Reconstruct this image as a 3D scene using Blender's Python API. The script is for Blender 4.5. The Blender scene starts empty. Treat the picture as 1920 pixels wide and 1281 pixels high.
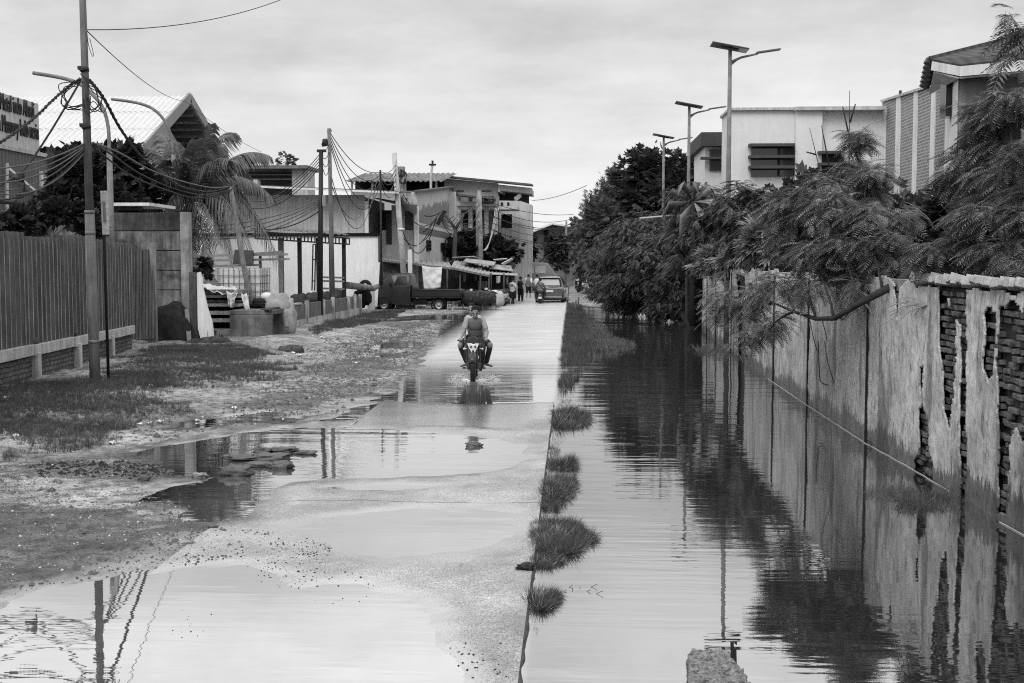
import bpy, math, random
import numpy as np
from mathutils import Vector, Matrix, Euler, noise as mnoise
R = math.radians; PI = math.pi; V = Vector
random.seed(7); rng = np.random.default_rng(7)
sc = bpy.context.scene; COL = sc.collection
# ---- the photograph's camera: eye 2.5 m above the flood water, road running along +Y
F = 2200.0; PW, PH = 1920.0, 1281.0; EYE = 2.5
PITCH = math.atan(150.5 / F); YAW = math.atan(112 / F * math.cos(PITCH))
CAM = V((0, 0, EYE))
RT = V((math.cos(YAW), math.sin(YAW), 0))
FW = V((-math.sin(YAW) * math.cos(PITCH), math.cos(YAW) * math.cos(PITCH), -math.sin(PITCH)))
UPV = RT.cross(FW)
def ray(px, py): return FW * F + RT * (px - PW / 2) + UPV * (PH / 2 - py)
def at(px, py, Y):
    d = ray(px, py); return CAM + d * (Y / d.y)
def gnd(px, py, z=0.0):
    d = ray(px, py); return CAM + d * ((z - EYE) / d.z)
def xz(px, py, Y):
    p = at(px, py, Y); return p.x, p.z

ORG = {}
def tag(o, label=None, cat=None, group=None, kind=None):
    if label: o['label'] = label
    if cat: o['category'] = cat
    if group: o['group'] = group
    if kind: o['kind'] = kind
    return o
def thing(name, label, cat, loc=(0, 0, 0), group=None, local=False, rz=0):
    o = bpy.data.objects.new(name, None); COL.objects.link(o)
    o.empty_display_size = .2
    o.location = loc; o.rotation_euler = (0, 0, rz)
    if not local: ORG[o.name] = V(loc)
    return tag(o, label, cat, group)
def finish(o, parent):
    COL.objects.link(o)
    if parent is not None:
        o.parent = parent
        if parent.name in ORG: ORG[o.name] = ORG[parent.name]
    return o
def copy_tree(o, parent=None):
    c = o.copy(); COL.objects.link(c)
    if parent is not None: c.parent = parent
    for ch in list(o.children): copy_tree(ch, c)
    return c

class MB:
    def __init__(s): s.v = []; s.f = []; s.sm = []
    def add(s, vs, fs, smooth=False):
        n = len(s.v); s.v += [tuple(v) for v in vs]
        s.f += [tuple(i + n for i in f) for f in fs]; s.sm += [smooth] * len(fs); return s
    def box(s, c, d, rz=0, rx=0, ry=0):
        m = Euler((rx, ry, rz)).to_matrix(); c = V(c)
        vs = [c + m @ V((x * d[0] / 2, y * d[1] / 2, z * d[2] / 2)) for x in (-1, 1) for y in (-1, 1) for z in (-1, 1)]
        return s.add(vs, [(0, 1, 3, 2), (4, 6, 7, 5), (0, 4, 5, 1), (2, 3, 7, 6), (0, 2, 6, 4), (1, 5, 7, 3)])
    def span(s, a, b):          # axis-aligned box between two corners
        a = V(a); b = V(b)
        return s.box((a + b) / 2, [abs(b[i] - a[i]) for i in range(3)])
    def bar(s, a, b, w, h=None, up=(0, 0, 1)):
        a = V(a); b = V(b); h = h or w; d = (b - a).normalized(); u = V(up)
        if abs(d.dot(u)) > .98: u = V((0, 1, 0))
        x = d.cross(u).normalized(); z = x.cross(d)
        vs = [p + x * (i * w / 2) + z * (j * h / 2) for p in (a, b) for i, j in ((-1, -1), (1, -1), (1, 1), (-1, 1))]
        return s.add(vs, [(3, 2, 1, 0), (4, 5, 6, 7), (0, 1, 5, 4), (1, 2, 6, 5), (2, 3, 7, 6), (3, 0, 4, 7)])
    def tube(s, pts, r, n=8, smooth=True, squash=1.0):
        pts = [V(p) for p in pts]; k = len(pts)
        rs = list(r) if hasattr(r, '__len__') else [r] * k
        vs = []; prev = None
        for i, p in enumerate(pts):
            d = (pts[min(i + 1, k - 1)] - pts[max(i - 1, 0)])
            if d.length < 1e-9: d = V((0, 0, 1))
            d.normalize()
            if prev is None:
                u = V((0, 0, 1)) if abs(d.z) < .95 else V((0, 1, 0))
                x = d.cross(u).normalized()
            else:
                x = (prev - d * prev.dot(d)).normalized()
            prev = x; y = d.cross(x)
            for j in range(n):
                a = 2 * PI * j / n
                vs.append(p + (x * math.cos(a) + y * math.sin(a) * squash) * rs[i])
        fs = [(i * n + j, i * n + (j + 1) % n, (i + 1) * n + (j + 1) % n, (i + 1) * n + j) for i in range(k - 1) for j in range(n)]
        s.add(vs, fs, smooth)
        m = len(s.v) - k * n
        s.f += [tuple(m + j for j in range(n))[::-1], tuple(m + (k - 1) * n + j for j in range(n))]; s.sm += [False, False]
        return s
    def lathe(s, prof, o, axis=(0, 0, 1), n=20, smooth=True):   # prof: (radius, distance along axis)
        ax = V(axis).normalized(); u = V((1, 0, 0)) if abs(ax.x) < .9 else V((0, 1, 0))
        x = ax.cross(u).normalized(); y = ax.cross(x); o = V(o); k = len(prof)
        vs = [o + ax * t + (x * math.cos(2 * PI * j / n) + y * math.sin(2 * PI * j / n)) * max(r, 1e-4) for r, t in prof for j in range(n)]
        fs = [(i * n + j, i * n + (j + 1) % n, (i + 1) * n + (j + 1) % n, (i + 1) * n + j) for i in range(k - 1) for j in range(n)]
        return s.add(vs, fs, smooth)
    def prism(s, poly, vec):
        poly = [V(p) for p in poly]; n = len(poly); vec = V(vec)
        vs = poly + [p + vec for p in poly]
        return s.add(vs, [tuple(range(n))[::-1], tuple(range(n, 2 * n))] + [(i, (i + 1) % n, n + (i + 1) % n, n + i) for i in range(n)])
    def loft(s, rings, smooth=True, cap=True):
        n = len(rings[0]); k = len(rings)
        vs = [p for r in rings for p in r]
        fs = [(i * n + j, i * n + (j + 1) % n, (i + 1) * n + (j + 1) % n, (i + 1) * n + j) for i in range(k - 1) for j in range(n)]
        b = len(s.v); s.add(vs, fs, smooth)
        if cap:
            s.f += [tuple(b + j for j in range(n))[::-1], tuple(b + (k - 1) * n + j for j in range(n))]; s.sm += [False, False]
        return s
    def ball(s, c, r, n=10, m=7, rot=None):
        r = (r, r, r) if not hasattr(r, '__len__') else r; c = V(c); vs = []; q = rot.to_matrix() if rot else None
        for i in range(m + 1):
            t = PI * i / m
            for j in range(n):
                p = V((r[0] * math.sin(t) * math.cos(2 * PI * j / n), r[1] * math.sin(t) * math.sin(2 * PI * j / n), r[2] * math.cos(t)))
                vs.append(c + (q @ p if q else p))
        return s.add(vs, [(i * n + j, (i + 1) * n + j, (i + 1) * n + (j + 1) % n, i * n + (j + 1) % n) for i in range(m) for j in range(n)], True)
    def lump(s, c, r, seed=0, amp=.25, freq=1.6, n=18, m=11, smooth=True):     # rough stone
        c = V(c); vs = []
        for i in range(m + 1):
            t = PI * i / m
            for j in range(n):
                u = V((math.sin(t) * math.cos(2 * PI * j / n), math.sin(t) * math.sin(2 * PI * j / n), math.cos(t)))
                k = 1 + amp * mnoise.noise(u * freq + V((seed * 7.3, seed * 3.1, 0))) + amp * .4 * mnoise.noise(u * freq * 3 + V((seed, 0, 5)))
                q = V([math.copysign(abs(w) ** .75, w) for w in u])
                vs.append(c + V((q.x * r[0], q.y * r[1], q.z * r[2])) * k)
        return s.add(vs, [(i * n + j, (i + 1) * n + j, (i + 1) * n + (j + 1) % n, i * n + (j + 1) % n) for i in range(m) for j in range(n)], smooth)
    def corr(s, o, u, v, nrm, pitch=.2, amp=.03, steps=1, wave=False, jag=0, thick=0):    # ribbed sheet: ribs run along v, repeat along u
        o = V(o); u = V(u); v = V(v); nrm = V(nrm).normalized(); L = u.length; ud = u / L
        k = max(1, int(round(L / pitch))); pr = []
        for i in range(k):
            a = i * L / k; p = L / k
            if wave:
                for t in range(6): pr.append((a + p * t / 6, amp * math.sin(2 * PI * t / 6)))
            else:
                pr += [(a, 0), (a + p * .42, 0), (a + p * .55, amp), (a + p * .82, amp), (a + p * .95, 0)]
        pr.append((L, 0)); n = len(pr); vs = []
        for t in range(steps + 1):
            for (a, h) in pr:
                j = jag * (random.random() - .5) if (jag and t in (0, steps)) else 0
                vs.append(o + ud * a + v * (t / steps) + nrm * h + v.normalized() * j)
        return s.add(vs, [(t * n + i, t * n + i + 1, (t + 1) * n + i + 1, (t + 1) * n + i) for t in range(steps) for i in range(n - 1)])
    def build(s, name, mat, parent=None, bevel=0, remesh=0, smooth_it=0, solid=0, label=None, sub=0):
        off = ORG.get(parent.name) if parent is not None else None
        me = bpy.data.meshes.new(name)
        vs = [(v[0] - off.x, v[1] - off.y, v[2] - off.z) for v in s.v] if off is not None else s.v
        me.from_pydata(vs, [], s.f)
        me.polygons.foreach_set('use_smooth', s.sm)
        me.update()
        if mat: me.materials.append(mat)
        o = bpy.data.objects.new(name, me); finish(o, parent)
        if solid:
            m = o.modifiers.new('solid', 'SOLIDIFY'); m.thickness = solid; m.offset = 0
        if bevel:
            m = o.modifiers.new('bevel', 'BEVEL'); m.width = bevel; m.segments = 2; m.limit_method = 'ANGLE'; m.angle_limit = R(40)
        if remesh:
            m = o.modifiers.new('remesh', 'REMESH'); m.mode = 'VOXEL'; m.voxel_size = remesh; m.use_smooth_shade = True
            if smooth_it:
                q = o.modifiers.new('smooth', 'SMOOTH'); q.factor = .5; q.iterations = smooth_it
        if sub:
            m = o.modifiers.new('sub', 'SUBSURF'); m.levels = sub; m.render_levels = sub
        if label: o['label'] = label
        return o

def np_mesh(name, vs, quads, mat, parent=None, smooth=False):
    vs = np.asarray(vs, dtype=np.float32); quads = np.asarray(quads, dtype=np.int32)
    if parent is not None and parent.name in ORG: vs = vs - np.array(ORG[parent.name], dtype=np.float32)
    me = bpy.data.meshes.new(name); k = quads.shape[1]
    me.vertices.add(len(vs)); me.vertices.foreach_set('co', vs.ravel())
    me.loops.add(quads.size); me.loops.foreach_set('vertex_index', quads.ravel())
    me.polygons.add(len(quads)); me.polygons.foreach_set('loop_start', np.arange(0, quads.size, k, dtype=np.int32))
    me.polygons.foreach_set('use_smooth', np.full(len(quads), smooth))
    me.update(calc_edges=True); me.validate()
    if mat: me.materials.append(mat)
    o = bpy.data.objects.new(name, me); return finish(o, parent)

# ---- materials: the picture is black and white, so every colour is a grey of the thing's own reflectance
MATS = {}
class NT:
    def __init__(s, mat): s.t = mat.node_tree; s.n = s.t.nodes; s.l = s.t.links
    def new(s, typ, **kw):
        n = s.n.new(typ)
        for k, v in kw.items(): setattr(n, k, v)
        return n
    def link(s, a, b): s.l.new(a, b)
    def math(s, op, a, b=None, c=None, clamp=False):
        n = s.new('ShaderNodeMath', operation=op, use_clamp=clamp)
        for i, x in enumerate((a, b, c)):
            if x is None: continue
            if hasattr(x, 'is_output') or hasattr(x, 'links'): s.link(x, n.inputs[i])
            else: n.inputs[i].default_value = x
        return n.outputs[0]
    def noise(s, vec, scale, detail=4, rough=.6, stretch=None, off=None):
        if stretch or off:
            m = s.new('ShaderNodeMapping')
            if stretch: m.inputs['Scale'].default_value = stretch
            if off: m.inputs['Location'].default_value = off
            s.link(vec, m.inputs['Vector']); vec = m.outputs[0]
        n = s.new('ShaderNodeTexNoise'); n.inputs['Scale'].default_value = scale; n.inputs['Detail'].default_value = detail
        n.inputs['Roughness'].default_value = rough; s.link(vec, n.inputs['Vector']); return n.outputs['Fac']
    def ramp(s, fac, a, b, x=0.0, y=1.0):      # maps fac from a..b to x..y, clamped
        n = s.new('ShaderNodeMapRange'); n.clamp = True
        s.link(fac, n.inputs[0])
        for i, q in enumerate((a, b, x, y)): n.inputs[i + 1].default_value = q
        return n.outputs[0]
    def mix(s, f, a, b):
        n = s.new('ShaderNodeMix', data_type='FLOAT')
        for k, x in ((0, f), (2, a), (3, b)):
            if hasattr(x, 'links'): s.link(x, n.inputs[k])
            else: n.inputs[k].default_value = x
        return n.outputs[0]
def newmat(name):
    m = bpy.data.materials.new(name); m.use_nodes = True; t = NT(m); t.n.clear()
    out = t.new('ShaderNodeOutputMaterial'); b = t.new('ShaderNodeBsdfPrincipled'); t.link(b.outputs[0], out.inputs[0])
    return m, t, b, out
def setv(t, sock, x):
    if hasattr(x, 'links'): t.link(x, sock)
    else: sock.default_value = (x, x, x, 1) if sock.type == 'RGBA' else x
def M(name, c, rough=.8, var=.25, scale=6.0, streak=0.0, bump=0.0, bscale=60.0, spec=.15, metal=0.0, spots=0.0, spotc=.03, sscale=3.0, world=False, coat=0):
    """grey material with mottling, vertical streaks and patches of grime"""
    if name in MATS: return MATS[name]
    m, t, b, out = newmat(name)
    if world: vec = t.new('ShaderNodeNewGeometry').outputs['Position']
    else: vec = t.new('ShaderNodeTexCoord').outputs['Object']
    f = t.noise(vec, scale, 6, .65)
    k = t.ramp(f, .3, .7, c * (1 - var), c * (1 + var))
    if streak:
        g = t.noise(vec, sscale, 5, .7, stretch=(2.2, 2.2, .18))
        k = t.math('MULTIPLY', k, t.ramp(g, .35, .65, 1 - streak, 1 + streak * .35))
    if spots:
        h = t.noise(vec, scale * .45, 7, .72, off=(3.1, 1.7, 9.2))
        k = t.mix(t.math('MULTIPLY', t.ramp(h, .5, .62), spots), k, spotc)
    setv(t, b.inputs['Base Color'], k)
    b.inputs['Roughness'].default_value = rough; b.inputs['Specular IOR Level'].default_value = spec; b.inputs['Metallic'].default_value = metal
    b.inputs['Coat Weight'].default_value = coat
    if bump:
        bn = t.new('ShaderNodeBump'); bn.inputs['Strength'].default_value = bump; bn.inputs['Distance'].default_value = .02
        t.link(t.noise(vec, bscale, 5, .7), bn.inputs['Height']); t.link(bn.outputs[0], b.inputs['Normal'])
    MATS[name] = m; return m
def leafmat(name, c, var=.45, scale=2.5, trans=.25, rough=.55):
    if name in MATS: return MATS[name]
    m, t, b, out = newmat(name)
    pos = t.new('ShaderNodeNewGeometry')
    f = t.noise(pos.outputs['Position'], scale, 3, .6)
    k = t.ramp(f, .3, .7, c * (1 - var), c * (1 + var))
    try:
        rnd = pos.outputs['Random Per Island']; k = t.math('MULTIPLY', k, t.ramp(rnd, 0, 1, .55, 1.5))
    except Exception: pass
    setv(t, b.inputs['Base Color'], k); b.inputs['Roughness'].default_value = rough; b.inputs['Specular IOR Level'].default_value = .18
    if trans:
        tr = t.new('ShaderNodeBsdfTranslucent'); setv(t, tr.inputs['Color'], k)
        mx = t.new('ShaderNodeMixShader'); mx.inputs[0].default_value = trans
        t.link(b.outputs[0], mx.inputs[1]); t.link(tr.outputs[0], mx.inputs[2]); t.link(mx.outputs[0], out.inputs[0])
    MATS[name] = m; return m

# ---- foliage: a small template of leaf faces set thousands of times with numpy
def unit(a): return a / np.maximum(np.linalg.norm(a, axis=-1, keepdims=True), 1e-9)
def frames(d, up):
    d = unit(d); s = unit(np.cross(up, d)); n = np.cross(d, s); return np.stack([d, s, n], axis=-1)
def scatter(tv, tq, P, D, S, up=None):
    n = len(P)
    if up is None: up = unit(np.array([0, 0, 1.]) + rng.normal(0, .35, (n, 3)))
    fr = frames(D, up)
    vs = np.einsum('nij,kj->nki', fr, tv) * np.asarray(S).reshape(-1, 1, 1) + P[:, None, :]
    q = tq[None] + (np.arange(n) * len(tv))[:, None, None]
    return vs.reshape(-1, 3), q.reshape(-1, 4)
def tmpl_leaf(w=.28):
    return np.array([(0, 0, 0), (.45, w, .04), (1, 0, -.05), (.45, -w, .04)]), np.array([(0, 1, 2, 3)])
def tmpl_sprig(k=5, w=.2, spread=.9):
    v, q = [], []; r = random.Random(3)
    for i in range(k):
        a = (i / (k - 1) - .5) * 2 * spread; t = .15 + .5 * (i % 2) * .6; L = .62
        b = np.array((t * .6, 0, 0)); d = np.array((math.cos(a), math.sin(a), -.15 + .3 * r.random())); s = np.array((-math.sin(a), math.cos(a), .2 * (r.random() - .5)))
        n = len(v); v += [b, b + d * L * .5 + s * w, b + d * L, b + d * L * .5 - s * w]; q.append((n, n + 1, n + 2, n + 3))
    return np.array(v), np.array(q)
def tmpl_frond(pairs=8, wid=.035, plen=.34, droop=.35, ang=1.0):
    v, q = [], []
    def rp(t): return np.array((t, 0, -droop * t * t))
    n = 0
    for i in range(4):
        a, b = rp(i / 4), rp((i + 1) / 4); w = .008
        v += [a + (0, w, 0), a - (0, w, 0), b - (0, w, 0), b + (0, w, 0)]; q.append((n, n + 1, n + 2, n + 3)); n += 4
    for i in range(pairs):
        t = .12 + .88 * i / (pairs - 1); L = plen * (.55 + .45 * math.sin(PI * min(1, t * .9 + .12))); o = rp(t)
        for sg in (-1, 1):
            d = np.array((math.cos(ang), sg * math.sin(ang), -.22)); s = np.array((-sg * math.sin(ang) * .9, math.cos(ang), .25)) * wid
            v += [o, o + d * L * .4 + s, o + d * L + (0, 0, -.1 * L), o + d * L * .4 - s]; q.append((n, n + 1, n + 2, n + 3)); n += 4
    return np.array(v), np.array(q)
def tmpl_blade(k=7, spread=.35):
    v, q = [], []; r = random.Random(5); n = 0
    for i in range(k):
        a = r.random() * 2 * PI; b = np.array((0, .12 * math.cos(a), .12 * math.sin(a))) ; lean = spread * (.3 + r.random())
        d = np.array((0, math.cos(a), math.sin(a))); w = .02 * np.array((0, -math.sin(a), math.cos(a))); h = .6 + .5 * r.random()
        p1 = b + np.array((h * .55, 0, 0)) + d * lean * .35; p2 = b + np.array((h, 0, 0)) + d * lean
        v += [b - w, b + w, p1 + w * .7, p1 - w * .7, p2 + w * .08, p2 - w * .08]; q += [(n, n + 1, n + 2, n + 3), (n + 3, n + 2, n + 4, n + 5)]; n += 6
    return np.array(v), np.array(q)
def clumps(blobs, n, k=26, tight=.2, down=.25, shell=.55, flat=.0):
    """leaf positions and directions: sub-clumps near each ellipsoid's surface, so that gaps stay between them"""
    wt = np.array([b[1][0] * b[1][1] + b[1][1] * b[1][2] + b[1][0] * b[1][2] for b in blobs]); wt = wt / wt.sum()
    Ps, Ds = [], []
    for (c, r), w in zip(blobs, wt):
        m = max(8, int(n * w)); kk = max(5, int(k * (r[0] * r[1] * r[2]) ** (2 / 3) / 1.2) + 4)
        u = unit(rng.normal(size=(kk, 3))); rad = shell + (1 - shell) * rng.random((kk, 1)) ** .6
        rr = np.array(r); cc = np.array(c) + u * rr * rad
        idx = rng.integers(0, kk, m); g = rng.normal(size=(m, 3)) * np.array((1, 1, 1 - flat))
        off = g * tight * rr.mean() * (.7 + .6 * rng.random((m, 1)))
        Ps.append(cc[idx] + off)
        Ds.append(unit(off) * .8 + u[idx] * .7 + rng.normal(0, .35, (m, 3)) + np.array((0, 0, -down)))
    return np.concatenate(Ps), unit(np.concatenate(Ds))
def layered(D, k):
    D = D.copy(); D[:, :2] = D[:, :2] * .6 + rng.normal(0, .55, (len(D), 2)); D[:, 2] = D[:, 2] * (1 - k) - .12 * k; return unit(D), unit(np.array([0, 0, 1.]) + rng.normal(0, .18, D.shape))
def limb(mb, a, b, r0, r1, sag=.0, n=6, wig=.1, k=7):
    a = V(a); b = V(b); L = (b - a).length; pts = []
    for i in range(k + 1):
        t = i / k; w = V((random.uniform(-1, 1), random.uniform(-1, 1), random.uniform(-.5, .5))) * wig * L * .12 * (0 if i in (0, k) else 1)
        pts.append(a.lerp(b, t) + V((0, 0, sag * L * math.sin(PI * t))) + w)
    mb.tube(pts, [r0 + (r1 - r0) * i / k for i in range(k + 1)], n); return pts
def tree(name, label, cat, base, blobs, tm, n, size, mleaf, mbark, trunk_r=.12, layer=0, fork=.45, group=None, k=26, tight=.2, down=.25, shell=.55, twigs=1, flat=0, crown='crown', trunks=None):
    base = V(base); root = thing(name, label, cat, base, group)
    cs = [V(b[0]) for b in blobs]; cen = sum(cs, V()) / len(cs)
    mb = MB(); fk = base.lerp(cen, fork) + V((0, 0, .05))
    limb(mb, base - V((0, 0, .15)), fk, trunk_r, trunk_r * .7, 0, 8)
    for c, r in blobs:
        e = V(c); limb(mb, fk, e, trunk_r * .6, trunk_r * .18, .05)
        for _ in range(int(3 * twigs)):
            u = V(rng.normal(size=3)).normalized(); limb(mb, e.lerp(fk, .25), e + V((u.x * r[0], u.y * r[1], u.z * r[2])) * .85, trunk_r * .22, trunk_r * .06, .03, 5)
    mb.build('trunk', mbark, root)
    P, D = clumps(blobs, n, k, tight, down, shell, flat)
    S = size * (.65 + .7 * rng.random(len(P))); up = None
    if layer: D, up = layered(D, layer)
    vs, q = scatter(tm[0], tm[1], P, D, S, up)
    np_mesh(crown, vs, q, mleaf, root)
    return root
def catenary(a, b, sag, n=14):
    a = V(a); b = V(b)
    return [a.lerp(b, i / n) - V((0, 0, 4 * sag * (i / n) * (1 - i / n))) for i in range(n + 1)]
def cable(label, pts, r=.012, mat=None, group=None, name='overhead_cable', n=5, parts=None):
    mb = MB()
    mb.tube(pts, r, n)
    for p in (parts or []): mb.tube(p, r, n)
    o = mb.build(name, mat or MATS['cable']); return tag(o, label, 'cable', group)
# =====================================================================  camera, light, sky
cd = bpy.data.cameras.new('camera'); co = bpy.data.objects.new('camera', cd); COL.objects.link(co)
cd.sensor_width = 36; cd.lens = 36 * F / PW; cd.clip_end = 6000; cd.clip_start = .1
co.location = CAM; co.rotation_euler = (PI / 2 - PITCH, 0, YAW); sc.camera = co
SUN_EL, SUN_AZ = R(46), R(203)        # behind the camera, a little to its left; veiled by cloud
sd = bpy.data.lights.new('sun', 'SUN'); sd.energy = 1.5; sd.angle = R(30); sd.color = (1, 1, 1)
so = bpy.data.objects.new('sun', sd); COL.objects.link(so)
dirv = V((math.sin(SUN_AZ) * math.cos(SUN_EL), math.cos(SUN_AZ) * math.cos(SUN_EL), math.sin(SUN_EL)))
so.rotation_euler = dirv.to_track_quat('Z', 'Y').to_euler()
w = bpy.data.worlds.new('World'); sc.world = w; w.use_nodes = True
t = NT(w); t.n.clear(); wo = t.new('ShaderNodeOutputWorld')
sky = t.new('ShaderNodeTexSky', sky_type='NISHITA'); sky.sun_disc = False; sky.sun_elevation = SUN_EL; sky.sun_rotation = SUN_AZ
bw = t.new('ShaderNodeRGBToBW'); t.link(sky.outputs[0], bw.inputs[0])
b1 = t.new('ShaderNodeBackground'); b1.inputs[1].default_value = .05; t.link(bw.outputs[0], b1.inputs[0])
tc = t.new('ShaderNodeTexCoord'); sx = t.new('ShaderNodeSeparateXYZ'); t.link(tc.outputs['Generated'], sx.inputs[0])
el = t.math('MAXIMUM', sx.outputs[2], 0.0)
# flat cloud deck: project the view direction on a plane overhead
dv = t.math('ADD', el, .10); cx = t.math('DIVIDE', sx.outputs[0], dv); cy = t.math('DIVIDE', sx.outputs[1], dv)
cmb = t.new('ShaderNodeCombineXYZ'); t.link(cx, cmb.inputs[0]); t.link(cy, cmb.inputs[1])
n1 = t.noise(cmb.outputs[0], .55, 8, .55, stretch=(.8, 1.15, 1)); n2 = t.noise(cmb.outputs[0], 1.7, 9, .62, stretch=(.8, 1.2, 1), off=(5, 2, 0))
cl = t.math('ADD', t.ramp(n1, .3, .7, -.13, .17), t.ramp(n2, .35, .65, -.05, .08))
cl = t.math('MULTIPLY', cl, t.ramp(el, .02, .16, .3, 1.25))
n3 = t.noise(tc.outputs['Generated'], 5.5, 9, .62, stretch=(1, 1, 2.3), off=(2, 4, 1)); cl = t.math('ADD', cl, t.math('MULTIPLY', t.ramp(n3, .35, .65, -.15, .14), t.ramp(el, .03, .12, .3, 1)))
grad = t.math('ADD', t.ramp(el, .0, .21, .70, .55), t.math('ADD', t.ramp(el, .22, .37, 0, .64), t.ramp(el, .4, .9, 0, .25)))
rad = t.math('MULTIPLY', grad, t.math('ADD', 1.0, cl))
b2 = t.new('ShaderNodeBackground'); t.link(rad, b2.inputs[0]); b2.inputs[1].default_value = .885
ad = t.new('ShaderNodeAddShader'); t.link(b1.outputs[0], ad.inputs[0]); t.link(b2.outputs[0], ad.inputs[1]); t.link(ad.outputs[0], wo.inputs[0])
sc.view_settings.view_transform = 'Standard'; sc.view_settings.look = 'None'; sc.view_settings.gamma = 1; sc.view_settings.exposure = 0
sc.cycles.max_bounces = 6; sc.cycles.diffuse_bounces = 3; sc.cycles.glossy_bounces = 4; sc.cycles.caustics_reflective = False; sc.cycles.caustics_refractive = False
sc.cycles.use_denoising = False; sc.cycles.pixel_filter_type = 'BLACKMAN_HARRIS'; sc.cycles.filter_width = 1.1

# =====================================================================  ground, road, water
def fbm(X, Y, f, oct=4, seed=0):
    out = np.zeros_like(X); amp = 1.0; r = np.random.default_rng(seed)
    for o in range(oct):
        for _ in range(5):
            a = r.random() * 2 * PI; p = r.random(2) * 2 * PI; k = f * (.7 + .6 * r.random())
            wx = X + .35 / k * np.sin(k * 1.7 * Y + p[1]); wy = Y + .35 / k * np.sin(k * 1.3 * X + p[0])
            out += amp * .3 * np.sin(2 * k * (wx * math.cos(a) + wy * math.sin(a)) + p[0]) * np.cos(k * (wy * math.cos(a) - wx * math.sin(a)) + p[1])
        f *= 2.1; amp *= .5
    return out
def sdpoly(X, Y, poly):
    d = np.full(X.shape, 1e9); ins = np.zeros(X.shape, bool); n = len(poly)
    for i in range(n):
        (ax, ay), (bx, by) = poly[i], poly[(i + 1) % n]
        ex, ey = bx - ax, by - ay; wx, wy = X - ax, Y - ay
        tt = np.clip((wx * ex + wy * ey) / (ex * ex + ey * ey + 1e-9), 0, 1)
        d = np.minimum(d, np.hypot(wx - ex * tt, wy - ey * tt))
        c = ((ay > Y) != (by > Y)) & (X < (bx - ax) * (Y - ay) / (by - ay + 1e-12) + ax); ins ^= c
    return np.where(ins, d, -d)
def g2(pts): return [tuple(gnd(*p)[:2]) for p in pts]
PUD = [g2(p) for p in (
    [(-500, 1330), (0, 1140), (80, 1114), (170, 1099), (300, 1074), (380, 1067), (440, 1062), (480, 1084), (560, 1108), (650, 1106), (760, 1128), (800, 1150), (835, 1190), (900, 1222), (955, 1290), (975, 1500), (-700, 1900)],
    [(545, 985), (640, 968), (780, 955), (900, 952), (1004, 950), (1003, 1010), (960, 1026), (860, 1042), (740, 1046), (640, 1032), (560, 1005)],
    [(240, 850), (340, 829), (480, 809), (600, 800), (720, 803), (860, 816), (1000, 832), (1012, 858), (960, 880), (840, 893), (720, 897), (620, 900), (550, 905), (500, 935), (455, 965), (405, 978), (350, 958), (300, 928), (330, 910), (390, 897), (330, 885), (280, 865)],
    [(330, 800), (360, 788), (450, 782), (550, 783), (545, 794), (440, 797), (350, 804)],
    [(620, 788), (655, 767), (700, 760), (728, 756), (700, 773), (660, 790)],
    [(675, 753), (745, 744), (720, 756)],
    [(700, 653), (720, 642), (800, 641), (792, 653)],
    [(705, 670), (725, 662), (775, 662), (745, 671)],
    [(730, 597), (800, 592), (905, 590), (900, 598), (800, 601)],
    [(620, 917), (700, 911), (820, 915), (740, 923), (640, 922)],
    [(712, 757), (860, 762), (1064, 760), (1066, 700), (1080, 540), (1100, 512), (960, 512), (945, 545), (905, 575), (850, 603), (812, 640), (790, 680), (755, 720)],
)]
RUTS = [g2(p) for p in [[(380,792),(520,764),(650,722),(705,690),(692,705),(640,738),(520,778)],[(430,722),(560,703),(680,657),(765,619),(775,627),(690,670),(560,714)],[(560,668),(680,640),(760,612),(690,648)],[(640,612),(720,600),(800,598),(720,612)],[(480,742),(580,728),(650,700),(590,742)]]]
XE, XL = -.31, -3.37                 # right and left edges of the concrete slab
def puddle_d(X, Y):
    wx = X + .10 * fbm(X, Y, 1.6, 4, 1); wy = Y + .16 * fbm(X, Y, 1.1, 4, 2)
    return np.max([sdpoly(wx, wy, p) for p in PUD], axis=0)
def h_road(X, Y):
    d = puddle_d(X, Y)
    h = np.clip(-d * .03, -.05, .015) + .0035 * fbm(X, Y, 2.4, 4, 3)
    film = np.clip((Y - 16.8 + .3 * fbm(X, Y, 1.3, 3, 33)) / .8, 0, 1) * np.clip((21.3 + .55 * fbm(X, Y, 1.2, 3, 34) - Y) / 1.1, 0, 1)      # a slab barely awash
    h = h * (1 - film) + film * (.0026 + .0009 * fbm(X, Y, 1.1, 4, 31))
    return h + .012 * np.clip((X - (-.9)) / .6, 0, 1) * np.clip((24 - Y) / 6, 0, 1)
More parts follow.
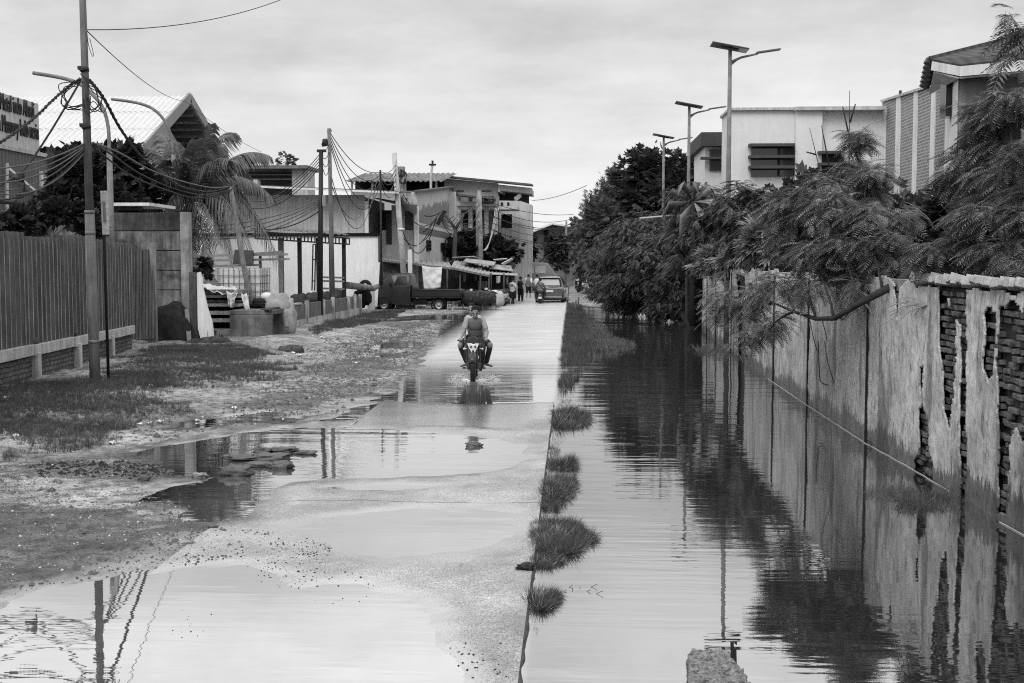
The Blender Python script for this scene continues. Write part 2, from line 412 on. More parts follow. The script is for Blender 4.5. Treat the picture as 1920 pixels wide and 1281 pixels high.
def h_dirt(X, Y):
    d = puddle_d(X, Y)
    h = np.clip(-d * .05, -.06, .045) + .010 * fbm(X, Y, 2.2, 5, 4) + .018 * np.clip(fbm(X, Y, .8, 3, 5), -1, 1) * np.clip(-d, 0, 1) + .018 * np.maximum(fbm(X, Y, 6, 4, 32), 0) * np.clip(-d * 3, 0, 1)
    h = h - .03 * np.clip(np.max([sdpoly(X + .1 * fbm(X, Y, 2, 3, 61), Y + .1 * fbm(X, Y, 2, 3, 62), p) for p in RUTS], axis=0) * 8, 0, 1)
    bank = np.clip((-X - 6.2 - .6 * fbm(X, Y, .5, 3, 6)) / 3.0, 0, 1) * np.clip((50 - Y) / 10, 0, 1); bank = bank * bank * (3 - 2 * bank)
    h = h + bank * (.22 + .05 * fbm(X, Y, 1.2, 3, 7)) * np.clip((Y - 11) / 5, 0, 1)
    lap = np.clip((X - (XL - .7)) / .6, 0, 1) * np.clip((13.2 - Y) / .8, 0, 1); h = h * (1 - lap) + lap * (h_road(np.full_like(X, XL), Y) - .003)
    fl = np.clip((Y - 62) / 14, 0, 1) * np.clip((X + 7.5) / 1.5, 0, 1)
    return h * (1 - fl) - .03 * fl
def grid(name, xs, ys, hf, mat, kind='structure'):
    X, Y = np.meshgrid(xs, ys); Z = hf(X, Y)
    vs = np.stack([X, Y, Z], -1).reshape(-1, 3); nx, ny = len(xs), len(ys)
    i = (np.arange(ny - 1)[:, None] * nx + np.arange(nx - 1)[None]).ravel()
    o = np_mesh(name, vs, np.stack([i, i + 1, i + nx + 1, i + nx], -1), mat, None, True); o['kind'] = kind; return o
def ground_mat(name, dry, wet, road):
    m, t, b, out = newmat(name)
    g = t.new('ShaderNodeNewGeometry'); pos = g.outputs['Position']; s = t.new('ShaderNodeSeparateXYZ'); t.link(pos, s.inputs[0])
    a = t.noise(pos, 1.1, 6, .65); f = t.noise(pos, 14, 6, .75); fine = t.noise(pos, 75 if road else 45, 4, .8)
    if road:
        base = t.math('MULTIPLY', t.ramp(a, .32, .68, dry * .66, dry * 1.3), t.ramp(f, .3, .7, .8, 1.15))
        base = t.math('MULTIPLY', base, t.ramp(fine, .40, .60, .42, 1.35))
    else:
        clod = t.noise(pos, 5.5, 8, .75, off=(2, 7, 1)); big = t.noise(pos, .42, 4, .6, off=(9, 4, 1))
        base = t.math('MULTIPLY', t.ramp(a, .36, .64, dry * .5, dry * 1.45), t.ramp(big, .35, .65, .7, 1.25))
        base = t.math('MULTIPLY', base, t.ramp(clod, .47, .60, 1.12, .30))
        base = t.math('MULTIPLY', base, t.ramp(fine, .38, .62, .45, 1.45))
    if not road:       # two soils: dark cinder gravel by the camera and under the wheels, pale sand elsewhere
        at_ = t.new('ShaderNodeAttribute'); at_.attribute_name = 'cinder'; sa = t.ramp(t.math('ADD', at_.outputs['Fac'], t.ramp(clod, .35, .65, -.25, .25)), .35, .65)
        base = t.math('MULTIPLY', base, t.mix(sa, 1.0, .42))
    # wetness: soil close to the water level soaks it up
    hz = t.math('ADD', s.outputs[2], t.ramp(f, .3, .7, -.004, .004))
    wetf = t.ramp(hz, .003 if road else .006, .0105 if road else .03, 1, 0)
    k = t.mix(wetf, base, t.math('MULTIPLY', base, wet))
    if road:      # contraction joints across the slab
        yy = t.math('ADD', s.outputs[1], t.ramp(a, .3, .7, -.03, .03))
        jm = t.math('ABSOLUTE', t.math('SUBTRACT', t.math('FRACT', t.math('DIVIDE', t.math('SUBTRACT', yy, 6.75 - 2.61), 5.22)), .5))
        k = t.math('MULTIPLY', k, t.ramp(jm, .0022, .0034, .3, 1))
        crack = t.noise(pos, 2.3, 3, .5, stretch=(1.6, .35, 1), off=(4, 0, 0)); k = t.math('MULTIPLY', k, t.ramp(t.math('ABSOLUTE', t.math('SUBTRACT', crack, .5)), .0, .004, .6, 1))
    setv(t, b.inputs['Base Color'], k)
    setv(t, b.inputs['Roughness'], t.mix(wetf, t.ramp(fine, .35, .6, .3, .75) if road else t.ramp(f, .35, .65, .42, .85), .12))
    b.inputs['Specular IOR Level'].default_value = .5
    setv(t, b.inputs['Coat Weight'], t.math('MULTIPLY', wetf, .9)); b.inputs['Coat Roughness'].default_value = .1
    bn = t.new('ShaderNodeBump'); bn.inputs['Distance'].default_value = .012 if road else .03
    setv(t, bn.inputs['Strength'], t.mix(wetf, .55, .15))
    gl = t.new('ShaderNodeBsdfGlossy'); gl.inputs['Roughness'].default_value = .12; lw = t.new('ShaderNodeLayerWeight'); lw.inputs[0].default_value = .5
    b3 = t.new('ShaderNodeBump'); b3.inputs['Distance'].default_value = .004; b3.inputs['Strength'].default_value = .15; t.link(fine, b3.inputs['Height']); t.link(b3.outputs[0], gl.inputs['Normal'])
    wf = t.math('MULTIPLY', t.math('MULTIPLY', wetf, t.ramp(fine, .3, .6, 1, .55)), t.ramp(lw.outputs['Facing'], .3, .95, .1, .92 if road else .5)); mxs = t.new('ShaderNodeMixShader')
    t.link(wf, mxs.inputs[0]); t.link(b.outputs[0], mxs.inputs[1]); t.link(gl.outputs[0], mxs.inputs[2]); t.link(mxs.outputs[0], out.inputs[0])
    t.link(t.math('ADD', f, t.math('MULTIPLY', fine, .7)), bn.inputs['Height']); t.link(bn.outputs[0], b.inputs['Normal'])
    return m
ys = [4.5]
while ys[-1] < 150: ys.append(ys[-1] * 1.0065 + .004)
ys = np.array(ys)
ROADM = ground_mat('concrete_road', .36, .95, True); DIRTM = ground_mat('sandy_mud', .27, .6, False)
xs = np.linspace(XL, XE, 78)
road = grid('road', xs, ys, h_road, ROADM)
# the slab's side face down into the ditch, its edge a little broken
em = MB(); k = len(ys); hz = h_road(np.full(k, XE), ys)
ej = .018 * fbm(np.zeros(k), ys, 5, 4, 9) + .02
em.add([(XE, y, z - .001) for y, z in zip(ys, hz)] + [(XE + e, y, z - .012) for y, z, e in zip(ys, hz, ej)] + [(XE + e * .6, y, -.45) for y, e in zip(ys, ej)],
       [(i, i + k, i + k + 1, i + 1) for i in range(k - 1)] + [(i + k, i + 2 * k, i + 2 * k + 1, i + k + 1) for i in range(k - 1)], True)
hl = h_road(np.full(k, XL), ys); b0_ = len(em.v)
em.add([(XL, y, z - .001) for y, z in zip(ys, hl)] + [(XL - .012, y, -.3) for y in ys], [(i + 1, i + k + 1, i + k, i) for i in range(k - 1)], True)
e = em.build('road_edge', M('wet_slab_edge', .07, .5, .4, 9, bump=.5, world=True)); e['kind'] = 'structure'
xd = np.concatenate([np.linspace(-60, -14.5, 24), np.linspace(-14, XL + .04, 233)])
dirt = grid('ground', xd, ys, lambda X, Y: np.where(X < -13.5, .2, h_dirt(X, Y)), DIRTM)
CIND = RUTS + [g2(p) for p in ([(-400, 1200), (0, 1130), (170, 1090), (300, 1062), (430, 1045), (500, 1010), (430, 990), (330, 972), (200, 962), (0, 958), (-400, 980)], [(-100, 885), (150, 872), (280, 870), (330, 892), (280, 912), (140, 905), (0, 900)], [(420, 770), (520, 740), (640, 752), (560, 775)], [(560, 690), (700, 670), (760, 690), (700, 715), (600, 712)], [(620, 650), (760, 632), (700, 655)], [(560, 735), (700, 720), (720, 745), (640, 752)], [(700, 612), (840, 600), (780, 618)])]
Xv = np.empty(len(dirt.data.vertices) * 3, dtype=np.float32); dirt.data.vertices.foreach_get('co', Xv); Xv = Xv.reshape(-1, 3).astype(float)
sdv = np.max([sdpoly(Xv[:, 0] + .12 * fbm(Xv[:, 0], Xv[:, 1], 1.2, 4, 51), Xv[:, 1] + .12 * fbm(Xv[:, 0], Xv[:, 1], 1.1, 4, 52), p) for p in CIND], axis=0)
ca_ = dirt.data.attributes.new('cinder', 'FLOAT', 'POINT'); ca_.data.foreach_set('value', np.clip(.5 + sdv * 1.6, 0, 1).astype(np.float32))
farg = grid('far_ground', np.linspace(-60, 60, 13), np.linspace(150, 400, 9), lambda X, Y: X * 0 + .12, DIRTM)
terrain = grid('terrain', np.array([-3000., 3000]), np.array([-300., 3000]), lambda X, Y: X * 0 - .8, M('earth', .12, .95, .3, .3, world=True))
# bank behind the right-hand wall and the grassy end of the canal
def h_bank(X, Y): return .28 + .06 * fbm(X, Y, .6, 3, 11)
grid('bank', np.linspace(5.0, 60, 24), np.linspace(3, 150, 60), h_bank, M('dark_soil', .07, .95, .4, 3, world=True))
def h_end(X, Y): return np.clip((Y - 63 - 5 * np.clip(1.2 - X, 0, 2)) * .02, -.15, .14) + .02 * fbm(X, Y, 1.1, 3, 12)
grid('canal_end_bank', np.linspace(-.2, 5.1, 24), np.linspace(58, 150, 80), h_end, DIRTM)

# one level of flood water fills the ditch, the low road and every puddle
m, t, b, out = newmat('flood_water')
t.n.remove(b)
g = t.new('ShaderNodeNewGeometry'); pos = g.outputs['Position']; s = t.new('ShaderNodeSeparateXYZ'); t.link(pos, s.inputs[0])
yv = s.outputs[1]; xv = s.outputs[0]
canal = t.ramp(xv, -.35, -.25)
r1 = t.noise(pos, 2.2, 2, .5, stretch=(.2, 2.0, 1)); r2 = t.noise(pos, 7.0, 2, .5, stretch=(.3, 1.6, 1)); r3 = t.noise(pos, .9, 2, .5, stretch=(.3, 2.2, 1), off=(1, 2, 3))
patch = t.ramp(t.noise(pos, .16, 3, .5, stretch=(1, .6, 1), off=(3, 1, 0)), .42, .6)
near = t.ramp(yv, 12, 22, 1, 0)
wav = t.math('ADD', t.math('MULTIPLY', r1, .55), t.math('ADD', t.math('MULTIPLY', r3, .9), t.math('MULTIPLY', r2, t.math('MULTIPLY', near, .3))))
far = t.ramp(yv, 9, 26, .12, 1)                 # the breeze reaches the open stretch further on
amp = t.math('MULTIPLY', far, t.math('ADD', .3, t.math('MULTIPLY', patch, .7)))
hgt = t.math('MULTIPLY', t.math('MULTIPLY', wav, amp), t.mix(canal, .5, 1.0))
bn = t.new('ShaderNodeBump'); bn.inputs['Distance'].default_value = .028; bn.inputs['Strength'].default_value = 1.0; t.link(hgt, bn.inputs['Height'])
gl = t.new('ShaderNodeBsdfGlossy'); gl.inputs['Color'].default_value = (.97, .97, .97, 1); t.link(bn.outputs[0], gl.inputs['Normal'])
setv(t, gl.inputs['Roughness'], t.mix(canal, t.math('MULTIPLY', t.ramp(yv, 23.5, 31, .012, .28), t.ramp(xv, -4.6, -3.6, .05, 1)), t.ramp(yv, 10, 40, .012, .04)))
df = t.new('ShaderNodeBsdfDiffuse'); setv(t, df.inputs['Color'], t.mix(canal, t.math('MULTIPLY', t.math('MULTIPLY', t.ramp(yv, 19, 30, .16, .52), t.ramp(t.noise(pos, 1.3, 5, .65, stretch=(.35, 1, 1)), .35, .65, .72, 1.12)), t.ramp(xv, -4.6, -3.6, .3, 1)), .025))  # road water paler further on: rippled sky reflection put into the diffuse colour
lw = t.new('ShaderNodeLayerWeight'); lw.inputs[0].default_value = .5
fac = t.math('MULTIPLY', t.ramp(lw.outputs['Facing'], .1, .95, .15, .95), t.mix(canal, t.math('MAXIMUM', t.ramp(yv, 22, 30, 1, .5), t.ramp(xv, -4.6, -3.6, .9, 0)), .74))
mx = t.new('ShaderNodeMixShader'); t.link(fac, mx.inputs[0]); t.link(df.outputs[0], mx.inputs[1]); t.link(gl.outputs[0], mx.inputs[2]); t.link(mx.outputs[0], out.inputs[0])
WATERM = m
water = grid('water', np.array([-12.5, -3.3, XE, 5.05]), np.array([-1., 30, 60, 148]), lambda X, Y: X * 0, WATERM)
# =====================================================================  common materials
M('cable', .025, .6, .2, 4)
CONC = M('weathered_concrete', .30, .9, .3, 3, streak=.35, bump=.4, bscale=40, spots=.5, spotc=.07)
CONCD = M('dark_mossy_concrete', .075, .92, .5, 2.5, streak=.5, bump=.6, bscale=25, spots=.7, spotc=.02)
CONCL = M('pale_concrete', .48, .85, .2, 3, streak=.3, bump=.2, spots=.25, spotc=.15)
WHITE = M('white_paint', .72, .75, .1, 2, streak=.18, spots=.12, spotc=.4)
OFFWH = M('offwhite_render', .66, .85, .06, 1.5, streak=.05, bump=.1, bscale=30)
DARK = M('dark_opening', .008, .8, .4, 3)
BLACKM = M('black_metal', .015, .5, .4, 6, spec=.25)
STEEL = M('galvanised_steel', .32, .5, .25, 5, metal=.3, streak=.2)
GREYM = M('grey_painted_metal', .18, .55, .3, 5, streak=.25)
RUST = M('rusty_metal', .10, .8, .5, 7, bump=.3, spots=.5, spotc=.04)
WOOD = M('weathered_wood', .22, .85, .35, 6, streak=.5, bump=.4, bscale=30)
WOODD = M('dark_wood', .09, .85, .4, 6, streak=.5, bump=.4, bscale=30)
BARK = M('bark', .035, .95, .4, 9, bump=.8, bscale=25)
GLASS = M('dark_glass', .03, .08, .3, 2, spec=.6)
TARPW = M('white_tarp', .68, .6, .12, 4, bump=.2, bscale=8)
RUBBER = M('tyre_rubber', .02, .75, .3, 10)

def flat4(mb, pts, th=.04):     # a sheet through four points, with thickness
    a, b_, c, d = [V(p) for p in pts]; n = (b_ - a).cross(d - a).normalized() * th
    mb.add([a, b_, c, d, a - n, b_ - n, c - n, d - n], [(0, 1, 2, 3), (7, 6, 5, 4), (0, 4, 5, 1), (1, 5, 6, 2), (2, 6, 7, 3), (3, 7, 4, 0)])

# =====================================================================  wall along the canal
wb = sorted([gnd(*p)[:2] for p in [(1905, 990), (1720, 880), (1632, 832), (1520, 760), (1455, 717), (1400, 681), (1318, 622)]], key=lambda p: p[1])
wY = np.array([2.0] + [p[1] for p in wb]); wX = np.array([4.6] + [p[0] for p in wb])
def wx(y): return np.interp(y, wY, wX)
def wallhit(px, py):
    d = ray(px, py); a, b = 3.0, 60.0
    f = lambda Y: CAM.x + d.x * Y / d.y - float(wx(Y))
    # the first crossing from outside
    for _ in range(60):
        m_ = (a + b) / 2
        if f(m_) < 0: a = m_
        else: b = m_
    return (m_, EYE + d.z * m_ / d.y)
Y0, Y1 = 3.0, float(wY[-1])
def wtop(y): return np.where(y < 14.35, 2.22, 2.30 + .05 * np.sin(y * 2.1) + .03 * np.sin(y * 7)) - .1 * np.exp(-((y - 15.2) / .5) ** 2)
cwall = thing('canal_wall', 'long peeling plastered brick wall standing in the flooded canal', 'wall', (4.2, Y0, 0))
holes = [[wallhit(*p) for p in q] for q in (
    [(1768, 534), (1817, 534), (1820, 600), (1819, 655), (1820, 760), (1819, 940), (1808, 940), (1806, 800), (1808, 690), (1800, 680), (1797, 700), (1793, 740), (1786, 800), (1777, 770), (1774, 690), (1767, 640), (1769, 590)],
    [(1853, 584), (1866, 578), (1875, 590), (1876, 650), (1874, 700), (1862, 716), (1853, 690), (1856, 640)],
    [(1883, 580), (1905, 562), (1925, 575), (1960, 580), (1960, 860), (1912, 800), (1903, 830), (1898, 900), (1896, 960), (1880, 960), (1881, 800), (1879, 700), (1880, 630)],
    [(1719, 905), (1721, 860), (1731, 852), (1731, 770), (1738, 762), (1748, 800), (1750, 850), (1757, 870), (1755, 905)],
    [(1734, 690), (1738, 684), (1739, 720), (1736, 746), (1733, 720)],
    [(1683, 530), (1693, 532), (1692, 575), (1688, 600), (1685, 560)],
    [(1384, 515), (1400, 515), (1402, 560), (1398, 690), (1386, 690), (1388, 600)])]
keep = [[wallhit(*p) for p in [(1800, 600), (1809, 598), (1808, 640), (1809, 720), (1801, 700), (1799, 640)]], [wallhit(*p) for p in [(1785, 558), (1789, 556), (1788, 578), (1785, 578)]]]
def plaster(name, ya, yb, sy, sz):
    yv = np.arange(ya, yb + sy * .5, sy); zv = np.arange(-.35, 2.45, sz)
    Yg, Zg = np.meshgrid(yv, zv)
    wy = Yg + .035 * fbm(Yg, Zg * .7, 9, 4, 21); wz = Zg + .05 * fbm(Yg, Zg, 7, 3, 22)
    d = np.max([sdpoly(wy, wz, h) for h in holes], axis=0); d = np.minimum(d, -np.max([sdpoly(wy, wz, k_) for k_ in keep], axis=0))
    spall = fbm(Yg * 1.4, Zg * .35, 3.2, 4, 23)
    d = np.maximum(d, np.where(spall > 1.42, .05, -1))
    ok = (d < 0) & (Zg < wtop(Yg) + .03 * fbm(Yg, Zg * 0, 6, 3, 29))
    bulge = .014 * fbm(Yg, Zg, 1.7, 4, 24) + .006 * fbm(Yg, Zg, 9, 3, 25)
    lift = .02 * np.exp(-np.clip(-d, 0, 1) / .06)           # edges curl away from the brick
    Xg = wx(Yg) - .035 - bulge - lift
    nx = len(yv); c = ok[:-1, :-1] & ok[1:, :-1] & ok[:-1, 1:] & ok[1:, 1:]
    ii, jj = np.nonzero(c); i = ii * nx + jj
    o = np_mesh(name, np.stack([Xg, Yg, Zg], -1).reshape(-1, 3), np.stack([i, i + nx, i + nx + 1, i + 1], -1), PLAST, cwall, True)
    md = o.modifiers.new('solid', 'SOLIDIFY'); md.thickness = .022; md.offset = -1
# plaster: pale lime render, streaked, with a soaked foot
m, t, b, out = newmat('old_plaster'); PLAST = m
pos = t.new('ShaderNodeNewGeometry').outputs['Position']; s = t.new('ShaderNodeSeparateXYZ'); t.link(pos, s.inputs[0])
n1 = t.noise(pos, 4, 7, .7, stretch=(1, 1, .5)); n2 = t.noise(pos, 12, 7, .72, stretch=(1, 1.2, .3)); n3 = t.noise(pos, 1.1, 4, .6, stretch=(1, 1, .5)); n4 = t.noise(pos, 40, 4, .7, stretch=(1, 1, .5))
k = t.math('MULTIPLY', t.ramp(n3, .3, .7, .40, .60), t.ramp(n1, .32, .62, .62, 1.2))
k = t.math('MULTIPLY', k, t.ramp(n2, .34, .46, .34, 1.06)); n5 = t.noise(pos, 2.6, 6, .6, stretch=(1, 1.1, .13), off=(1, 5, 2)); k = t.math('MULTIPLY', k, t.ramp(n5, .36, .46, .45, 1.0)); k = t.math('MULTIPLY', k, t.ramp(n4, .3, .6, .75, 1.1))
flake = t.noise(pos, 7, 7, .75, stretch=(1, 1.3, .35), off=(7, 3, 1)); k = t.mix(t.ramp(flake, .6, .64, 0, .75), k, .06)
low = t.math('ADD', s.outputs[2], t.ramp(n2, .3, .7, -.16, .16)); low = t.math('ADD', low, t.ramp(n3, .3, .7, -.16, .16))
k = t.math('MULTIPLY', k, t.ramp(low, .24, .31, .3, 1)); k = t.math('MULTIPLY', k, t.ramp(low, .3, 1.5, .78, 1))
tp = t.math('ADD', s.outputs[2], t.ramp(n1, .3, .7, -.3, .3)); k = t.math('MULTIPLY', k, t.ramp(tp, 2.15, 2.4, 1, .55))
setv(t, b.inputs['Base Color'], k); setv(t, b.inputs['Roughness'], t.ramp(low, .24, .31, .4, .9))
bn = t.new('ShaderNodeBump'); bn.inputs['Strength'].default_value = .6; bn.inputs['Distance'].default_value = .02
t.link(t.math('ADD', n2, n4), bn.inputs['Height']); t.link(bn.outputs[0], b.inputs['Normal'])
plaster('plaster', Y0, 17.0, .022, .022); plaster('plaster', 17.0, Y1, .05, .035)
# the brick core with real courses where the render has come off
core = MB()
for a, bb in zip(np.linspace(Y0, Y1, 40)[:-1], np.linspace(Y0, Y1, 40)[1:]):
    xa, xb = float(wx(a)), float(wx(bb))
    core.add([(xa + .05, a, -.6), (xb + .05, bb, -.6), (xb + .05, bb, 2.2), (xa + .05, a, 2.2), (xa + .28, a, -.6), (xb + .28, bb, -.6), (xb + .28, bb, 2.2), (xa + .28, a, 2.2)],
             [(0, 3, 2, 1), (4, 5, 6, 7), (3, 7, 6, 2), (0, 4, 7, 3), (1, 2, 6, 5)])
core.build('mortar_core', M('wall_mortar', .045, .95, .4, 8, bump=.6), cwall)
bk = MB()
for r_ in range(33):
    z = -.1 + r_ * .07; y = 10.0 + (r_ % 2) * .1
    while y < 17.2:
        yy, zz = np.array([[y]]), np.array([[z]])
        if max(float(sdpoly(yy, zz, h)[0, 0]) for h in holes[:6]) > -.12 and random.random() > .22:
            bk.box((float(wx(y)) + .035 + random.uniform(-.03, .02), y, z), (.06, .175 + random.uniform(-.02, .015), .052), rx=random.uniform(-.10, .10), rz=random.uniform(-.18, .18))
        y += .2 + random.uniform(-.02, .02)
bk.build('exposed_bricks', M('old_brick', .13, .9, .85, 9, bump=1.0, bscale=40, spots=.5, spotc=.025), cwall, bevel=.006)
cp = MB(); y = Y0
while y < 14.4:        # coping of broken flat stones set on edge
    x = float(wx(y)); L = random.uniform(.05, .1)
    cp.box((x + .08 + random.uniform(-.02, .02), y, 2.27 + random.uniform(-.012, .015)), (.34, L * .92, random.uniform(.07, .1)), rz=random.uniform(-.5, -.2), ry=random.uniform(.05, .3), rx=random.uniform(-.5, -.1)); y += L
cp.build('coping', M('pale_stone', .36, .85, .35, 8, bump=.4), cwall, bevel=.008)
cap = MB()
for a, bb in zip(np.linspace(14.4, Y1, 30)[:-1], np.linspace(14.4, Y1, 30)[1:]):
    cap.bar((float(wx(a)) + .12, a, 2.22), (float(wx(bb)) + .12, bb, 2.22), .24, .1)
cap.build('wall_top', CONC, cwall)
jt = MB()
for px, py, wd in ((1632, 700, .05), (1520, 660, .045), (1455, 620, .06), (1345, 560, .1), (1328, 560, .07), (1375, 560, .08)):
    y, z = wallhit(px, py); x = float(wx(y)); jt.bar((x - .045, y, -.4), (x - .045, y, 2.2), wd, .035, up=(1, 0, 0))
jt.build('expansion_joints', M('black_joint', .02, .9, .5, 6), cwall)
fl = MB()           # pale scum along the waterline
yy = np.linspace(Y0, Y1, 160); pp = [(float(wx(y)) - .066 - .006 * math.sin(y * 9), y, .006) for y in yy]
for a, bb, i in zip(pp[:-1], pp[1:], range(999)):
    if 12.6 < a[1] < 25 or 9.5 < a[1] < 11.2: fl.bar(a, bb, .006, .006)
fl.build('waterline_scum', M('scum', .6, .7, .2, 20), cwall)

# =====================================================================  buildings behind the wall
def wbox(mb, px0, py0, px1, py1, Y, depth, zb=None):
    """box whose front face covers the given part of the view at distance Y"""
    a = at(px0, py0, Y); c = at(px1, py1, Y); z1 = c.z if zb is None else zb
    mb.span((a.x, Y, a.z), (c.x, Y + depth, z1)); return a, c
off = thing('office_building', 'pale flat roofed building with dark louvred windows behind the right hand trees', 'building', (8, 46, 0))
mb = MB(); a, c = wbox(mb, 1369, 206, 1492, 560, 42, 2.2, .2); mb.build('wall', OFFWH, off)
mb = MB(); wbox(mb, 1492.5, 206, 1536, 560, 41.8, 2.4, .2); mb.build('wall', OFFWH, off)
mb = MB(); wbox(mb, 1536.5, 207, 1662, 560, 42.05, 9, .2); mb.build('wall', OFFWH, off)
mb = MB(); wbox(mb, 1366, 202, 1491.5, 206, 41.85, 2.4); wbox(mb, 1491.5, 200, 1662, 205.5, 41.6, 9.5); mb.build('parapet_cap', CONCL, off)
for (x0, y0, x1, y1) in ((1409, 270, 1491, 331), (1539, 284, 1582, 345)):
    mb = MB(); wbox(mb, x0, y0, x1, y1, 41.93, .1); wn = mb.build('window', GLASS, off)
    fr = MB()
    for f_ in (0, .36, .68): wbox(fr, x0 - 3, y0 + (y1 - y0) * f_ - 1, x1 + (0 if x1 < 1500 else 3), y0 + (y1 - y0) * f_ + 4, 41.5, .45)
    fr.build('louvre', M('dark_louvre', .07, .7, .2, 3), wn)
    fr = MB(); wbox(fr, x0 + 50 * (x1 - x0) / 82, y0 + 4, x0 + 53 * (x1 - x0) / 82, y1, 41.88, .05); fr.build('mullion', BLACKM, wn)
hut = thing('stair_tower', 'low pale block with dark flat canopy beside the louvred building', 'building', (5.5, 47, 0))
mb = MB(); wbox(mb, 1322, 274, 1368, 560, 46, 4, .2); mb.build('wall', OFFWH, hut)
mb = MB(); wbox(mb, 1315, 248, 1368, 274, 45.6, 5); mb.build('canopy', M('charcoal_render', .07, .8, .2, 2), hut)
mb = MB(); wbox(mb, 1331, 280, 1362, 320, 45.9, .2); wn = mb.build('window', GLASS, hut)
mb = MB(); wbox(mb, 1315, 294, 1363, 298, 45.5, .4); wbox(mb, 1358, 270, 1366, 300, 45.5, .4); mb.build('louvre', M('dark_louvre', .07), wn)
# sloping brick screen wall with pale piers
PX = at(1655, 192, 42.6).x
def pl(px, py):
    d = ray(px, py); Y = PX / d.x * d.y; return (PX, Y, EYE + d.z * Y / d.y)
scr = thing('brick_screen_wall', 'sloping brick clad wall with narrow white piers beside the tiled house', 'wall', (PX, 38, 0))
m, t, b, out = newmat('thin_brick'); bt = t.new('ShaderNodeTexBrick'); tcn = t.new('ShaderNodeNewGeometry'); mp = t.new('ShaderNodeMapping'); mp.inputs['Rotation'].default_value = (0, R(90), R(90)); t.link(tcn.outputs['Position'], mp.inputs[0])
sp = t.new('ShaderNodeSeparateXYZ'); t.link(tcn.outputs['Position'], sp.inputs[0]); cb = t.new('ShaderNodeCombineXYZ'); t.link(sp.outputs[1], cb.inputs[0]); t.link(sp.outputs[2], cb.inputs[1])
t.link(cb.outputs[0], bt.inputs['Vector']); bt.inputs['Scale'].default_value = 2.2; bt.inputs['Color1'].default_value = (.16,) * 3 + (1,); bt.inputs['Color2'].default_value = (.24,) * 3 + (1,); bt.inputs['Mortar'].default_value = (.42,) * 3 + (1,)
bt.inputs['Mortar Size'].default_value = .03; bt.inputs['Brick Width'].default_value = .6; bt.inputs['Row Height'].default_value = .22
t.link(bt.outputs[0], b.inputs['Base Color']); b.inputs['Roughness'].default_value = .9; TBRICK = m
q = [pl(1655, 193), pl(1785, 153)]; mb = MB(); mb.prism([q[0], q[1], (PX, q[1][1], .2), (PX, q[0][1], .2)], (.3, 0, 0)); mb.build('brick_face', TBRICK, scr)
mb = MB()
for x0, x1 in ((1655, 1656.5), (1682, 1690), (1715, 1722), (1748, 1756)):
    f0 = (x0 - 1655) / 130; a = pl(x0, 193 - 40 * f0); c = pl(x1, 193 - 40 * (x1 - 1655) / 130)
    mb.prism([(PX - .03, a[1], a[2] + .02), (PX - .03, c[1], c[2] + .02), (PX - .03, c[1], .2), (PX - .03, a[1], .2)], (.035, 0, 0))
mb.build('white_pier', WHITE, scr)
mb = MB(); mb.bar(V(q[0]) + V((.12, 0, .06)), V(q[1]) + V((.12, 0, .06)), .4, .08); mb.build('coping', CONCL, scr)
pipe = MB(); a = at(1672, 170, 42.3); pipe.tube([(a.x + .3, a.y, 7.9), (a.x + .3, a.y, a.z)], .05); tag(pipe.build('vent_pipe', BLACKM), 'thin black vent pipe rising above the sloping brick screen', 'pipe')
# tiled house
hs = thing('tiled_house', 'two storey house with dark tiled roof and white fascia at the right', 'house', (14, 30, 0))
A0 = at(1800, 130, 30.0); B0 = at(1774, 140, 33.2); hw = MB(); hw.prism([(A0.x, 30, .2), (A0.x + 9, 27.4, .2), (A0.x + 9, 27.4, A0.z + .3), (A0.x, 30, A0.z + .1)], (.66, 3.2, 0)); hw.build('wall', M('grey_render', .22, .85, .15, 1.2, streak=.25), hs)
lw_ = MB(); lw_.prism([(A0.x - .03, 30.02, .2), (A0.x - .03, 30.02, A0.z + .1), (B0.x, 33.2, A0.z + .4), (B0.x, 33.2, .2)], (.2, .2, 0)); lw_.build('side_wall', WHITE, hs)
ra, rb, rc, rd_ = at(1745, 111, 31), at(1801, 121, 29.6), at(2060, 92, 26), at(2060, 32, 31); ve = at(1734, 163, 34.5)
m, t, b, out = newmat('dark_tiles'); gp = t.new('ShaderNodeNewGeometry').outputs['Position']; wv = t.new('ShaderNodeTexWave'); wv.inputs['Scale'].default_value = 1.6; wv.inputs['Distortion'].default_value = .6; t.link(gp, wv.inputs['Vector']); setv(t, b.inputs['Base Color'], t.math('MULTIPLY', t.ramp(wv.outputs['Fac'], 0, 1, .6, 1.2), t.ramp(t.noise(gp, 3, 5), .3, .7, .035, .06))); b.inputs['Roughness'].default_value = .8
rf = MB(); flat4(rf, [ra, rb, rc, rd_], .08); rf.build('roof', m, hs)
rf = MB(); flat4(rf, [ra, ve, at(1790, 150, 35.5), rd_], .08)
for i in range(6): rf.box(ra.lerp(ve, (i + .5) / 6), (.22, .3, .16), ry=.5)
rf.build('roof_hip', m, hs)
fs_ = MB(); fs_.bar(ra - V((-.04, .02, .17)), rb - V((0, .02, .17)), .05, .22); fs_.bar(rb - V((0, .02, .17)), rc - V((0, .02, .2)), .05, .24); fs_.build('fascia', WHITE, hs)
sf = MB(); flat4(sf, [ra - V((-.1, 0, .3)), rb - V((0, -.05, .3)), at(1800, 140, 31.5), ve - V((-.15, 0, .2))], .04); flat4(sf, [rb - V((0, -.05, .3)), rc - V((0, 0, .3)), rc + V((0, 2, -.25)), at(1800, 140, 31.5)], .04); sf.build('soffit', CONCL, hs)
wn = MB(); a = at(1783, 182, 31.8); wn.span((a.x - .25, 31.4, a.z - .55), (a.x + .1, 31.9, a.z + .35)); wn.build('window', GLASS, hs)
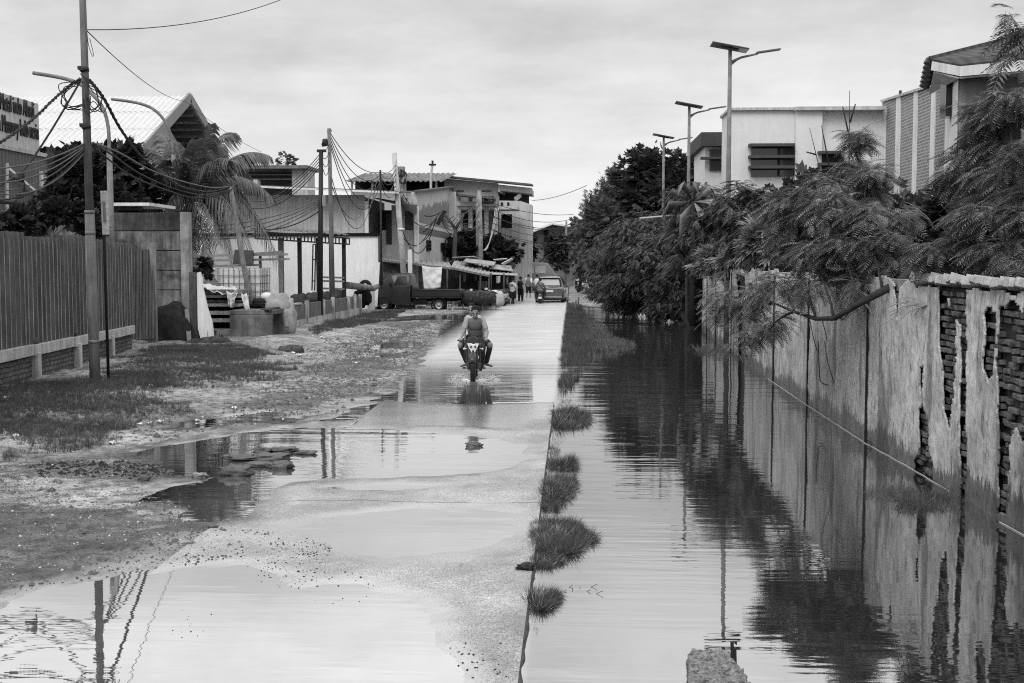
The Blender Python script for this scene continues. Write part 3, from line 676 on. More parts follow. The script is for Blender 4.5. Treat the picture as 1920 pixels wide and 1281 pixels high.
lp = MB(); a = at(1771, 152, 32.2); lp.span((a.x - .1, a.y - .1, a.z - .14), (a.x + .12, a.y + .1, a.z + .14)); lp.tube([a, a + V((.3, .2, .5)), a + V((.5, .3, .6))], .03); lp.build('wall_lamp', GREYM, hs)

# =====================================================================  solar street lamps
def solar_lamp(label, px, Y, top, g='solar street lamps along the canal'):
    p = at(px, top, Y); r = thing('solar_street_lamp', label, 'street lamp', (p.x, Y, .2), g, local=True); h = p.z - .2
    mb = MB(); mb.tube([(0, 0, 0), (0, 0, h * .55), (0, 0, h)], [.085, .07, .05], 10); mb.build('pole', GREYM, r)
    mb = MB(); mb.box((-.02, 0, h + .06), (1.02, .62, .045), ry=R(11)); mb.build('solar_panel', M('solar_panel_cells', .03, .15, .3, 3, spec=.6), r, bevel=.008)
    mb = MB(); mb.box((-.02, 0, h + .02), (.5, .12, .04), ry=R(11)); mb.tube([(0, 0, h - .05), (0, 0, h + .04)], .035, 8); mb.build('bracket', GREYM, r)
    mb = MB(); mb.tube([(.03, 0, h - .34), (.3, 0, h - .22), (.75, 0, h - .12)], [.04, .032, .028], 8); mb.tube([(.03, 0, h - .42), (.25, 0, h - .24)], .02, 6); mb.build('arm', GREYM, r)
    mb = MB(); mb.box((1.04, 0, h - .05), (.66, .2, .045), ry=R(-8)); mb.build('lamp_head', GREYM, r, bevel=.012)
solar_lamp('tallest looking solar street lamp in front of the pale flat roofed building', 1369, 33, 93)
solar_lamp('solar street lamp rising above the dark broadleaf tree, middle of three', 1292.5, 44.6, 200)
solar_lamp('farthest solar street lamp, smallest, showing above the treetops', 1244.5, 56.9, 258)
# =====================================================================  trees and shrubs along the canal
LD = leafmat('dark_leaf', .05); LM = leafmat('mid_leaf', .11); LF = leafmat('feathery_leaf', .17, .5, 1.6, trans=.2); LP = leafmat('pale_vine_leaf', .22); LX = leafmat('deep_leaf', .035)
T_SPRIG = tmpl_sprig(5, .17); T_FR = tmpl_frond(9, .03, .34, .42, 1.0); T_FL = tmpl_frond(8, .06, .34, .38, .95); T_LEAF = tmpl_leaf(.26)
T_THIN = tmpl_sprig(5, .06, .5)
def B(px, py, Y, rx, ry, rd=None):
    p = at(px, py, Y); k = Y / F; return (tuple(p), (rx * k, (rd if rd else (rx + ry) * .5 * k), ry * k))
tree('broadleaf_tree', 'dark round broadleaf tree below the middle solar street lamp', 'tree', (at(1235, 400, 60).x, 60, .2),
     [B(1230, 338, 60, 52, 46), B(1185, 352, 60, 38, 40), B(1288, 330, 61, 46, 34), B(1240, 390, 59, 70, 50), B(1310, 345, 62, 25, 30), B(1205, 310, 60, 25, 22)],
     T_SPRIG, 5200, .42, LD, BARK, .16, group='trees along the canal')
tree('thin_leaved_tree', 'soft thin leaved tree with a wispy tip left of the dark round one', 'tree', (at(1140, 500, 74).x, 74, .2),
     [B(1155, 385, 74, 36, 32), B(1122, 412, 74, 28, 38), B(1155, 425, 73, 44, 40), B(1150, 340, 74, 6, 20), B(1106, 448, 74, 22, 28)],
     T_THIN, 7000, .5, LM, BARK, .14, group='trees along the canal', tight=.26, down=-.1)
tree('distant_tree', 'dim distant tree over the parked white scooters', 'tree', (at(1085, 520, 90).x, 90, .2),
     [B(1092, 440, 90, 22, 30), B(1104, 485, 88, 28, 32), B(1078, 458, 92, 10, 22), B(1125, 470, 86, 30, 46)], T_SPRIG, 3200, .42, LM, BARK, .15, group='trees along the canal')
bs = gnd(1303, 614)
tree('overhanging_tree', 'big spreading tree drooping its branches low over the dark canal water', 'tree', (bs.x, bs.y, -.2),
     [B(1300, 420, 47, 62, 34), B(1228, 440, 52, 80, 34), B(1180, 478, 54, 74, 30), B(1260, 480, 49, 80, 40), B(1156, 520, 57, 46, 26), B(1212, 525, 52, 74, 30), B(1275, 535, 47, 55, 34), B(1140, 552, 60, 32, 16), B(1190, 566, 53, 50, 20), B(1255, 572, 48.5, 50, 24), B(1292, 590, 47, 26, 22), B(1310, 500, 46.5, 30, 50), B(1300, 385, 43.4, 46, 40), B(1294, 460, 43.2, 40, 50)],
     T_FL, 21000, .29, LM, BARK, .2, layer=.75, fork=.5, group='trees along the canal', k=34, tight=.24, down=.35, flat=.45)
# smaller growth crowding the top of the wall
def bush(name, label, Y, blobs, tm, n, size, mat, tr=.05, **kw):
    c = blobs[0][0]; return tree(name, label, kw.pop('cat', 'shrub'), (c[0], Y, .25), blobs, tm, n, size, mat, BARK, tr, **kw)
bush('flame_shrub', 'layered leafy shrub in front of the lowest solar lamp pole', 31, [B(1390, 372, 31, 55, 24), B(1440, 395, 31, 60, 30), B(1350, 412, 31.5, 50, 30), B(1400, 430, 30.5, 66, 34), B(1460, 440, 30, 50, 36), B(1500, 372, 31, 50, 22)], T_FL, 5400, .27, LM, flat=.3, layer=.7, group='shrubs over the wall')
bush('shady_shrub', 'dark leafy shrub filling the gap above the far wall end', 43, [B(1345, 470, 42, 40, 34), B(1380, 468, 39, 50, 30), B(1322, 440, 44, 24, 34), B(1440, 470, 33, 50, 22)], T_FL, 3000, .34, LD, layer=.7, group='shrubs over the wall')
bush('vine_tangle', 'pale tangled vine spilling over the top of the far wall', 30, [B(1345, 490, 38, 32, 14), B(1400, 478, 33, 44, 22), B(1455, 462, 29, 44, 28), B(1500, 452, 26, 36, 22), B(1425, 504, 31, 40, 10)], T_THIN, 5200, .42, LP, .02, group='shrubs over the wall', tight=.28, down=.4)
bush('back_thicket', 'dim thicket behind the feathery trees under the pale building', 30, [B(1540, 410, 31, 90, 50), B(1640, 420, 30, 80, 44), B(1470, 430, 31, 60, 50), B(1720, 420, 28, 60, 40), B(1580, 470, 29, 90, 40), B(1700, 470, 26, 70, 36)], T_SPRIG, 3400, .4, LD, .06, group='shrubs over the wall', shell=.4)
bush('back_thicket', 'dim thicket behind the right hand feathery tree by the tiled house', 22, [B(1810, 420, 22, 50, 60), B(1880, 380, 21, 60, 80), B(1850, 480, 20, 80, 34), B(1930, 440, 20, 40, 80)], T_SPRIG, 1900, .36, LD, .06, group='shrubs over the wall', shell=.4)
def feathery(name, label, base, blobs, n, size, extra=None, **kw):
    r = tree(name, label, 'tree', base, blobs, T_FR, n, size, LF, BARK, kw.pop('tr', .07), k=kw.pop('k', 40), tight=.24, down=.3, shell=.6, twigs=2.2, layer=.7, flat=.35, **kw)
    return r
yb, zb = wallhit(1690, 530); fb = V((float(wx(yb)) + .45, yb + .3, .3))
fe = feathery('feathery_tree', 'feathery leaved tree whose dark limb droops over the wall into the canal', fb,
         [B(1603, 285, 18.5, 24, 34), B(1560, 350, 18, 46, 30), B(1625, 350, 17.5, 40, 34), B(1500, 400, 18.5, 52, 36), B(1570, 410, 17.5, 60, 40), B(1650, 415, 16.8, 48, 40), B(1480, 450, 18.5, 44, 30), B(1550, 470, 17.2, 60, 34), B(1630, 475, 16.5, 60, 36), B(1690, 465, 16.3, 40, 40)], 6200, .23)
# the drooping limb and its sprays
lm = MB(); Yd = 15.4
lp_ = [at(1712, 505, 15.8), at(1688, 528, 15.5), at(1655, 546, 15.4), at(1610, 570, 15.6), at(1565, 597, 16.0), at(1530, 598, 16.6), at(1490, 585, 17.4), at(1450, 568, 18.2), at(1415, 566, 18.8)]
lm.tube(lp_, [.07, .06, .05, .042, .036, .03, .022, .014, .007], 8)
for i, e in ((3, at(1590, 500, 16)), (4, at(1540, 520, 16.4)), (5, at(1505, 520, 17)), (6, at(1460, 530, 18)), (6, at(1440, 620, 18.4)), (7, at(1390, 600, 19)), (7, at(1370, 560, 19.4)), (2, at(1640, 480, 15.6))):
    limb(lm, lp_[i], e, .024, .006, .05, 6)
for x, y0, y1 in ((1518, 598, 660), (1541, 600, 640), (1546, 640, 720)): lm.tube([at(x, y0, 16.3), at(x + 6, (y0 + y1) / 2, 16.3), at(x + 2 + .2 * (y1 - y0), y1, 16.3)], .006, 5)
lm.build('limb', BARK, fe)
P, D = clumps([B(1400, 545, 19, 55, 26), B(1375, 590, 19.2, 44, 30), B(1440, 600, 18.6, 30, 26), B(1460, 540, 18.2, 44, 26), B(1520, 545, 17, 40, 24), B(1580, 535, 16.3, 50, 26), B(1360, 560, 19.6, 34, 20), B(1395, 640, 18.9, 24, 26)], 1150, 30, .26, .5, .4)
D, up_ = layered(D, .55); vs, q = scatter(*T_FR, P, D, .24 * (.6 + .6 * rng.random(len(P))), up_); np_mesh('drooping_spray', vs, q, LF, fe)
feathery('feathery_tree', 'largest feathery leaved tree, at the right beside the tiled house', (5.9, 14.5, .3),
         [B(1835, 235, 15, 30, 40), B(1890, 250, 14.5, 44, 50), B(1812, 320, 15, 36, 40), B(1870, 330, 14, 56, 50), B(1800, 400, 14.5, 44, 44), B(1865, 415, 13.5, 60, 50), B(1930, 330, 13.5, 44, 80), B(1790, 475, 14, 52, 30), B(1870, 480, 13, 60, 30), B(1950, 430, 13, 46, 70), B(1900, 180, 14, 24, 24)], 7600, .215)
tw = feathery('feathery_tree', 'feathery sprigs reaching into the sky over the tiled roof', (7.0, 12.2, .3), [B(1900, 42, 12.2, 24, 24), B(1922, 90, 12, 26, 34), B(1945, 50, 12, 20, 40)], 70, .30, k=8, tr=.03)
# small bare stems
st = thing('bare_sapling', 'leafless thin stems standing before the pale building wall', 'sapling', (at(1590, 340, 24).x, 24, .3)); mb = MB()
for pts in ([(1600, 420), (1592, 300), (1593, 170)], [(1593, 260), (1580, 200)], [(1594, 230), (1604, 195)], [(1560, 380), (1540, 330), (1518, 240)], [(1530, 290), (1512, 285)], [(1560, 340), (1545, 260), (1540, 235)]):
    mb.tube([at(x, y, 24) for x, y in pts], [.02, .012, .005][:len(pts)], 5)
mb.build('stem', BARK, st)
bl = thing('banana_plant', 'young banana plant with split drooping leaves among the canal trees', 'plant', (at(1300, 400, 42).x, 42, .25)); mb = MB()
for sx_, sy_, dr in ((-42, -18, 20), (-22, -34, 24), (6, -36, 20), (34, -24, 26), (46, 0, 30), (-46, 6, 34), (14, 20, 60), (-20, 30, 56)):
    a = at(1300, 378, 42); e = at(1300 + sx_, 378 + sy_, 41.6); g_ = at(1300 + sx_ * 1.35, 378 + sy_ + dr, 41.3); d = (e - a).normalized(); sd_ = d.cross(V((0, 1, 0))).normalized() + V((0, .7, 0))
    w_ = .13; mb.add([a, e + sd_ * w_, e - sd_ * w_, g_], [(0, 1, 3, 2)], True)
mb.build('leaf', leafmat('banana_leaf', .22), bl, solid=.004)
mb = MB(); mb.tube([(bl.location.x, 42, .2), at(1300, 378, 42)], [.12, .07], 8); mb.build('stem', BARK, bl)
pl_ = MB(); pl_.bar(at(1200, 409, 48), at(1292, 401, 46), .06, .05); tag(pl_.build('bamboo_pole', M('pale_bamboo', .5, .6, .2, 5)), 'pale bamboo pole lying across the overhanging tree', 'pole')
# fallen block and weed at the wall foot
# =====================================================================  left: pole, fence, yard wall
GALV = M('corrugated_sheet', .12, .45, .3, 2.2, streak=.5, spec=.5, metal=.45, spots=.25, spotc=.06, sscale=4)
def fx(y): return float(np.interp(y, [10, 21.8, 29, 34], [-9.0, -10.3, -11.1, -11.7]))
FD = (V((fx(29), 29, 0)) - V((fx(21.8), 21.8, 0))).normalized()
FN = V((FD.y, -FD.x, 0))                              # towards the road
f0, f1 = V((fx(12), 12, 0)), V((fx(29), 29, 0))
fence = thing('corrugated_fence', 'long corrugated metal sheet fence on a low brick plinth at the left', 'fence', (f0.x, f0.y, 0))
Lf = (f1 - f0).length; k = 9
for i in range(k):
    a = f0.lerp(f1, i / k); bq = f0.lerp(f1, (i + 1) / k + .004)
    mb = MB(); mb.corr(a + V((0, 0, .95 - .012 * i)) + FN * (.004 * (i % 2)), bq - a, V((0, 0, 2.12 + .05 * math.sin(i * 2.3))), FN, .235, .06, jag=.03)
    mb.build('metal_sheet', GALV, fence, solid=.004)
rb_ = MB()  # pale strips on the ridge tops: the ribs' bright highlights put into the colour
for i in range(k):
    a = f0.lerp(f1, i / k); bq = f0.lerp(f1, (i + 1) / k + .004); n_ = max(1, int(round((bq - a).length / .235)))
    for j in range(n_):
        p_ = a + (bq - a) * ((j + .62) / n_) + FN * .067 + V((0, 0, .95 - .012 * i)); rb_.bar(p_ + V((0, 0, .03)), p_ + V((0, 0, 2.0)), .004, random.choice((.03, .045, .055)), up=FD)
rb_.build('rib_highlights', M('painted_rib_highlight', .25, .5, .4, 3, streak=.55, sscale=5), fence)
pk = MB(); pk.bar(f0 + FN * -.05 + V((0, 0, .3)), f1 + FN * -.05 + V((0, 0, .3)), .16, .9)
m, t, b, out = newmat('rough_brickwork'); gpos = t.new('ShaderNodeNewGeometry').outputs['Position']; sp = t.new('ShaderNodeSeparateXYZ'); t.link(gpos, sp.inputs[0]); cb = t.new('ShaderNodeCombineXYZ')
nz = t.noise(gpos, 3, 3, .5); t.link(t.math('ADD', sp.outputs[1], t.math('MULTIPLY', nz, .12)), cb.inputs[0]); t.link(t.math('ADD', sp.outputs[2], t.math('MULTIPLY', nz, .08)), cb.inputs[1])
bt = t.new('ShaderNodeTexBrick'); t.link(cb.outputs[0], bt.inputs['Vector']); bt.inputs['Scale'].default_value = 2.2; bt.inputs['Color1'].default_value = (.12,) * 3 + (1,); bt.inputs['Color2'].default_value = (.06,) * 3 + (1,); bt.inputs['Mortar'].default_value = (.03,) * 3 + (1,); bt.inputs['Mortar Size'].default_value = .025; bt.inputs['Brick Width'].default_value = .45; bt.inputs['Row Height'].default_value = .2; bt.inputs['Bias'].default_value = -.2
mlt = t.math('MULTIPLY', bt.outputs['Color'], t.ramp(t.noise(gpos, 9, 5, .7), .3, .7, .4, 1.6)); setv(t, b.inputs['Base Color'], mlt); b.inputs['Roughness'].default_value = .95
bn = t.new('ShaderNodeBump'); bn.inputs['Strength'].default_value = 1; bn.inputs['Distance'].default_value = .03; t.link(bt.outputs['Fac'], bn.inputs['Height']); bn.invert = True; t.link(bn.outputs[0], b.inputs['Normal']); BRICKM = m
pk.build('brick_plinth', BRICKM, fence)
bm = MB()
for i in range(7):
    a = f0.lerp(f1, i / 7); bq = f0.lerp(f1, (i + .97) / 7); bm.bar(a + FN * .07 + V((0, 0, .86 - i * .012)), bq + FN * .07 + V((0, 0, .86 - i * .012)), .13, .21)
bm.build('concrete_beam', CONCL, fence, bevel=.012)
for y in (14.4, 16.9, 19.35, 21.85, 24.4, 26.9):
    mb = MB(); mb.span((fx(y) + .02, y - .07, -.1), (fx(y) + .17, y + .07, .76)); mb.build('concrete_post', CONCL, fence, bevel=.012)
for y in (21.9, 24.35):
    mb = MB(); mb.lump((fx(y) + .07, y, .98), (.06, .06, .07), 3, .2); mb.build('rusty_stub', RUST, fence)
fo = MB(); fo.bar(V((fx(20) + .15, 20, .1)), V((fx(29) + .15, 29, .2)), .1, .2); fo.build('footing', CONC, fence)

# big utility pole
pb = gnd(179, 731, .12); Yp = pb.y
pole = thing('utility_pole', 'tall grey concrete utility pole nearest the camera, carrying knotted black cables', 'utility pole', (pb.x, Yp, 0))
def onpole(py, dx=0): 
    f_ = (731 - py) / 731; return at(178 - 23 * f_ + dx, py, Yp)
zt = 9.4
def polex(z): return pb.x + (at(155, 0, Yp).x - pb.x) * (z / at(155, 0, Yp).z)
mb = MB(); mb.tube([(polex(-.3), Yp, -.3), (polex(3.4), Yp, 3.4)], [.098, .088], 16); mb.tube([(polex(3.4), Yp, 3.4), (polex(zt), Yp, zt)], [.076, .05], 16); mb.build('pole', M('pole_concrete', .16, .85, .25, 3, streak=.4, bump=.2), pole)
for z_, r_ in ((3.4, .094), (3.02, .094), (1.02, .1)): mb = MB(); mb.tube([(polex(z_), Yp, z_ - .03), (polex(z_), Yp, z_ + .03)], r_, 16); mb.build('collar', GREYM, pole)
for z in (5.98, 4.95):
    mb = MB(); mb.tube([(polex(z), Yp, z - .03), (polex(z), Yp, z + .03)], .075, 12); mb.box((polex(z) + .03, Yp - .07, z), (.14, .04, .04)); mb.box((polex(z) - .07, Yp - .05, z + .03), (.08, .04, .06)); mb.lump((polex(z), Yp - .07, z), (.08, .04, .05), 4, .5); mb.build('cable_clamp', BLACKM, pole)
CB = M('cable', .025); CBG = M('grey_cable', .10, .6, .2, 4)
top = onpole(145); mid = onpole(268)
def pxc(pts, Y): return [at(x, y, Y if not hasattr(Y, '__len__') else Y[i]) for i, (x, y) in enumerate(pts)]
def smooth(pts, k=4):
    pts = [V(p) for p in pts]; out = []
    for i in range(len(pts) - 1):
        p0, p1, p2, p3 = pts[max(i - 1, 0)], pts[i], pts[i + 1], pts[min(i + 2, len(pts) - 1)]
        for j in range(k):
            u = j / k; out.append(.5 * ((2 * p1) + (p2 - p0) * u + (2 * p0 - 5 * p1 + 4 * p2 - p3) * u * u + (3 * p1 - p0 - 3 * p2 + p3) * u ** 3))
    return out + [pts[-1]]
def twist(pts, r=.014, rad=.022, turns=14):
    pts = smooth(pts, 8); n = len(pts); o = []
    for ph in (0, 2.1, 4.2):
        o.append([p + V((math.cos(ph + turns * 2 * PI * i / n), 0, math.sin(ph + turns * 2 * PI * i / n))) * rad for i, p in enumerate(pts)])
    return o
tw_ = twist(pxc([(150, 148), (110, 178), (60, 225), (0, 267), (-80, 300)], [22.6, 21.8, 20.5, 19, 17]))
cable('thick twisted cable sagging from the tall pole down to the left edge', tw_[0], .016, parts=tw_[1:], group='cables on the tall pole')
tw_ = twist(pxc([(168, 150), (195, 185), (225, 240), (262, 290), (310, 332), (345, 352), (392, 360), (430, 352)], [22.6, 23.5, 25, 28, 31, 33, 35, 36]))
cable('thick twisted cable dropping from the tall pole to the leaning trunk past the palm', tw_[0], .018, parts=tw_[1:], group='cables on the tall pole')
cable('single dark cable slanting steeply from the tall pole top to the fence line', smooth(pxc([(152, 150), (120, 205), (85, 262), (45, 318), (0, 348), (-60, 385)], [22.6, 22, 21.4, 20.6, 19.6, 18])), .02, group='cables on the tall pole')
cable('fine wire running from the tall pole up to the sky at top', catenary(at(162, 56, Yp), at(560, -14, 30), .25), .009, name='overhead_wire')
cable('fine wire slanting from the tall pole over the warehouse gable', catenary(at(163, 58, Yp), at(348, 190, 52), .3) + catenary(at(348, 190, 52), at(490, 285, 64), .2)[1:], .01, name='overhead_wire')
lo = MB(); lo.tube(smooth(pxc([(163, 60), (166, 85), (173, 105), (175, 100), (168, 72)], Yp - .05)), .006, 5); tag(lo.build('wire_loop', CB), 'small loose wire loop dangling near the top of the tall pole', 'cable')
for q, lab in (([(147, 152), (125, 170), (121, 195), (135, 206), (158, 196)], 'wide'), ([(160, 150), (174, 165), (190, 185), (186, 205), (172, 210), (162, 180)], 'dense')):
    mb = MB()
    for i in range(5):
        mb.tube(smooth([p + V((random.gauss(0, .05), random.gauss(0, .06), random.gauss(0, .07))) for p in pxc(q, Yp - .06)], 6), .009, 5)
    tag(mb.build('cable_coil', CB), {'wide': 'open cable coil hanging left of the tall pole', 'dense': 'dense tangled cable coil hanging right of the tall pole'}[lab], 'cable coil')
for i, (x1, y1, Y1_) in enumerate(((-40, 318, 18), (-40, 330, 18.4), (-40, 342, 19), (-40, 356, 19.2), (-40, 372, 18.8), (-40, 352, 17.6))):
    cable(['grey cable fanning left from the tall pole, highest of the fan', 'grey cable fanning left from the tall pole, second of the fan', 'grey cable fanning left from the tall pole, third of the fan', 'grey cable fanning left from the tall pole, fourth of the fan', 'lowest cable fanning left from the tall pole', 'slack cable crossing under the fan left of the tall pole'][i],
          catenary(onpole(268 + i * 3, -3), at(x1, y1, Y1_), .12 + .05 * i), .010 if i % 2 else .013, CBG if i != 4 else CB, group='cable fan left of the tall pole')
bx = MB(); bx.lump(at(40, 332, 20), (.05, .05, .1), 2, .3); bx.lump(at(32, 334, 20), (.08, .05, .05), 5, .3); bx.tube(pxc([(42, 330), (46, 345), (45, 360)], 20), .012, 5); tag(bx.build('splice_box', BLACKM), 'small black splice hanging on the cable fan', 'cable joint')
for i, (pts, dep) in enumerate((([(172, 270), (210, 290), (260, 325), (320, 352), (380, 366), (430, 356)], [22.6, 25, 29, 32, 34, 36]), ([(172, 272), (205, 300), (250, 332), (310, 356), (370, 372), (430, 360)], [22.6, 25, 28, 31, 34, 36]), ([(173, 268), (222, 286), (280, 318), (340, 340), (395, 352), (430, 350)], [22.6, 25, 29, 32, 34, 36]))):
    cable(('lower dark cable running from the tall pole behind the palm', 'slackest dark cable running from the tall pole behind the palm', 'upper grey cable running from the tall pole behind the palm')[i], smooth(pxc(pts, dep)), .022, CB if i < 2 else CBG, group='cables toward the palm')

# sign on a black post, seen almost edge on
sb = gnd(204, 724, .15); sg = thing('sign_post', 'thin black post with a narrow white sign seen edge on, beside the tall pole', 'sign', (sb.x, sb.y, 0))
stp = at(191, 360, sb.y); mb = MB(); mb.tube([(sb.x, sb.y, -.1), at(195, 440, sb.y), stp], .028, 10); mb.build('post', BLACKM, sg)
mb = MB(); c0, c1 = at(193, 358, sb.y - .1), at(197, 440, sb.y - .1); mb.bar(c0 + V((.02, 0, 0)), c1 + V((.02, 0, 0)), .13, .035); mb.build('sign_plate', M('worn_sign_face', .45, .5, .4, 9, streak=.3), sg)
mb = MB(); mb.bar(at(194.5, 378, sb.y - .13), at(196.5, 415, sb.y - .13), .05, .01); mb.build('faded_mark', GREYM, sg)
# curved arm lamps behind
for i, (px, ytop, Y, bend) in enumerate(((196, 190, 31, [(205, 285), (203, 240), (194, 205), (176, 180), (150, 158), (115, 146), (62, 137)]), (325, 240, 40, [(325, 290), (322, 262), (312, 232), (292, 208), (268, 196), (240, 190), (209, 186)]))):
    p = at(bend[0][0], bend[0][1], Y); th = thing('street_lamp', ('bent arm lamp post behind the tall pole, its arm reaching left', 'bent arm lamp post in front of the warehouse roof')[i], 'street lamp', (p.x, Y, .2), 'bent arm lamp posts')
    mb = MB(); mb.tube([(p.x, Y, .1), (p.x, Y, p.z)], [.1, .075], 10); mb.build('pole', GREYM, th)
    mb = MB(); mb.tube(smooth(pxc(bend, Y)), .05, 8); mb.build('arm', GREYM, th)

# concrete panel wall with post, torn sheets, white board
yw = thing('panel_wall', 'tall stained wall of stacked concrete panels, black with moss at its foot', 'wall', (-12, 33, 0))
xa, xb = at(205, 500, 33).x, at(340, 500, 33).x
for i in range(7):
    mb = MB(); z0 = i * .56; mb.span((xa, 33 + .004 * (i % 2), z0 + .012), (xb, 33.1, min(z0 + .55, 3.88))); mb.build('concrete_panel', (CONCD if i in (0, 1, 6) else M('stained_concrete', .17, .9, .6, 1.9, streak=.65, bump=.6, bscale=18, spots=.9, spotc=.03, sscale=2)), yw, bevel=.008)
mb = MB(); mb.span((xa + .02, 33.101, 0), (xb - .02, 33.16, 3.8)); mb.build('joint_backing', DARK, yw)
mb = MB(); a = at(338, 398, 32.8); mb.span((a.x, 32.75, 1.0), (a.x + .26, 33.0, a.z)); mb.span((a.x + .04, 32.8, -.1), (a.x + .22, 33.0, 1.0)); mb.build('concrete_post', CONC, yw, bevel=.015)
mb = MB(); mb.span((xa - 4.5, 33.3, 0), (xa, 33.4, 3.55)); mb.build('concrete_panel', M('stained_concrete', .2), yw)
mb = MB(); mb.lump((at(325, 640, 32.3).x, 32.4, .55), (.5, .35, .65), 8, .5); mb.lump((at(300, 640, 32.4).x, 32.5, .4), (.45, .35, .5), 5, .5); tag(mb.build('soil_mound', M('black_soil', .03, .95, .5, 6, bump=1)), 'black soil mound heaped against the foot of the panel wall', 'mound')
gs = thing('loose_metal_sheet', 'torn corrugated sheets leaning in front of the concrete panel wall', 'metal sheet', (at(255, 640, 31).x, 31, 0))
for i, (x0, x1, y0, y1, rip) in enumerate(((227, 250, 466, 600, .1), (243, 286, 468, 637, .02))):
    a = at(x0, y1, 31 - .1 * i); c = at(x1, y0, 31.3 - .1 * i); mb = MB(); mb.corr(a, V((c.x - a.x, .35, 0)), V((.02, .15, c.z - a.z)), (0.3, -1, 0), .19, .04, jag=rip); mb.build('metal_sheet', GALV, gs, solid=.004)
mb = MB(); a = at(283, 640, 31.25); mb.span((a.x - .1, 31.3, 0), (a.x + .16, 31.36, at(283, 455, 31.3).z)); mb.build('upright', M('grey_board', .2, .85, .3, 5, streak=.4), gs)
aw = thing('lean_to_roof', 'small lean-to roof with pale edge standing above the fence end', 'roof', (at(245, 400, 34.5).x, 34.5, 0))
mb = MB(); a = at(203, 387, 34); c = at(286, 381, 34); mb.span((a.x, 33.7, a.z), (c.x, 36, a.z + .09)); mb.build('roof_sheet', WHITE, aw)
mb = MB(); a = at(213, 395, 34.2); c = at(268, 390, 34.2); mb.span((a.x, 34.1, a.z), (c.x, 34.2, a.z + .12)); a2 = at(208, 440, 34.2); mb.span((a2.x - .08, 34.1, 0), (a2.x + .12, 34.3, a.z + .1)); mb.build('timber', WOODD, aw)
wbd = MB(); pts = [(369, 512), (374, 510), (380, 545), (388, 580), (396, 605), (400, 640), (392, 640), (389, 618), (387, 640), (384, 655), (377, 640), (371, 615)]
wbd.prism([at(x, y, 32.2) for x, y in pts], (0.03, .05, 0)); tag(wbd.build('broken_board', WHITE), 'jagged white broken board standing beside the concrete post', 'board')
dk = MB(); a = at(356, 510, 32.5); dk.span((a.x, 32.4, 0), (a.x + .2, 32.55, a.z)); tag(dk.build('plank', WOODD), 'dark upright plank between the concrete post and the white board', 'plank')
dk = MB(); dk.bar(at(356, 655, 32), at(350, 580, 32.4), .12, .04); tag(dk.build('plank', M('grey_board', .2)), 'grey weathered plank leaning at the foot of the concrete post', 'plank')
dk = MB(); dk.bar(gnd(270, 668, .2), gnd(340, 660, .2), .2, .06); tag(dk.build('plank', WOODD), 'dark plank lying in the grass before the panel wall', 'plank')

# dark trees and ivy behind the fence
tree('dark_tree', 'dark dense tree behind the fence and the tall pole', 'tree', (at(190, 420, 37).x, 37, 0), [B(185, 325, 37, 55, 44), B(130, 345, 36, 44, 40), B(240, 340, 38, 44, 44), B(180, 390, 36, 80, 40), B(110, 385, 35, 36, 34), B(265, 370, 37.5, 30, 40), B(215, 300, 37, 36, 26)], T_SPRIG, 6000, .34, LX, BARK, .12, group='trees behind the fence')
bush('ivy_hedge', 'dark ivy hanging over the top of the corrugated fence', 27, [B(20, 415, 27, 40, 22), B(70, 412, 28, 40, 20), B(120, 410, 29, 40, 22), B(-40, 415, 26, 40, 24), B(165, 418, 30, 34, 18)], T_SPRIG, 2600, .22, LX, .03, cat='hedge')
rl_ = MB(); rl_.tube(smooth(pxc([(-20, 375), (10, 378), (30, 380)], 25)), .06, 8); tag(rl_.build('ridged_hose', BLACKM), 'black ridged hose end poking in above the ivy', 'hose')

# factory with raised lettering
FX = -20.0
def fpl(px, py, X=FX):
    d = ray(px, py); Y = X / d.x * d.y; return V((X, Y, EYE + d.z * Y / d.y))
fac_ = thing('factory', 'grey corrugated factory shed with lettering sign on its parapet at the far left', 'building', (FX, 40, 0))
ptop = fpl(160, 308); pfar = ptop.y
mb = MB(); mb.corr((FX, 28, 0), (0, pfar - 28, 0), (0, 0, ptop.z), (1, 0, 0), .25, .03); mb.build('wall', M('factory_sheet', .14, .7, .15, 2, streak=.15), fac_, solid=.01)
mb = MB(); mb.span((FX - 14, 28, 0), (FX - .05, pfar, ptop.z - .15)); mb.build('shed_body', M('factory_sheet', .14), fac_)
mb = MB(); mb.bar((FX + .05, 28, ptop.z + .02), (FX + .05, pfar, ptop.z + .02), .1, .14); mb.build('gutter', CONCL, fac_)
s0, s1 = fpl(69, 195), fpl(69, 283); mb = MB(); mb.span((FX - .2, 30, s1.z - .06), (FX + .06, s0.y, s0.z)); sgn = mb.build('sign_panel', M('sign_panel_grey', .50, .8, .1, 2, streak=.2), fac_)
def text_mesh(body, size, loc, rot, mat, parent, name='lettering', ext=.03, sx=1, bold=0):
    cu = bpy.data.curves.new('lettering', 'FONT'); cu.body = body; cu.size = size; cu.extrude = ext; cu.offset = bold; cu.align_x = 'RIGHT'
    tmp = bpy.data.objects.new('tmp', cu); COL.objects.link(tmp); dg = bpy.context.evaluated_depsgraph_get()
    me = bpy.data.meshes.new_from_object(tmp.evaluated_get(dg)); bpy.data.objects.remove(tmp)
    mt = Matrix.Translation(V(loc)) @ Euler(rot).to_matrix().to_4x4() @ Matrix.Diagonal((sx, 1, 1, 1)); me.transform(mt)
    if parent.name in ORG: me.transform(Matrix.Translation(-ORG[parent.name]))
    me.materials.clear(); me.materials.append(mat); o = bpy.data.objects.new(name, me); return finish(o, parent)
LT = M('sign_letter', .05, .6, .3, 6, streak=.3)
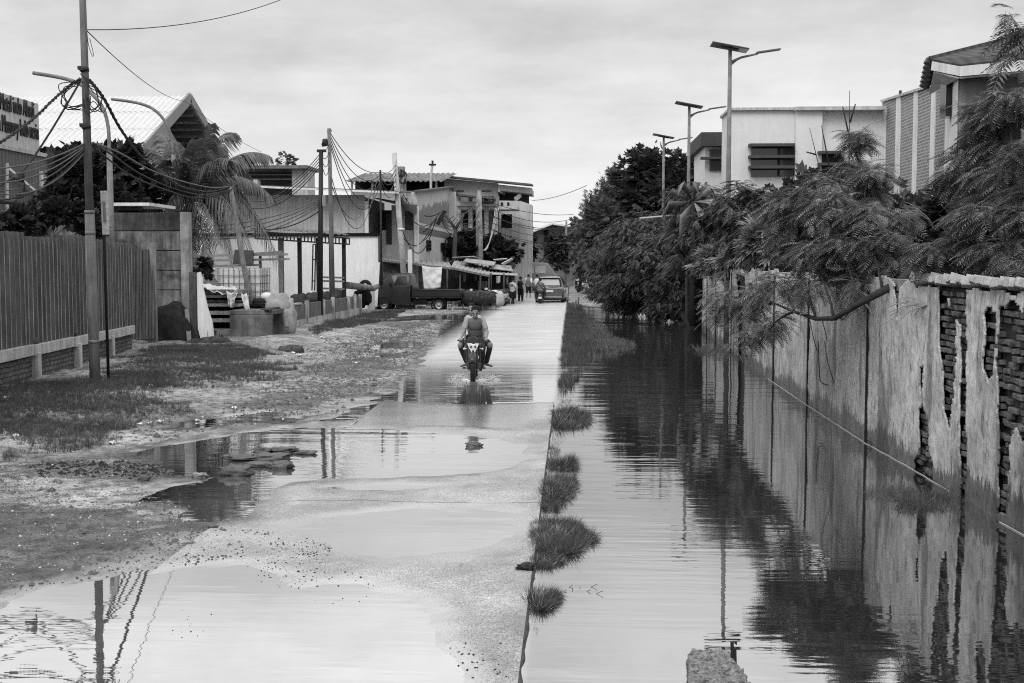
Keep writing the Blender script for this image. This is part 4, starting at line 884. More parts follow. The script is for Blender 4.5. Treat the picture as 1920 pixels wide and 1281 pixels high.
p = fpl(60, 222); text_mesh('a Metal indo Abadi', .86, (FX + .08, p.y, p.z), (PI / 2, 0, PI / 2), LT, sgn, sx=.44)
p = fpl(68.5, 262); text_mesh('a Masonry Indo nesia', .86, (FX + .08, p.y, p.z), (PI / 2, 0, PI / 2), LT, sgn, sx=.42)
mb = MB(); a = fpl(75, 322); c = fpl(77, 395); mb.span((FX, a.y - .15, 3), (FX + .12, a.y + .35, a.z)); mb.build('downpipe_panel', OFFWH, fac_)
mb = MB(); mb.bar(fpl(5, 316) + V((.2, 0, 0)), fpl(95, 392) + V((.2, 0, 0)), .09, .09); mb.bar(fpl(3, 306) + V((.2, 0, 0)), fpl(3, 400) + V((.2, 0, 0)), .07, .07); mb.bar(fpl(77, 320) + V((.2, 0, 0)), fpl(78, 395) + V((.2, 0, 0)), .07, .07); mb.build('steel_brace', WHITE, fac_)

# warehouse with white ribbed roof and open gable
wh = thing('warehouse', 'large warehouse with pale ribbed roof and open gable behind the palm', 'building', (-22, 56, 0))
G0 = at(356, 184, 56); gl_ = at(266, 275, 50); gr_ = at(420, 300, 62); XL_ = at(-60, 186, 56).x
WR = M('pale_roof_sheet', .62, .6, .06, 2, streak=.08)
sv = V((0, G0.y - gl_.y, G0.z - gl_.z))
for i in range(3):
    mb = MB(); a = V((XL_, gl_.y, gl_.z)) + sv * (i / 3) + V((0, 0, .03 * i)); mb.corr(a, (G0.x - .05 - XL_, 0, 0), sv * .345, (0, -.6, .8), .28, .05, wave=True); mb.build('roof_course', WR, wh, solid=.02)
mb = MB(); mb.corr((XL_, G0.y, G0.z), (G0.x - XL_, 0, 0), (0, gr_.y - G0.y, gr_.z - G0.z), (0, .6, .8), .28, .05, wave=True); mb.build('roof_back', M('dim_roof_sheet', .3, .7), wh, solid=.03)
gx = G0.x
mb = MB(); mb.bar((gx, gl_.y - .1, gl_.z - .1), (gx, G0.y, G0.z + .02), .12, .5); mb.bar((gx, gr_.y + .1, gr_.z - .1), (gx, G0.y, G0.z + .02), .12, .42); mb.build('bargeboard', M('grey_fascia', .26, .7, .1, 2), wh)
mb = MB()
for i in range(1, 9):
    f_ = i / 9; y = G0.y + (gr_.y - G0.y) * f_; z = G0.z + (gr_.z - G0.z) * f_ - .3; mb.bar((gx - 2.2, y, z), (gx - .05, y, z), .12, .22)
mb.build('purlin', M('dark_purlin', .06), wh)
mb = MB(); mb.prism([(gx - 1.6, gl_.y + .5, 0), (gx - 1.6, gr_.y - .6, 0), (gx - 1.6, gr_.y - .6, gr_.z - .5), (gx - 1.6, G0.y, G0.z - .55), (gx - 1.6, gl_.y + .5, gl_.z - .2)], (-.3, 0, 0)); mb.build('gable_wall', WHITE, wh)
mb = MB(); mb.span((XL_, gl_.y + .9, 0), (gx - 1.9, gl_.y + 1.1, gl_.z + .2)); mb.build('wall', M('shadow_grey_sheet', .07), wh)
mb = MB(); mb.bar((gx - .1, gr_.y - 1.0, 0), (gx - .1, gr_.y - 1.0, gr_.z), .16, .16); mb.build('gable_column', WHITE, wh)

# coconut palm
pt = at(352, 392, 40); palm = thing('coconut_palm', 'coconut palm with drooping fronds behind the concrete panel wall', 'palm tree', (at(362, 560, 40).x, 40, 0))
mb = MB(); pts_ = [V((palm.location.x, 40, -.1)).lerp(pt, i / 8) + V((.1 * math.sin(i), 0, 0)) for i in range(9)]; mb.tube(pts_, [.17 - .008 * i for i in range(9)], 12); mb.build('trunk', M('palm_trunk', .14, .9, .3, 5, bump=.6), palm)
PLF = leafmat('palm_leaf', .12, .4, 2, trans=.2)
def palm_frond(o, tip, top, nl=44, ll=.75, wd=.028):
    o = V(o); tip = V(tip); pts = []; side = (tip - o).cross(V((0, 0, 1))).normalized()
    for i in range(17):
        u = i / 16; pts.append(o.lerp(tip, u) + V((0, 0, top * 4 * u * (1 - u))))
    rm = MB(); rm.tube(pts, [.03 - .0015 * i for i in range(17)], 5)
    v, q = [], []; n = 0
    for i in range(nl):
        u = .12 + .88 * i / nl; x = u * 16; j = min(15, int(x)); p = pts[j].lerp(pts[j + 1], x - j); d = (pts[j + 1] - pts[j]).normalized()
        L = ll * (.5 + .9 * math.sin(PI * min(1, u * .85 + .15)))
        for sgn_ in (-1, 1):
            e = (side * sgn_ * (.75 + random.uniform(-.12, .12)) + d * .75 + V((0, 0, -.25 - .3 * random.random()))).normalized()
            m_ = p + e * L * .5; en = p + e * L * .9 + V((0, 0, -L * (.35 + .25 * random.random()))); wv = d * wd
            v += [p - wv * .5, p + wv * .5, m_ + wv, m_ - wv, en + wv * .1, en - wv * .1]; q += [(n, n + 1, n + 2, n + 3), (n + 3, n + 2, n + 4, n + 5)]; n += 6
    fr = np_mesh('frond', v, q, PLF, palm); rm.build('midrib', M('palm_rib', .2, .7), fr)
for tx, ty, Yt, tp in ((505, 292, 40.5, .75), (440, 250, 41.5, .8), (395, 232, 39.5, .2), (368, 262, 39, .1), (330, 268, 40.5, .3), (258, 285, 40, .8), (246, 345, 39, .9), (300, 250, 42, .5), (512, 372, 39.5, .9), (528, 505, 38.8, 1.6), (470, 470, 38.2, 1.2), (392, 505, 38.4, .9), (300, 440, 38.4, .9), (345, 495, 37.9, .6), (430, 300, 38, .6), (262, 400, 39.4, 1.0), (285, 330, 38.6, .6), (320, 300, 39, .5), (415, 275, 40.6, .5), (470, 330, 40.4, .9), (485, 420, 39.6, 1.3), (440, 500, 39.6, 1.4), (320, 480, 39.4, .9), (410, 460, 38, .8), (365, 500, 38.5, .7)):
    palm_frond(pt, at(tx, ty, Yt), tp, 62, .66, .034)
mb = MB()
for _ in range(7): mb.lump(pt + V((random.uniform(-.2, .2), random.uniform(-.35, -.1), random.uniform(-.4, -.1))), (.12, .12, .15), _, .1, n=10, m=7)
mb.build('coconuts', M('green_coconut', .1, .5), palm)
# =====================================================================  scrap yard
def drape(name, label, cat, pts, mat, nu=16, nv=10, amp=.06, seed=0, th=.012):   # cloth over four corners, wrinkled
    a, b_, c, d = [V(p) for p in pts]; vs = []; nrm = (b_ - a).cross(d - a).normalized()
    for j in range(nv + 1):
        for i in range(nu + 1):
            u, w_ = i / nu, j / nv; p = a.lerp(b_, u).lerp(d.lerp(c, u), w_)
            vs.append(p + nrm * amp * (mnoise.noise(V((u * 3.5, w_ * 2.2, seed))) + .5 * mnoise.noise(V((u * 9, w_ * 5, seed + 3)))) + V((0, 0, -.5 * amp * math.sin(PI * u))))
    mb = MB(); mb.add(vs, [(j * (nu + 1) + i, j * (nu + 1) + i + 1, (j + 1) * (nu + 1) + i + 1, (j + 1) * (nu + 1) + i) for j in range(nv) for i in range(nu)], True)
    return tag(mb.build(name, mat, solid=th), label, cat)
CUL = M('mossy_culvert', .17, .92, .45, 2.2, streak=.4, bump=.5, spots=.6, spotc=.05)
cv = thing('culvert_box', 'mossy square concrete culvert box with one dark open end, by the scrap yard', 'culvert', (-9.5, 34.8, 0))
a, c = at(431, 640, 34.3), at(507, 582, 34.3); x0, x1, zt_ = a.x, c.x + .05, c.z; y0, y1, wt = 34.3, 35.75, .14
mb = MB()
mb.span((x0, y0, -.05), (x1, y0 + wt, zt_ - wt)); mb.span((x0, y1 - wt, -.05), (x1, y1, zt_ - wt)); mb.span((x0, y0, zt_ - wt + .002), (x1, y1, zt_)); mb.span((x0, y0 + wt, -.05), (x0 + .1, y1 - wt, zt_ - wt)); mb.span((x0 + .1, y0 + wt, -.06), (x1, y1 - wt, .03))
mb.build('concrete_box', CUL, cv, bevel=.02)
mb = MB()
for i in range(7): mb.lump((x1 - .2 + random.uniform(-.1, .1), y0 + .2 * i, zt_ + .01), (.12, .12, .04), i, .5, n=10, m=6)
mb.build('mortar_crumbs', CONCD, cv)
# stacked pale boards under a tarp
bs_ = thing('board_stack', 'stack of pale planks and slatted pallets left of the culvert box', 'board stack', (at(400, 600, 35.6).x, 35.6, 0))
for i, (py, x0_, x1_, th_, mt_) in enumerate(((548, 381, 455, 9, WOOD), (556, 381, 455, 5, CONCL), (565, 383, 450, 5, WOODD), (572, 384, 448, 6, CONCL), (587, 388, 432, 7, CONCL), (601, 396, 432, 7, CONCL), (628, 396, 432, 22, CONCL))):
    mb = MB(); a = at(x0_, py + th_ / 2, 35.2); c = at(x1_, py - th_ / 2, 35.2); mb.span((a.x, 35.2 + .03 * (i % 2), a.z), (c.x, 36.2, c.z)); mb.build('board', mt_, bs_, bevel=.006)
mb = MB()
for x_ in (384, 399, 445): a = at(x_, 645, 35.5); mb.span((a.x - .06, 35.5, -.05), (a.x + .06, 36.1, at(x_, 545, 35.5).z))
mb.build('pallet_post', DARK, bs_)
drape('white_tarp', 'crumpled white tarp draped over the planks by the broken white board', 'tarp', [at(370, 534, 35.0), at(445, 552, 35.0), at(440, 540, 36.2), at(372, 526, 36.2)], TARPW, amp=.16, seed=1)
drape('white_tarp', 'bunched white tarp hanging down off the plank stack beside the leaning trunk', 'tarp', [at(424, 545, 35.0), at(447, 540, 35.05), at(440, 570, 34.95), at(428, 572, 34.95)], TARPW, 12, 12, .22, 5)
drape('white_tarp', 'narrow white tarp end dangling right of the leaning trunk foot', 'tarp', [at(452, 549, 35.0), at(462, 549, 35.0), at(469, 581, 34.9), at(457, 575, 34.9)], TARPW, 8, 10, .14, 9)
# caged tank
ib = thing('caged_tank', 'white plastic liquid tank in a metal cage under the palm', 'tank', (at(448, 560, 36.6).x, 36.6, 0))
a, c = at(411, 560, 36.2), at(487, 503, 36.2); mb = MB(); mb.span((a.x, 36.2, a.z), (c.x, 37.3, c.z)); mb.build('tank', M('white_plastic', .66, .45, .06, 2), ib, bevel=.07)
mb = MB(); nx_ = 8
for i in range(nx_ + 1): x = a.x - .02 + (c.x - a.x + .04) * i / nx_; mb.tube([(x, 36.17, a.z), (x, 36.17, c.z + .01)], .011, 6)
for i in range(5): z = a.z + (c.z - a.z) * i / 4; mb.tube([(a.x - .02, 36.155, z), (c.x + .02, 36.155, z)], .012, 6); mb.tube([(c.x + .035, 36.155, z), (c.x + .035, 37.3, z)], .012, 6)
for i in range(1, 6): y = 36.17 + i * .22; mb.tube([(c.x + .03, y, a.z), (c.x + .03, y, c.z)], .011, 6)
mb.build('cage', GREYM, ib)
mb = MB(); mb.span((a.x - .02, 36.15, .0), (c.x + .03, 37.3, a.z)); mb.build('pallet_base', WOODD, ib)
jar = MB(); p = at(395, 533, 36.0); jar.lathe([(.02, -.6), (.36, -.6), (.38, -.35), (.26, .0), (.13, .2), (.12, .32), (.0, .33)], p, (0, 0, 1), 20); tag(jar.build('funnel_drum', M('dull_drum', .16, .6)), 'dull cone topped drum between the plank tarp and the caged tank', 'drum')
lid = MB(); p = at(395, 506, 36.0); lid.ball(p, (.16, .16, .07)); tag(lid.build('white_bowl', WHITE), 'white bowl resting upside down on the cone topped drum', 'bowl')
bush('yard_weeds', 'dark weeds behind the white broken board', 34, [B(375, 498, 34.5, 14, 12), B(385, 505, 35, 14, 12)], T_SPRIG, 300, .16, LX, .01)
# roof rack of scrap above the tank
rk = thing('scrap_rack', 'steel rack loaded with sheets and bars behind the palm trunk', 'rack', (at(450, 480, 37.6).x, 37.6, 0))
mb = MB()
for py, x0_, x1_ in ((480, 365, 540), (489, 370, 543), (500, 360, 488)): mb.bar(at(x0_, py, 37.6), at(x1_, py - 3, 37.9), .12, .07)
mb.build('steel_beam', STEEL, rk)
mb = MB(); flat4(mb, [at(436, 495, 37.4), at(475, 495, 37.4), at(475, 470, 37.5), at(440, 468, 37.5)], .05); mb.build('dark_sheet', M('dark_sheet', .05, .6), rk)
mb = MB(); mb.bar(at(530, 473, 37.6), at(440, 480, 37.6), .1, .1); mb.bar(at(365, 470, 37.8), at(370, 640, 37.8), .1, .1); mb.bar(at(488, 480, 37.9), at(490, 650, 37.9), .08, .08); mb.build('rack_post', GREYM, rk)
tr_ = MB(); tr_.tube(smooth([at(473, 580, 36.0), at(460, 520, 36), at(450, 455, 36), at(441, 395, 36.1), at(431, 352, 36.2)], 4), [.1] * 5 + [.095] * 6 + [.08] * 6, 10)
tr_ = thing('leaning_trunk', 'bare leaning wooden pole propped in the scrap yard under the palm', 'wooden pole', (at(473, 640, 36).x, 36, 0)); mb = MB(); mb.tube(smooth([at(474, 650, 36.0), at(470, 565, 36.0), at(458, 505, 36), at(449, 450, 36), at(441, 395, 36.1), at(431, 352, 36.2)], 4), .085, 10); mb.build('pole', WOOD, tr_)
mb = MB(); mb.bar(at(424, 366, 36.1), at(444, 343, 36.1), .05, .05); mb.build('cross_stick', WOODD, tr_)
hp = thing('junk_heap', 'heap of junk bags with a white shell piece behind the culvert box', 'junk heap', (at(510, 590, 36).x, 36, 0))
mb = MB(); mb.lump(at(519, 578, 36), (.42, .35, .42), 3, .35); mb.lump(at(535, 600, 36), (.32, .3, .6), 6, .35); mb.build('grey_sack', M('grey_sack', .3, .9, .2, 5, bump=.3), hp)
mb = MB(); mb.ball(at(500, 556, 36), (.2, .17, .13)); mb.build('white_shell', WHITE, hp)
mb = MB(); mb.box(at(495, 572, 35.9), (.9, .5, .05), rz=.2); mb.box(at(488, 566, 35.9), (.5, .2, .03), rz=-.3); mb.span(at(472, 640, 36.0), at(530, 575, 36.6)); mb.build('dark_junk', DARK, hp)
mb = MB(); mb.bar(at(534, 585, 35.7), at(538, 612, 35.7), .12, .04); mb.build('sack_strip', CONCL, hp)
bush('dead_brush', 'dark brush clump below the broken white board', 33, [B(385, 640, 33, 14, 12), B(405, 648, 33.5, 14, 6)], T_THIN, 420, .3, LX, .01)
for i, (px, py, sx_, sz_, lb) in enumerate(((505, 655, .42, .14, 'longest pale stone at the foot of the culvert box'), (522, 656, .2, .16, 'round stone right of the longest one by the culvert box'), (548, 661, .34, .2, 'dark domed stone with a coil, right of the culvert box'), (395, 655, .75, .3, 'dark mossy slab in the grass left of the culvert box'))):
    p = gnd(px, py, .08); mb = MB(); mb.lump(p, (sx_, .2, sz_), 11 + i, .3); tag(mb.build('stone', CONC if i < 2 else CONCD), lb, 'stone')

# =====================================================================  low yard wall
lwl = thing('low_wall', 'low grey block wall with white posts and pale base along the yard', 'wall', (-10, 42, 0))
pa, pb_ = gnd(528, 622, .12), gnd(672, 589, .12); pa.z = pb_.z = .0; dvv = (pb_ - pa); nn = V((dvv.y, -dvv.x, 0)).normalized()
mb = MB(); mb.bar(pa + V((0, 0, .45)), pb_ + V((0, 0, .45)), .12, 1.0); mb.build('block_panel', M('grey_block', .17, .9, .3, 3, streak=.4, bump=.3), lwl)
mb = MB(); mb.bar(pa + nn * .075 + V((0, 0, .2)), pb_ + nn * .075 + V((0, 0, .2)), .05, .42); mb.build('white_base', M('stained_white', .5, .85, .25, 2, streak=.5, spots=.5, spotc=.1), lwl)
for i, f_ in enumerate((.05, .24, .44, .57, .80, .9, .995)):
    p = pa.lerp(pb_, f_) + nn * .1; mb = MB(); mb.span((p.x - .07, p.y - .07, -.05), (p.x + .07, p.y + .07, 1.02 + .04 * (i % 2))); mb.build('white_post', M('stained_white', .5), lwl, bevel=.01)
mb = MB(); mb.box(pa.lerp(pb_, .14) + V((0, 0, .99)), (1.3, .2, .05), rz=math.atan2(dvv.y, dvv.x)); mb.build('cap', CONCL, lwl)
for i in range(9):
    p = pa.lerp(pb_, .3 + .07 * i) + V((-.5 - .2 * random.random(), .6, .85)); mb = MB(); mb.lump(p, (.3, .3, .35), 30 + i, .5); tag(mb.build('scrap_bundle', M('dark_scrap', .05, .8, .6, 5)), 'dark scrap bundle showing over the low yard wall', 'scrap', 'dark scrap bundles behind the low wall')

# =====================================================================  canopy, white wall and houses
cnp = thing('steel_canopy', 'black steel canopy frame on thin posts in front of the white yard wall', 'canopy', (-11, 51, 0))
ca, cb_, cc, cd_ = at(478, 434, 49), at(655, 447, 50.5), at(650, 438, 56), at(470, 428, 55)
mb = MB(); mb.corr(ca + V((0, 0, .12)), cb_ - ca, (cd_ - ca), (0, -.1, 1), .25, .04); mb.build('roof_sheet', M('rusty_roof', .16, .8, .4, 2), cnp, solid=.01)
mb = MB(); mb.bar(ca, cb_, .08, .06); mb.bar(ca - V((0, 0, .3)), cb_ - V((0, 0, .26)), .08, .06)
for i in range(28): p = ca.lerp(cb_, i / 27); mb.bar(p, p - V((0, 0, .28)), .05, .05, up=(1, 0, 0))
mb.build('truss', BLACKM, cnp)
for px_, wd, mt_, Yc in ((527, .2, GREYM, 50), (562, .16, BLACKM, 50), (597, .16, BLACKM, 50.2), (645, .15, BLACKM, 50.5), (620, .12, BLACKM, 54)):
    p = at(px_, 560, Yc); mb = MB(); mb.span((p.x - wd / 2, Yc, 0), (p.x + wd / 2, Yc + wd, at(px_, 446, Yc).z)); mb.build('post', mt_, cnp)
mb = MB(); 
for x0_, x1_, py in ((605, 646, 520), (605, 646, 527), (605, 646, 541)): mb.bar(at(x0_, py, 50.3), at(x1_, py + 1, 50.5), .05, .08)
mb.build('rail', GREYM, cnp)
fr_ = MB(); 
for (p0, p1) in (((587, 458), (585, 545)), ((592, 458), (590, 545)), ((587, 458), (592, 458)), ((586, 487), (591, 487)), ((585, 527), (591, 527))): fr_.bar(at(*p0, 49.5), at(*p1, 49.5), .05, .05)
tag(fr_.build('window_frame', BLACKM), 'loose black window frame leaning on a canopy post', 'frame')
yl = thing('white_yard_wall', 'plain white plastered wall with dark top edge behind the canopy', 'wall', (-12, 60, 0))
xa, xb = at(380, 500, 60).x, at(711, 500, 60).x; zt2 = at(690, 443, 60).z; mb = MB(); mb.span((xa, 60, -.1), (xb, 60.2, zt2)); mb.build('wall_panel', M('white_yard_paint', .82, .75, .06, 1.2, streak=.1, spots=.08, spotc=.35), yl)
mb = MB(); mb.span((xa, 59.9, zt2), (xb + .05, 60.4, zt2 + .16)); mb.build('dark_capping', DARK, yl)
mb = MB(); mb.span((xb - .02, 59.85, -.1), (xb + .12, 60.1, zt2)); mb.build('end_post', WOODD, yl)
lb = MB(); lb.bar(at(703, 575, 59.4), at(708, 492, 59.7), .25, .05); tag(lb.build('board', OFFWH), 'pale board leaning at the right end of the white wall', 'board')

ha = thing('panelled_house', 'wide low house with pale vertical wall panels and thin white eave behind the canopy', 'house', (-13, 64, 0))
xa, xb = at(400, 400, 64).x, at(684, 400, 64).x; ztp = at(560, 366, 64).z
mb = MB(); mb.corr((xa, 64, 0), (xb - xa, 0, 0), (0, 0, ztp), (0, -1, 0), .42, .05); mb.build('wall_panels', M('pale_panels', .52, .7, .1, 1.5, streak=.15), ha, solid=.02)
mb = MB(); mb.span((xa, 64.1, 0), (xb - .03, 71, ztp - .1)); mb.build('house_body', M('inner_wall', .2), ha)
e0_, e1_ = at(395, 346, 62.6), at(748, 361, 62.6); zr = e0_.z
mb = MB(); mb.corr(V((e0_.x, 62.6, e0_.z)), V((e1_.x - e0_.x, 0, e1_.z - e0_.z)), V((0, 9, .5)), (0, -.1, 1), .3, .04); mb.build('roof', M('dark_rust_roof', .09, .8, .4, 2), ha, solid=.03)
mb = MB(); mb.bar(V((e0_.x, 62.55, e0_.z - .02)), V((e1_.x, 62.55, e1_.z - .02)), .06, .1); mb.build('eave_edge', WHITE, ha)
mb = MB(); a = at(684, 378, 63.6); mb.span((a.x, 63.5, 0), (a.x + .2, 63.7, a.z)); mb.build('white_column', WHITE, ha)
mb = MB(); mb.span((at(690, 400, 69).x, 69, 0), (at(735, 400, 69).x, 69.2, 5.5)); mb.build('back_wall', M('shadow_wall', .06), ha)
hb = thing('corner_house', 'grey two storey house front with dark upper opening beside the white column', 'house', (-9.5, 66, 0))
a = at(716, 432, 66); c = at(777, 432, 66); mb = MB(); mb.span((a.x, 66, 0), (c.x, 66.2, a.z)); mb.span((at(734, 400, 66).x, 66, a.z), (at(759, 400, 66).x, 66.2, at(740, 385, 66).z)); mb.span((at(776, 400, 66).x - .05, 66.001, a.z), (c.x, 66.2, at(740, 385, 66).z)); mb.span((at(759, 400, 66).x, 66.002, at(760, 396, 66).z), (c.x - .1, 66.2, at(740, 385, 66).z)); mb.build('wall', M('house_grey', .42, .85, .12, 1.5, streak=.2), hb)
mb = MB(); mb.span((at(759, 400, 66.1).x, 66.12, a.z), (at(776, 400, 66.1).x, 66.18, at(760, 396, 66).z)); mb.build('window', M('dim_shutter', .08), hb)
mb = MB(); mb.span((at(724, 400, 65.95).x, 65.93, at(724, 458, 66).z), (at(734, 400, 65.95).x, 66.01, at(724, 401, 66).z)); mb.build('door', M('dim_door', .04), hb)
mb = MB(); mb.span((at(777, 400, 65.8).x, 65.7, 0), (at(784, 400, 65.8).x, 66.1, at(780, 387, 65.8).z)); mb.build('white_column', WHITE, hb)
mb = MB(); mb.prism([at(700, 372, 64.5), at(776, 385, 64.5), at(776, 402, 64.5), at(752, 386, 64.5)], (0, 1.6, .1)); mb.build('roof_edge', M('dark_rust_roof', .09), hb)
# painted side wall along the road
XC = at(781, 430, 66.4).x
def cpl(px, py):
    d = ray(px, py); Y = XC / d.x * d.y; return V((XC, Y, EYE + d.z * Y / d.y))
hc = thing('painted_house', 'long house wall with peeling dark paint above a pale base and barred windows', 'house', (XC, 75, 0))
p0, p1 = cpl(781, 361), cpl(841, 352); pp = [V((XC, p0.y, 0)), V((XC, p0.y, p0.z)), V((XC, p1.y, p1.z)), V((XC, p1.y, 0))]
mb = MB(); mb.prism(pp, (-.3, 0, 0)); 
m, t, b, out = newmat('peeling_paint'); gp = t.new('ShaderNodeNewGeometry').outputs['Position']; sp = t.new('ShaderNodeSeparateXYZ'); t.link(gp, sp.inputs[0])
zz = sp.outputs[2]; nA = t.noise(gp, .9, 6, .7, stretch=(1, 1, .5)); zt_e = t.math('SUBTRACT', t.math('ADD', p0.z - .9, t.math('MULTIPLY', t.math('SUBTRACT', sp.outputs[1], p0.y), (p1.z - p0.z) / (p1.y - p0.y))), zz)
up_ = t.math('MULTIPLY', t.ramp(t.math('ADD', zt_e, t.ramp(nA, .3, .7, -.35, .35)), -.05, .05), t.ramp(zz, 4.7, 4.75)); up_ = t.math('MULTIPLY', up_, t.ramp(t.noise(gp, 2.2, 6, .75, stretch=(1, 1, .4), off=(3, 3, 3)), .36, .42))
kk = t.mix(up_, t.ramp(t.noise(gp, 1.2, 4, .6), .3, .7, .42, .56), t.ramp(nA, .3, .7, .15, .22)); band = t.math('MULTIPLY', t.ramp(zz, 4.05, 4.08), t.ramp(zz, 4.5, 4.53, 1, 0)); setv(t, b.inputs['Base Color'], t.mix(band, kk, .12)); b.inputs['Roughness'].default_value = .9
mb.build('wall', m, hc)
mb = MB(); a = cpl(841, 353); mb.span((XC - .3, a.y, 0), (XC + .5, a.y + .5, a.z - .25)); mb.build('corner_pier', OFFWH, hc)
mb = MB(); mb.bar(p0 + V((.1, -.3, .05)), p1 + V((.1, .3, .05)), .5, .1); mb.bar(p1 + V((.1, .3, .05)), (XC + .6, p1.y + .6, p1.z - .5), .4, .1); mb.build('roof_edge', M('dark_rust_roof', .09), hc)
for (wx0, wx1, wy0, wy1) in ((799, 806, 451, 470), (826, 832, 456, 471)):
    q0, q1 = cpl(wx0, wy0), cpl(wx1, wy1); mb = MB(); mb.span((XC - .02, q0.y, q1.z), (XC + .03, q1.y, q0.z)); wn = mb.build('window', M('dim_pane', .10), hc); mb = MB()
    for i in range(4): y = q0.y + (q1.y - q0.y) * i / 3; mb.bar((XC + .05, y, q1.z), (XC + .05, y, q0.z), .09, .06)
    for i in range(4): z = q1.z + (q0.z - q1.z) * i / 3; mb.bar((XC + .07, q0.y, z), (XC + .07, q1.y, z), .06, .06)
    mb.build('bars', BLACKM, wn)
hd = thing('rooftop_room', 'dark open rooftop room with a white end wall above the panelled house', 'building', (at(500, 340, 73).x, 73, 0))
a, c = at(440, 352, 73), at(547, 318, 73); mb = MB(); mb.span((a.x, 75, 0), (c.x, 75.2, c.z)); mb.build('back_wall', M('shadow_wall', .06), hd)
mb = MB(); e = at(577, 317, 73); mb.span((c.x, 73, 0), (e.x, 75, e.z)); mb.build('end_wall', CONCL, hd)
mb = MB(); mb.span((a.x - .5, 72.4, c.z + .02), (e.x + .1, 76, c.z + .22)); mb.build('roof', M('rusty_roof', .16), hd)
mb = MB(); mb.lump(at(480, 346, 73.2), (.3, .3, .35), 1, .1); mb.build('water_drum', CONCL, hd)
mb = MB()
for y_ in (328, 336): mb.bar(at(445, y_, 73.1), at(547, y_, 73.1), .05, .05)
mb.build('rail', GREYM, hd)
bush('roof_sapling', 'small sapling growing on the rooftop room', 73, [B(535, 302, 73.5, 14, 14)], T_SPRIG, 90, .3, LM, .05, cat='sapling')
# long sheds further back
sd_ = thing('open_shed', 'open sided upper storey under a worn tiled roof, behind the cable poles', 'building', (at(740, 340, 90).x, 90, 0))
a, c = at(652, 342, 90), at(832, 340, 90); mb = MB(); mb.corr(V((a.x, 89, a.z)), V((c.x - a.x, 0, 0)), V((.6, 5, at(670, 326, 94).z - a.z)), (0, -.6, .8), .4, .06, wave=True, jag=.25); mb.build('roof', M('worn_tiles', .18, .9, .5, 2), sd_, solid=.05)
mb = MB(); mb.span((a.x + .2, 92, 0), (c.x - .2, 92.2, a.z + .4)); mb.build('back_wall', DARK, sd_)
mb = MB(); mb.span((a.x + .3, 90, 0), (c.x - .2, 90.2, at(740, 358, 90).z)); mb.build('parapet', M('house_grey', .42), sd_)
for x_ in (660, 698, 760, 818): mb = MB(); p = at(x_, 340, 90); mb.span((p.x - .08, 89.9, 7), (p.x + .08, 90.05, p.z)); mb.build('post', CONCL, sd_)
se = thing('balcony_building', 'tall pale building with overhanging roof box and balcony at the street bend', 'building', (at(910, 380, 94).x, 94, 0))
a, c = at(828, 334, 94), at(934, 344, 94); mb = MB(); mb.prism([(a.x, 94, 0), (a.x, 94, a.z), (c.x, 94, c.z), (c.x, 94, 0)], (0, 8, 0)); mb.build('wall', M('ribbed_pale_wall', .52, .8, .08, 2, streak=.15), se)
mb = MB(); d_ = at(998, 351, 93); mb.bar(a + V((0, -.4, .1)), d_ + V((0, 0, .15)), 1.5, .14); mb.build('roof_edge', M('dark_rust_roof', .09), se)
b0, b1 = at(934, 357, 93.2), at(997, 363, 93.2); mb = MB(); mb.prism([b0, b1, at(997, 352.5, 93.2), at(934, 346, 93.2)], (0, 5, 0)); mb.build('roof_box', CONCL, se)
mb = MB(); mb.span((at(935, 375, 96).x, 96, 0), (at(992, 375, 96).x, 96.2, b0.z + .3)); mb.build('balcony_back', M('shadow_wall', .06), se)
mb = MB(); q0, q1 = at(926, 376, 92.8), at(976, 377, 92.8); mb.prism([(q0.x, 92.8, 0), q0, q1, at(997, 384, 92.8), (at(997, 400, 92.8).x, 92.8, 0)], (0, 3, 0)); mb.build('balcony_wall', M('balcony_render', .46, .85, .12, 1.2, streak=.25), se)
mb = MB()
for x_ in (939, 951): p = at(x_, 383, 92.7); mb.span((p.x, 92.72, p.z - .35), (p.x + .16, 92.81, p.z + .15))
mb.build('slit', DARK, se)
mb = MB()
for x_, w2 in ((850, 20), (903, 18)): p = at(x_, 357, 93.9); q = at(x_ + w2, 359.5, 93.9); mb.span((p.x, 93.92, q.z), (q.x, 94.01, p.z))
mb.build('vent', M('vent_dark', .1), se)
mb = MB(); mb.bar(at(936, 357, 93), at(946, 364, 95), .15, .2); mb.bar(at(966, 374, 93), at(976, 366, 93.5), .15, .3); mb.build('brace', CONCL, se)
sf_ = thing('balcony_annex', 'lower annex with a rail balcony and dark bays below the tall pale building', 'building', (at(890, 400, 88).x, 88, 0))
a, c = at(856, 378, 88), at(932, 386, 88); mb = MB(); mb.span((a.x, 88, c.z), (c.x, 88.15, a.z)); mb.build('balcony_wall', M('house_grey', .42), sf_)
mb = MB(); mb.bar(at(856, 366, 87.6), at(928, 373, 87.6), 1.6, .12); mb.build('lean_roof', M('dark_rust_roof', .09), sf_)
mb = MB(); mb.span((a.x, 90.5, 0), (c.x, 90.7, at(900, 368, 90).z)); mb.build('back_wall', M('annex_dim', .16, .9, .5, .8), sf_)
mb = MB(); mb.span((a.x, 88.3, c.z - .25), (c.x + 1.5, 92, c.z)); mb.build('floor_slab', CONCL, sf_)
for x_ in (860, 882, 912, 930): mb = MB(); p = at(x_, 380, 88.2); mb.span((p.x - .15, 88.2, 0), (p.x + .15, 88.5, at(x_, 370, 88).z)); mb.build('column', CONC, sf_)
mb = MB()
for i in range(9): p = at(905 + i * 2.6, 380, 87.9); mb.bar((p.x, 87.9, p.z + .5), (p.x, 87.9, p.z - .1), .06, .06)
mb.build('railing', BLACKM, sf_)
mb = MB()
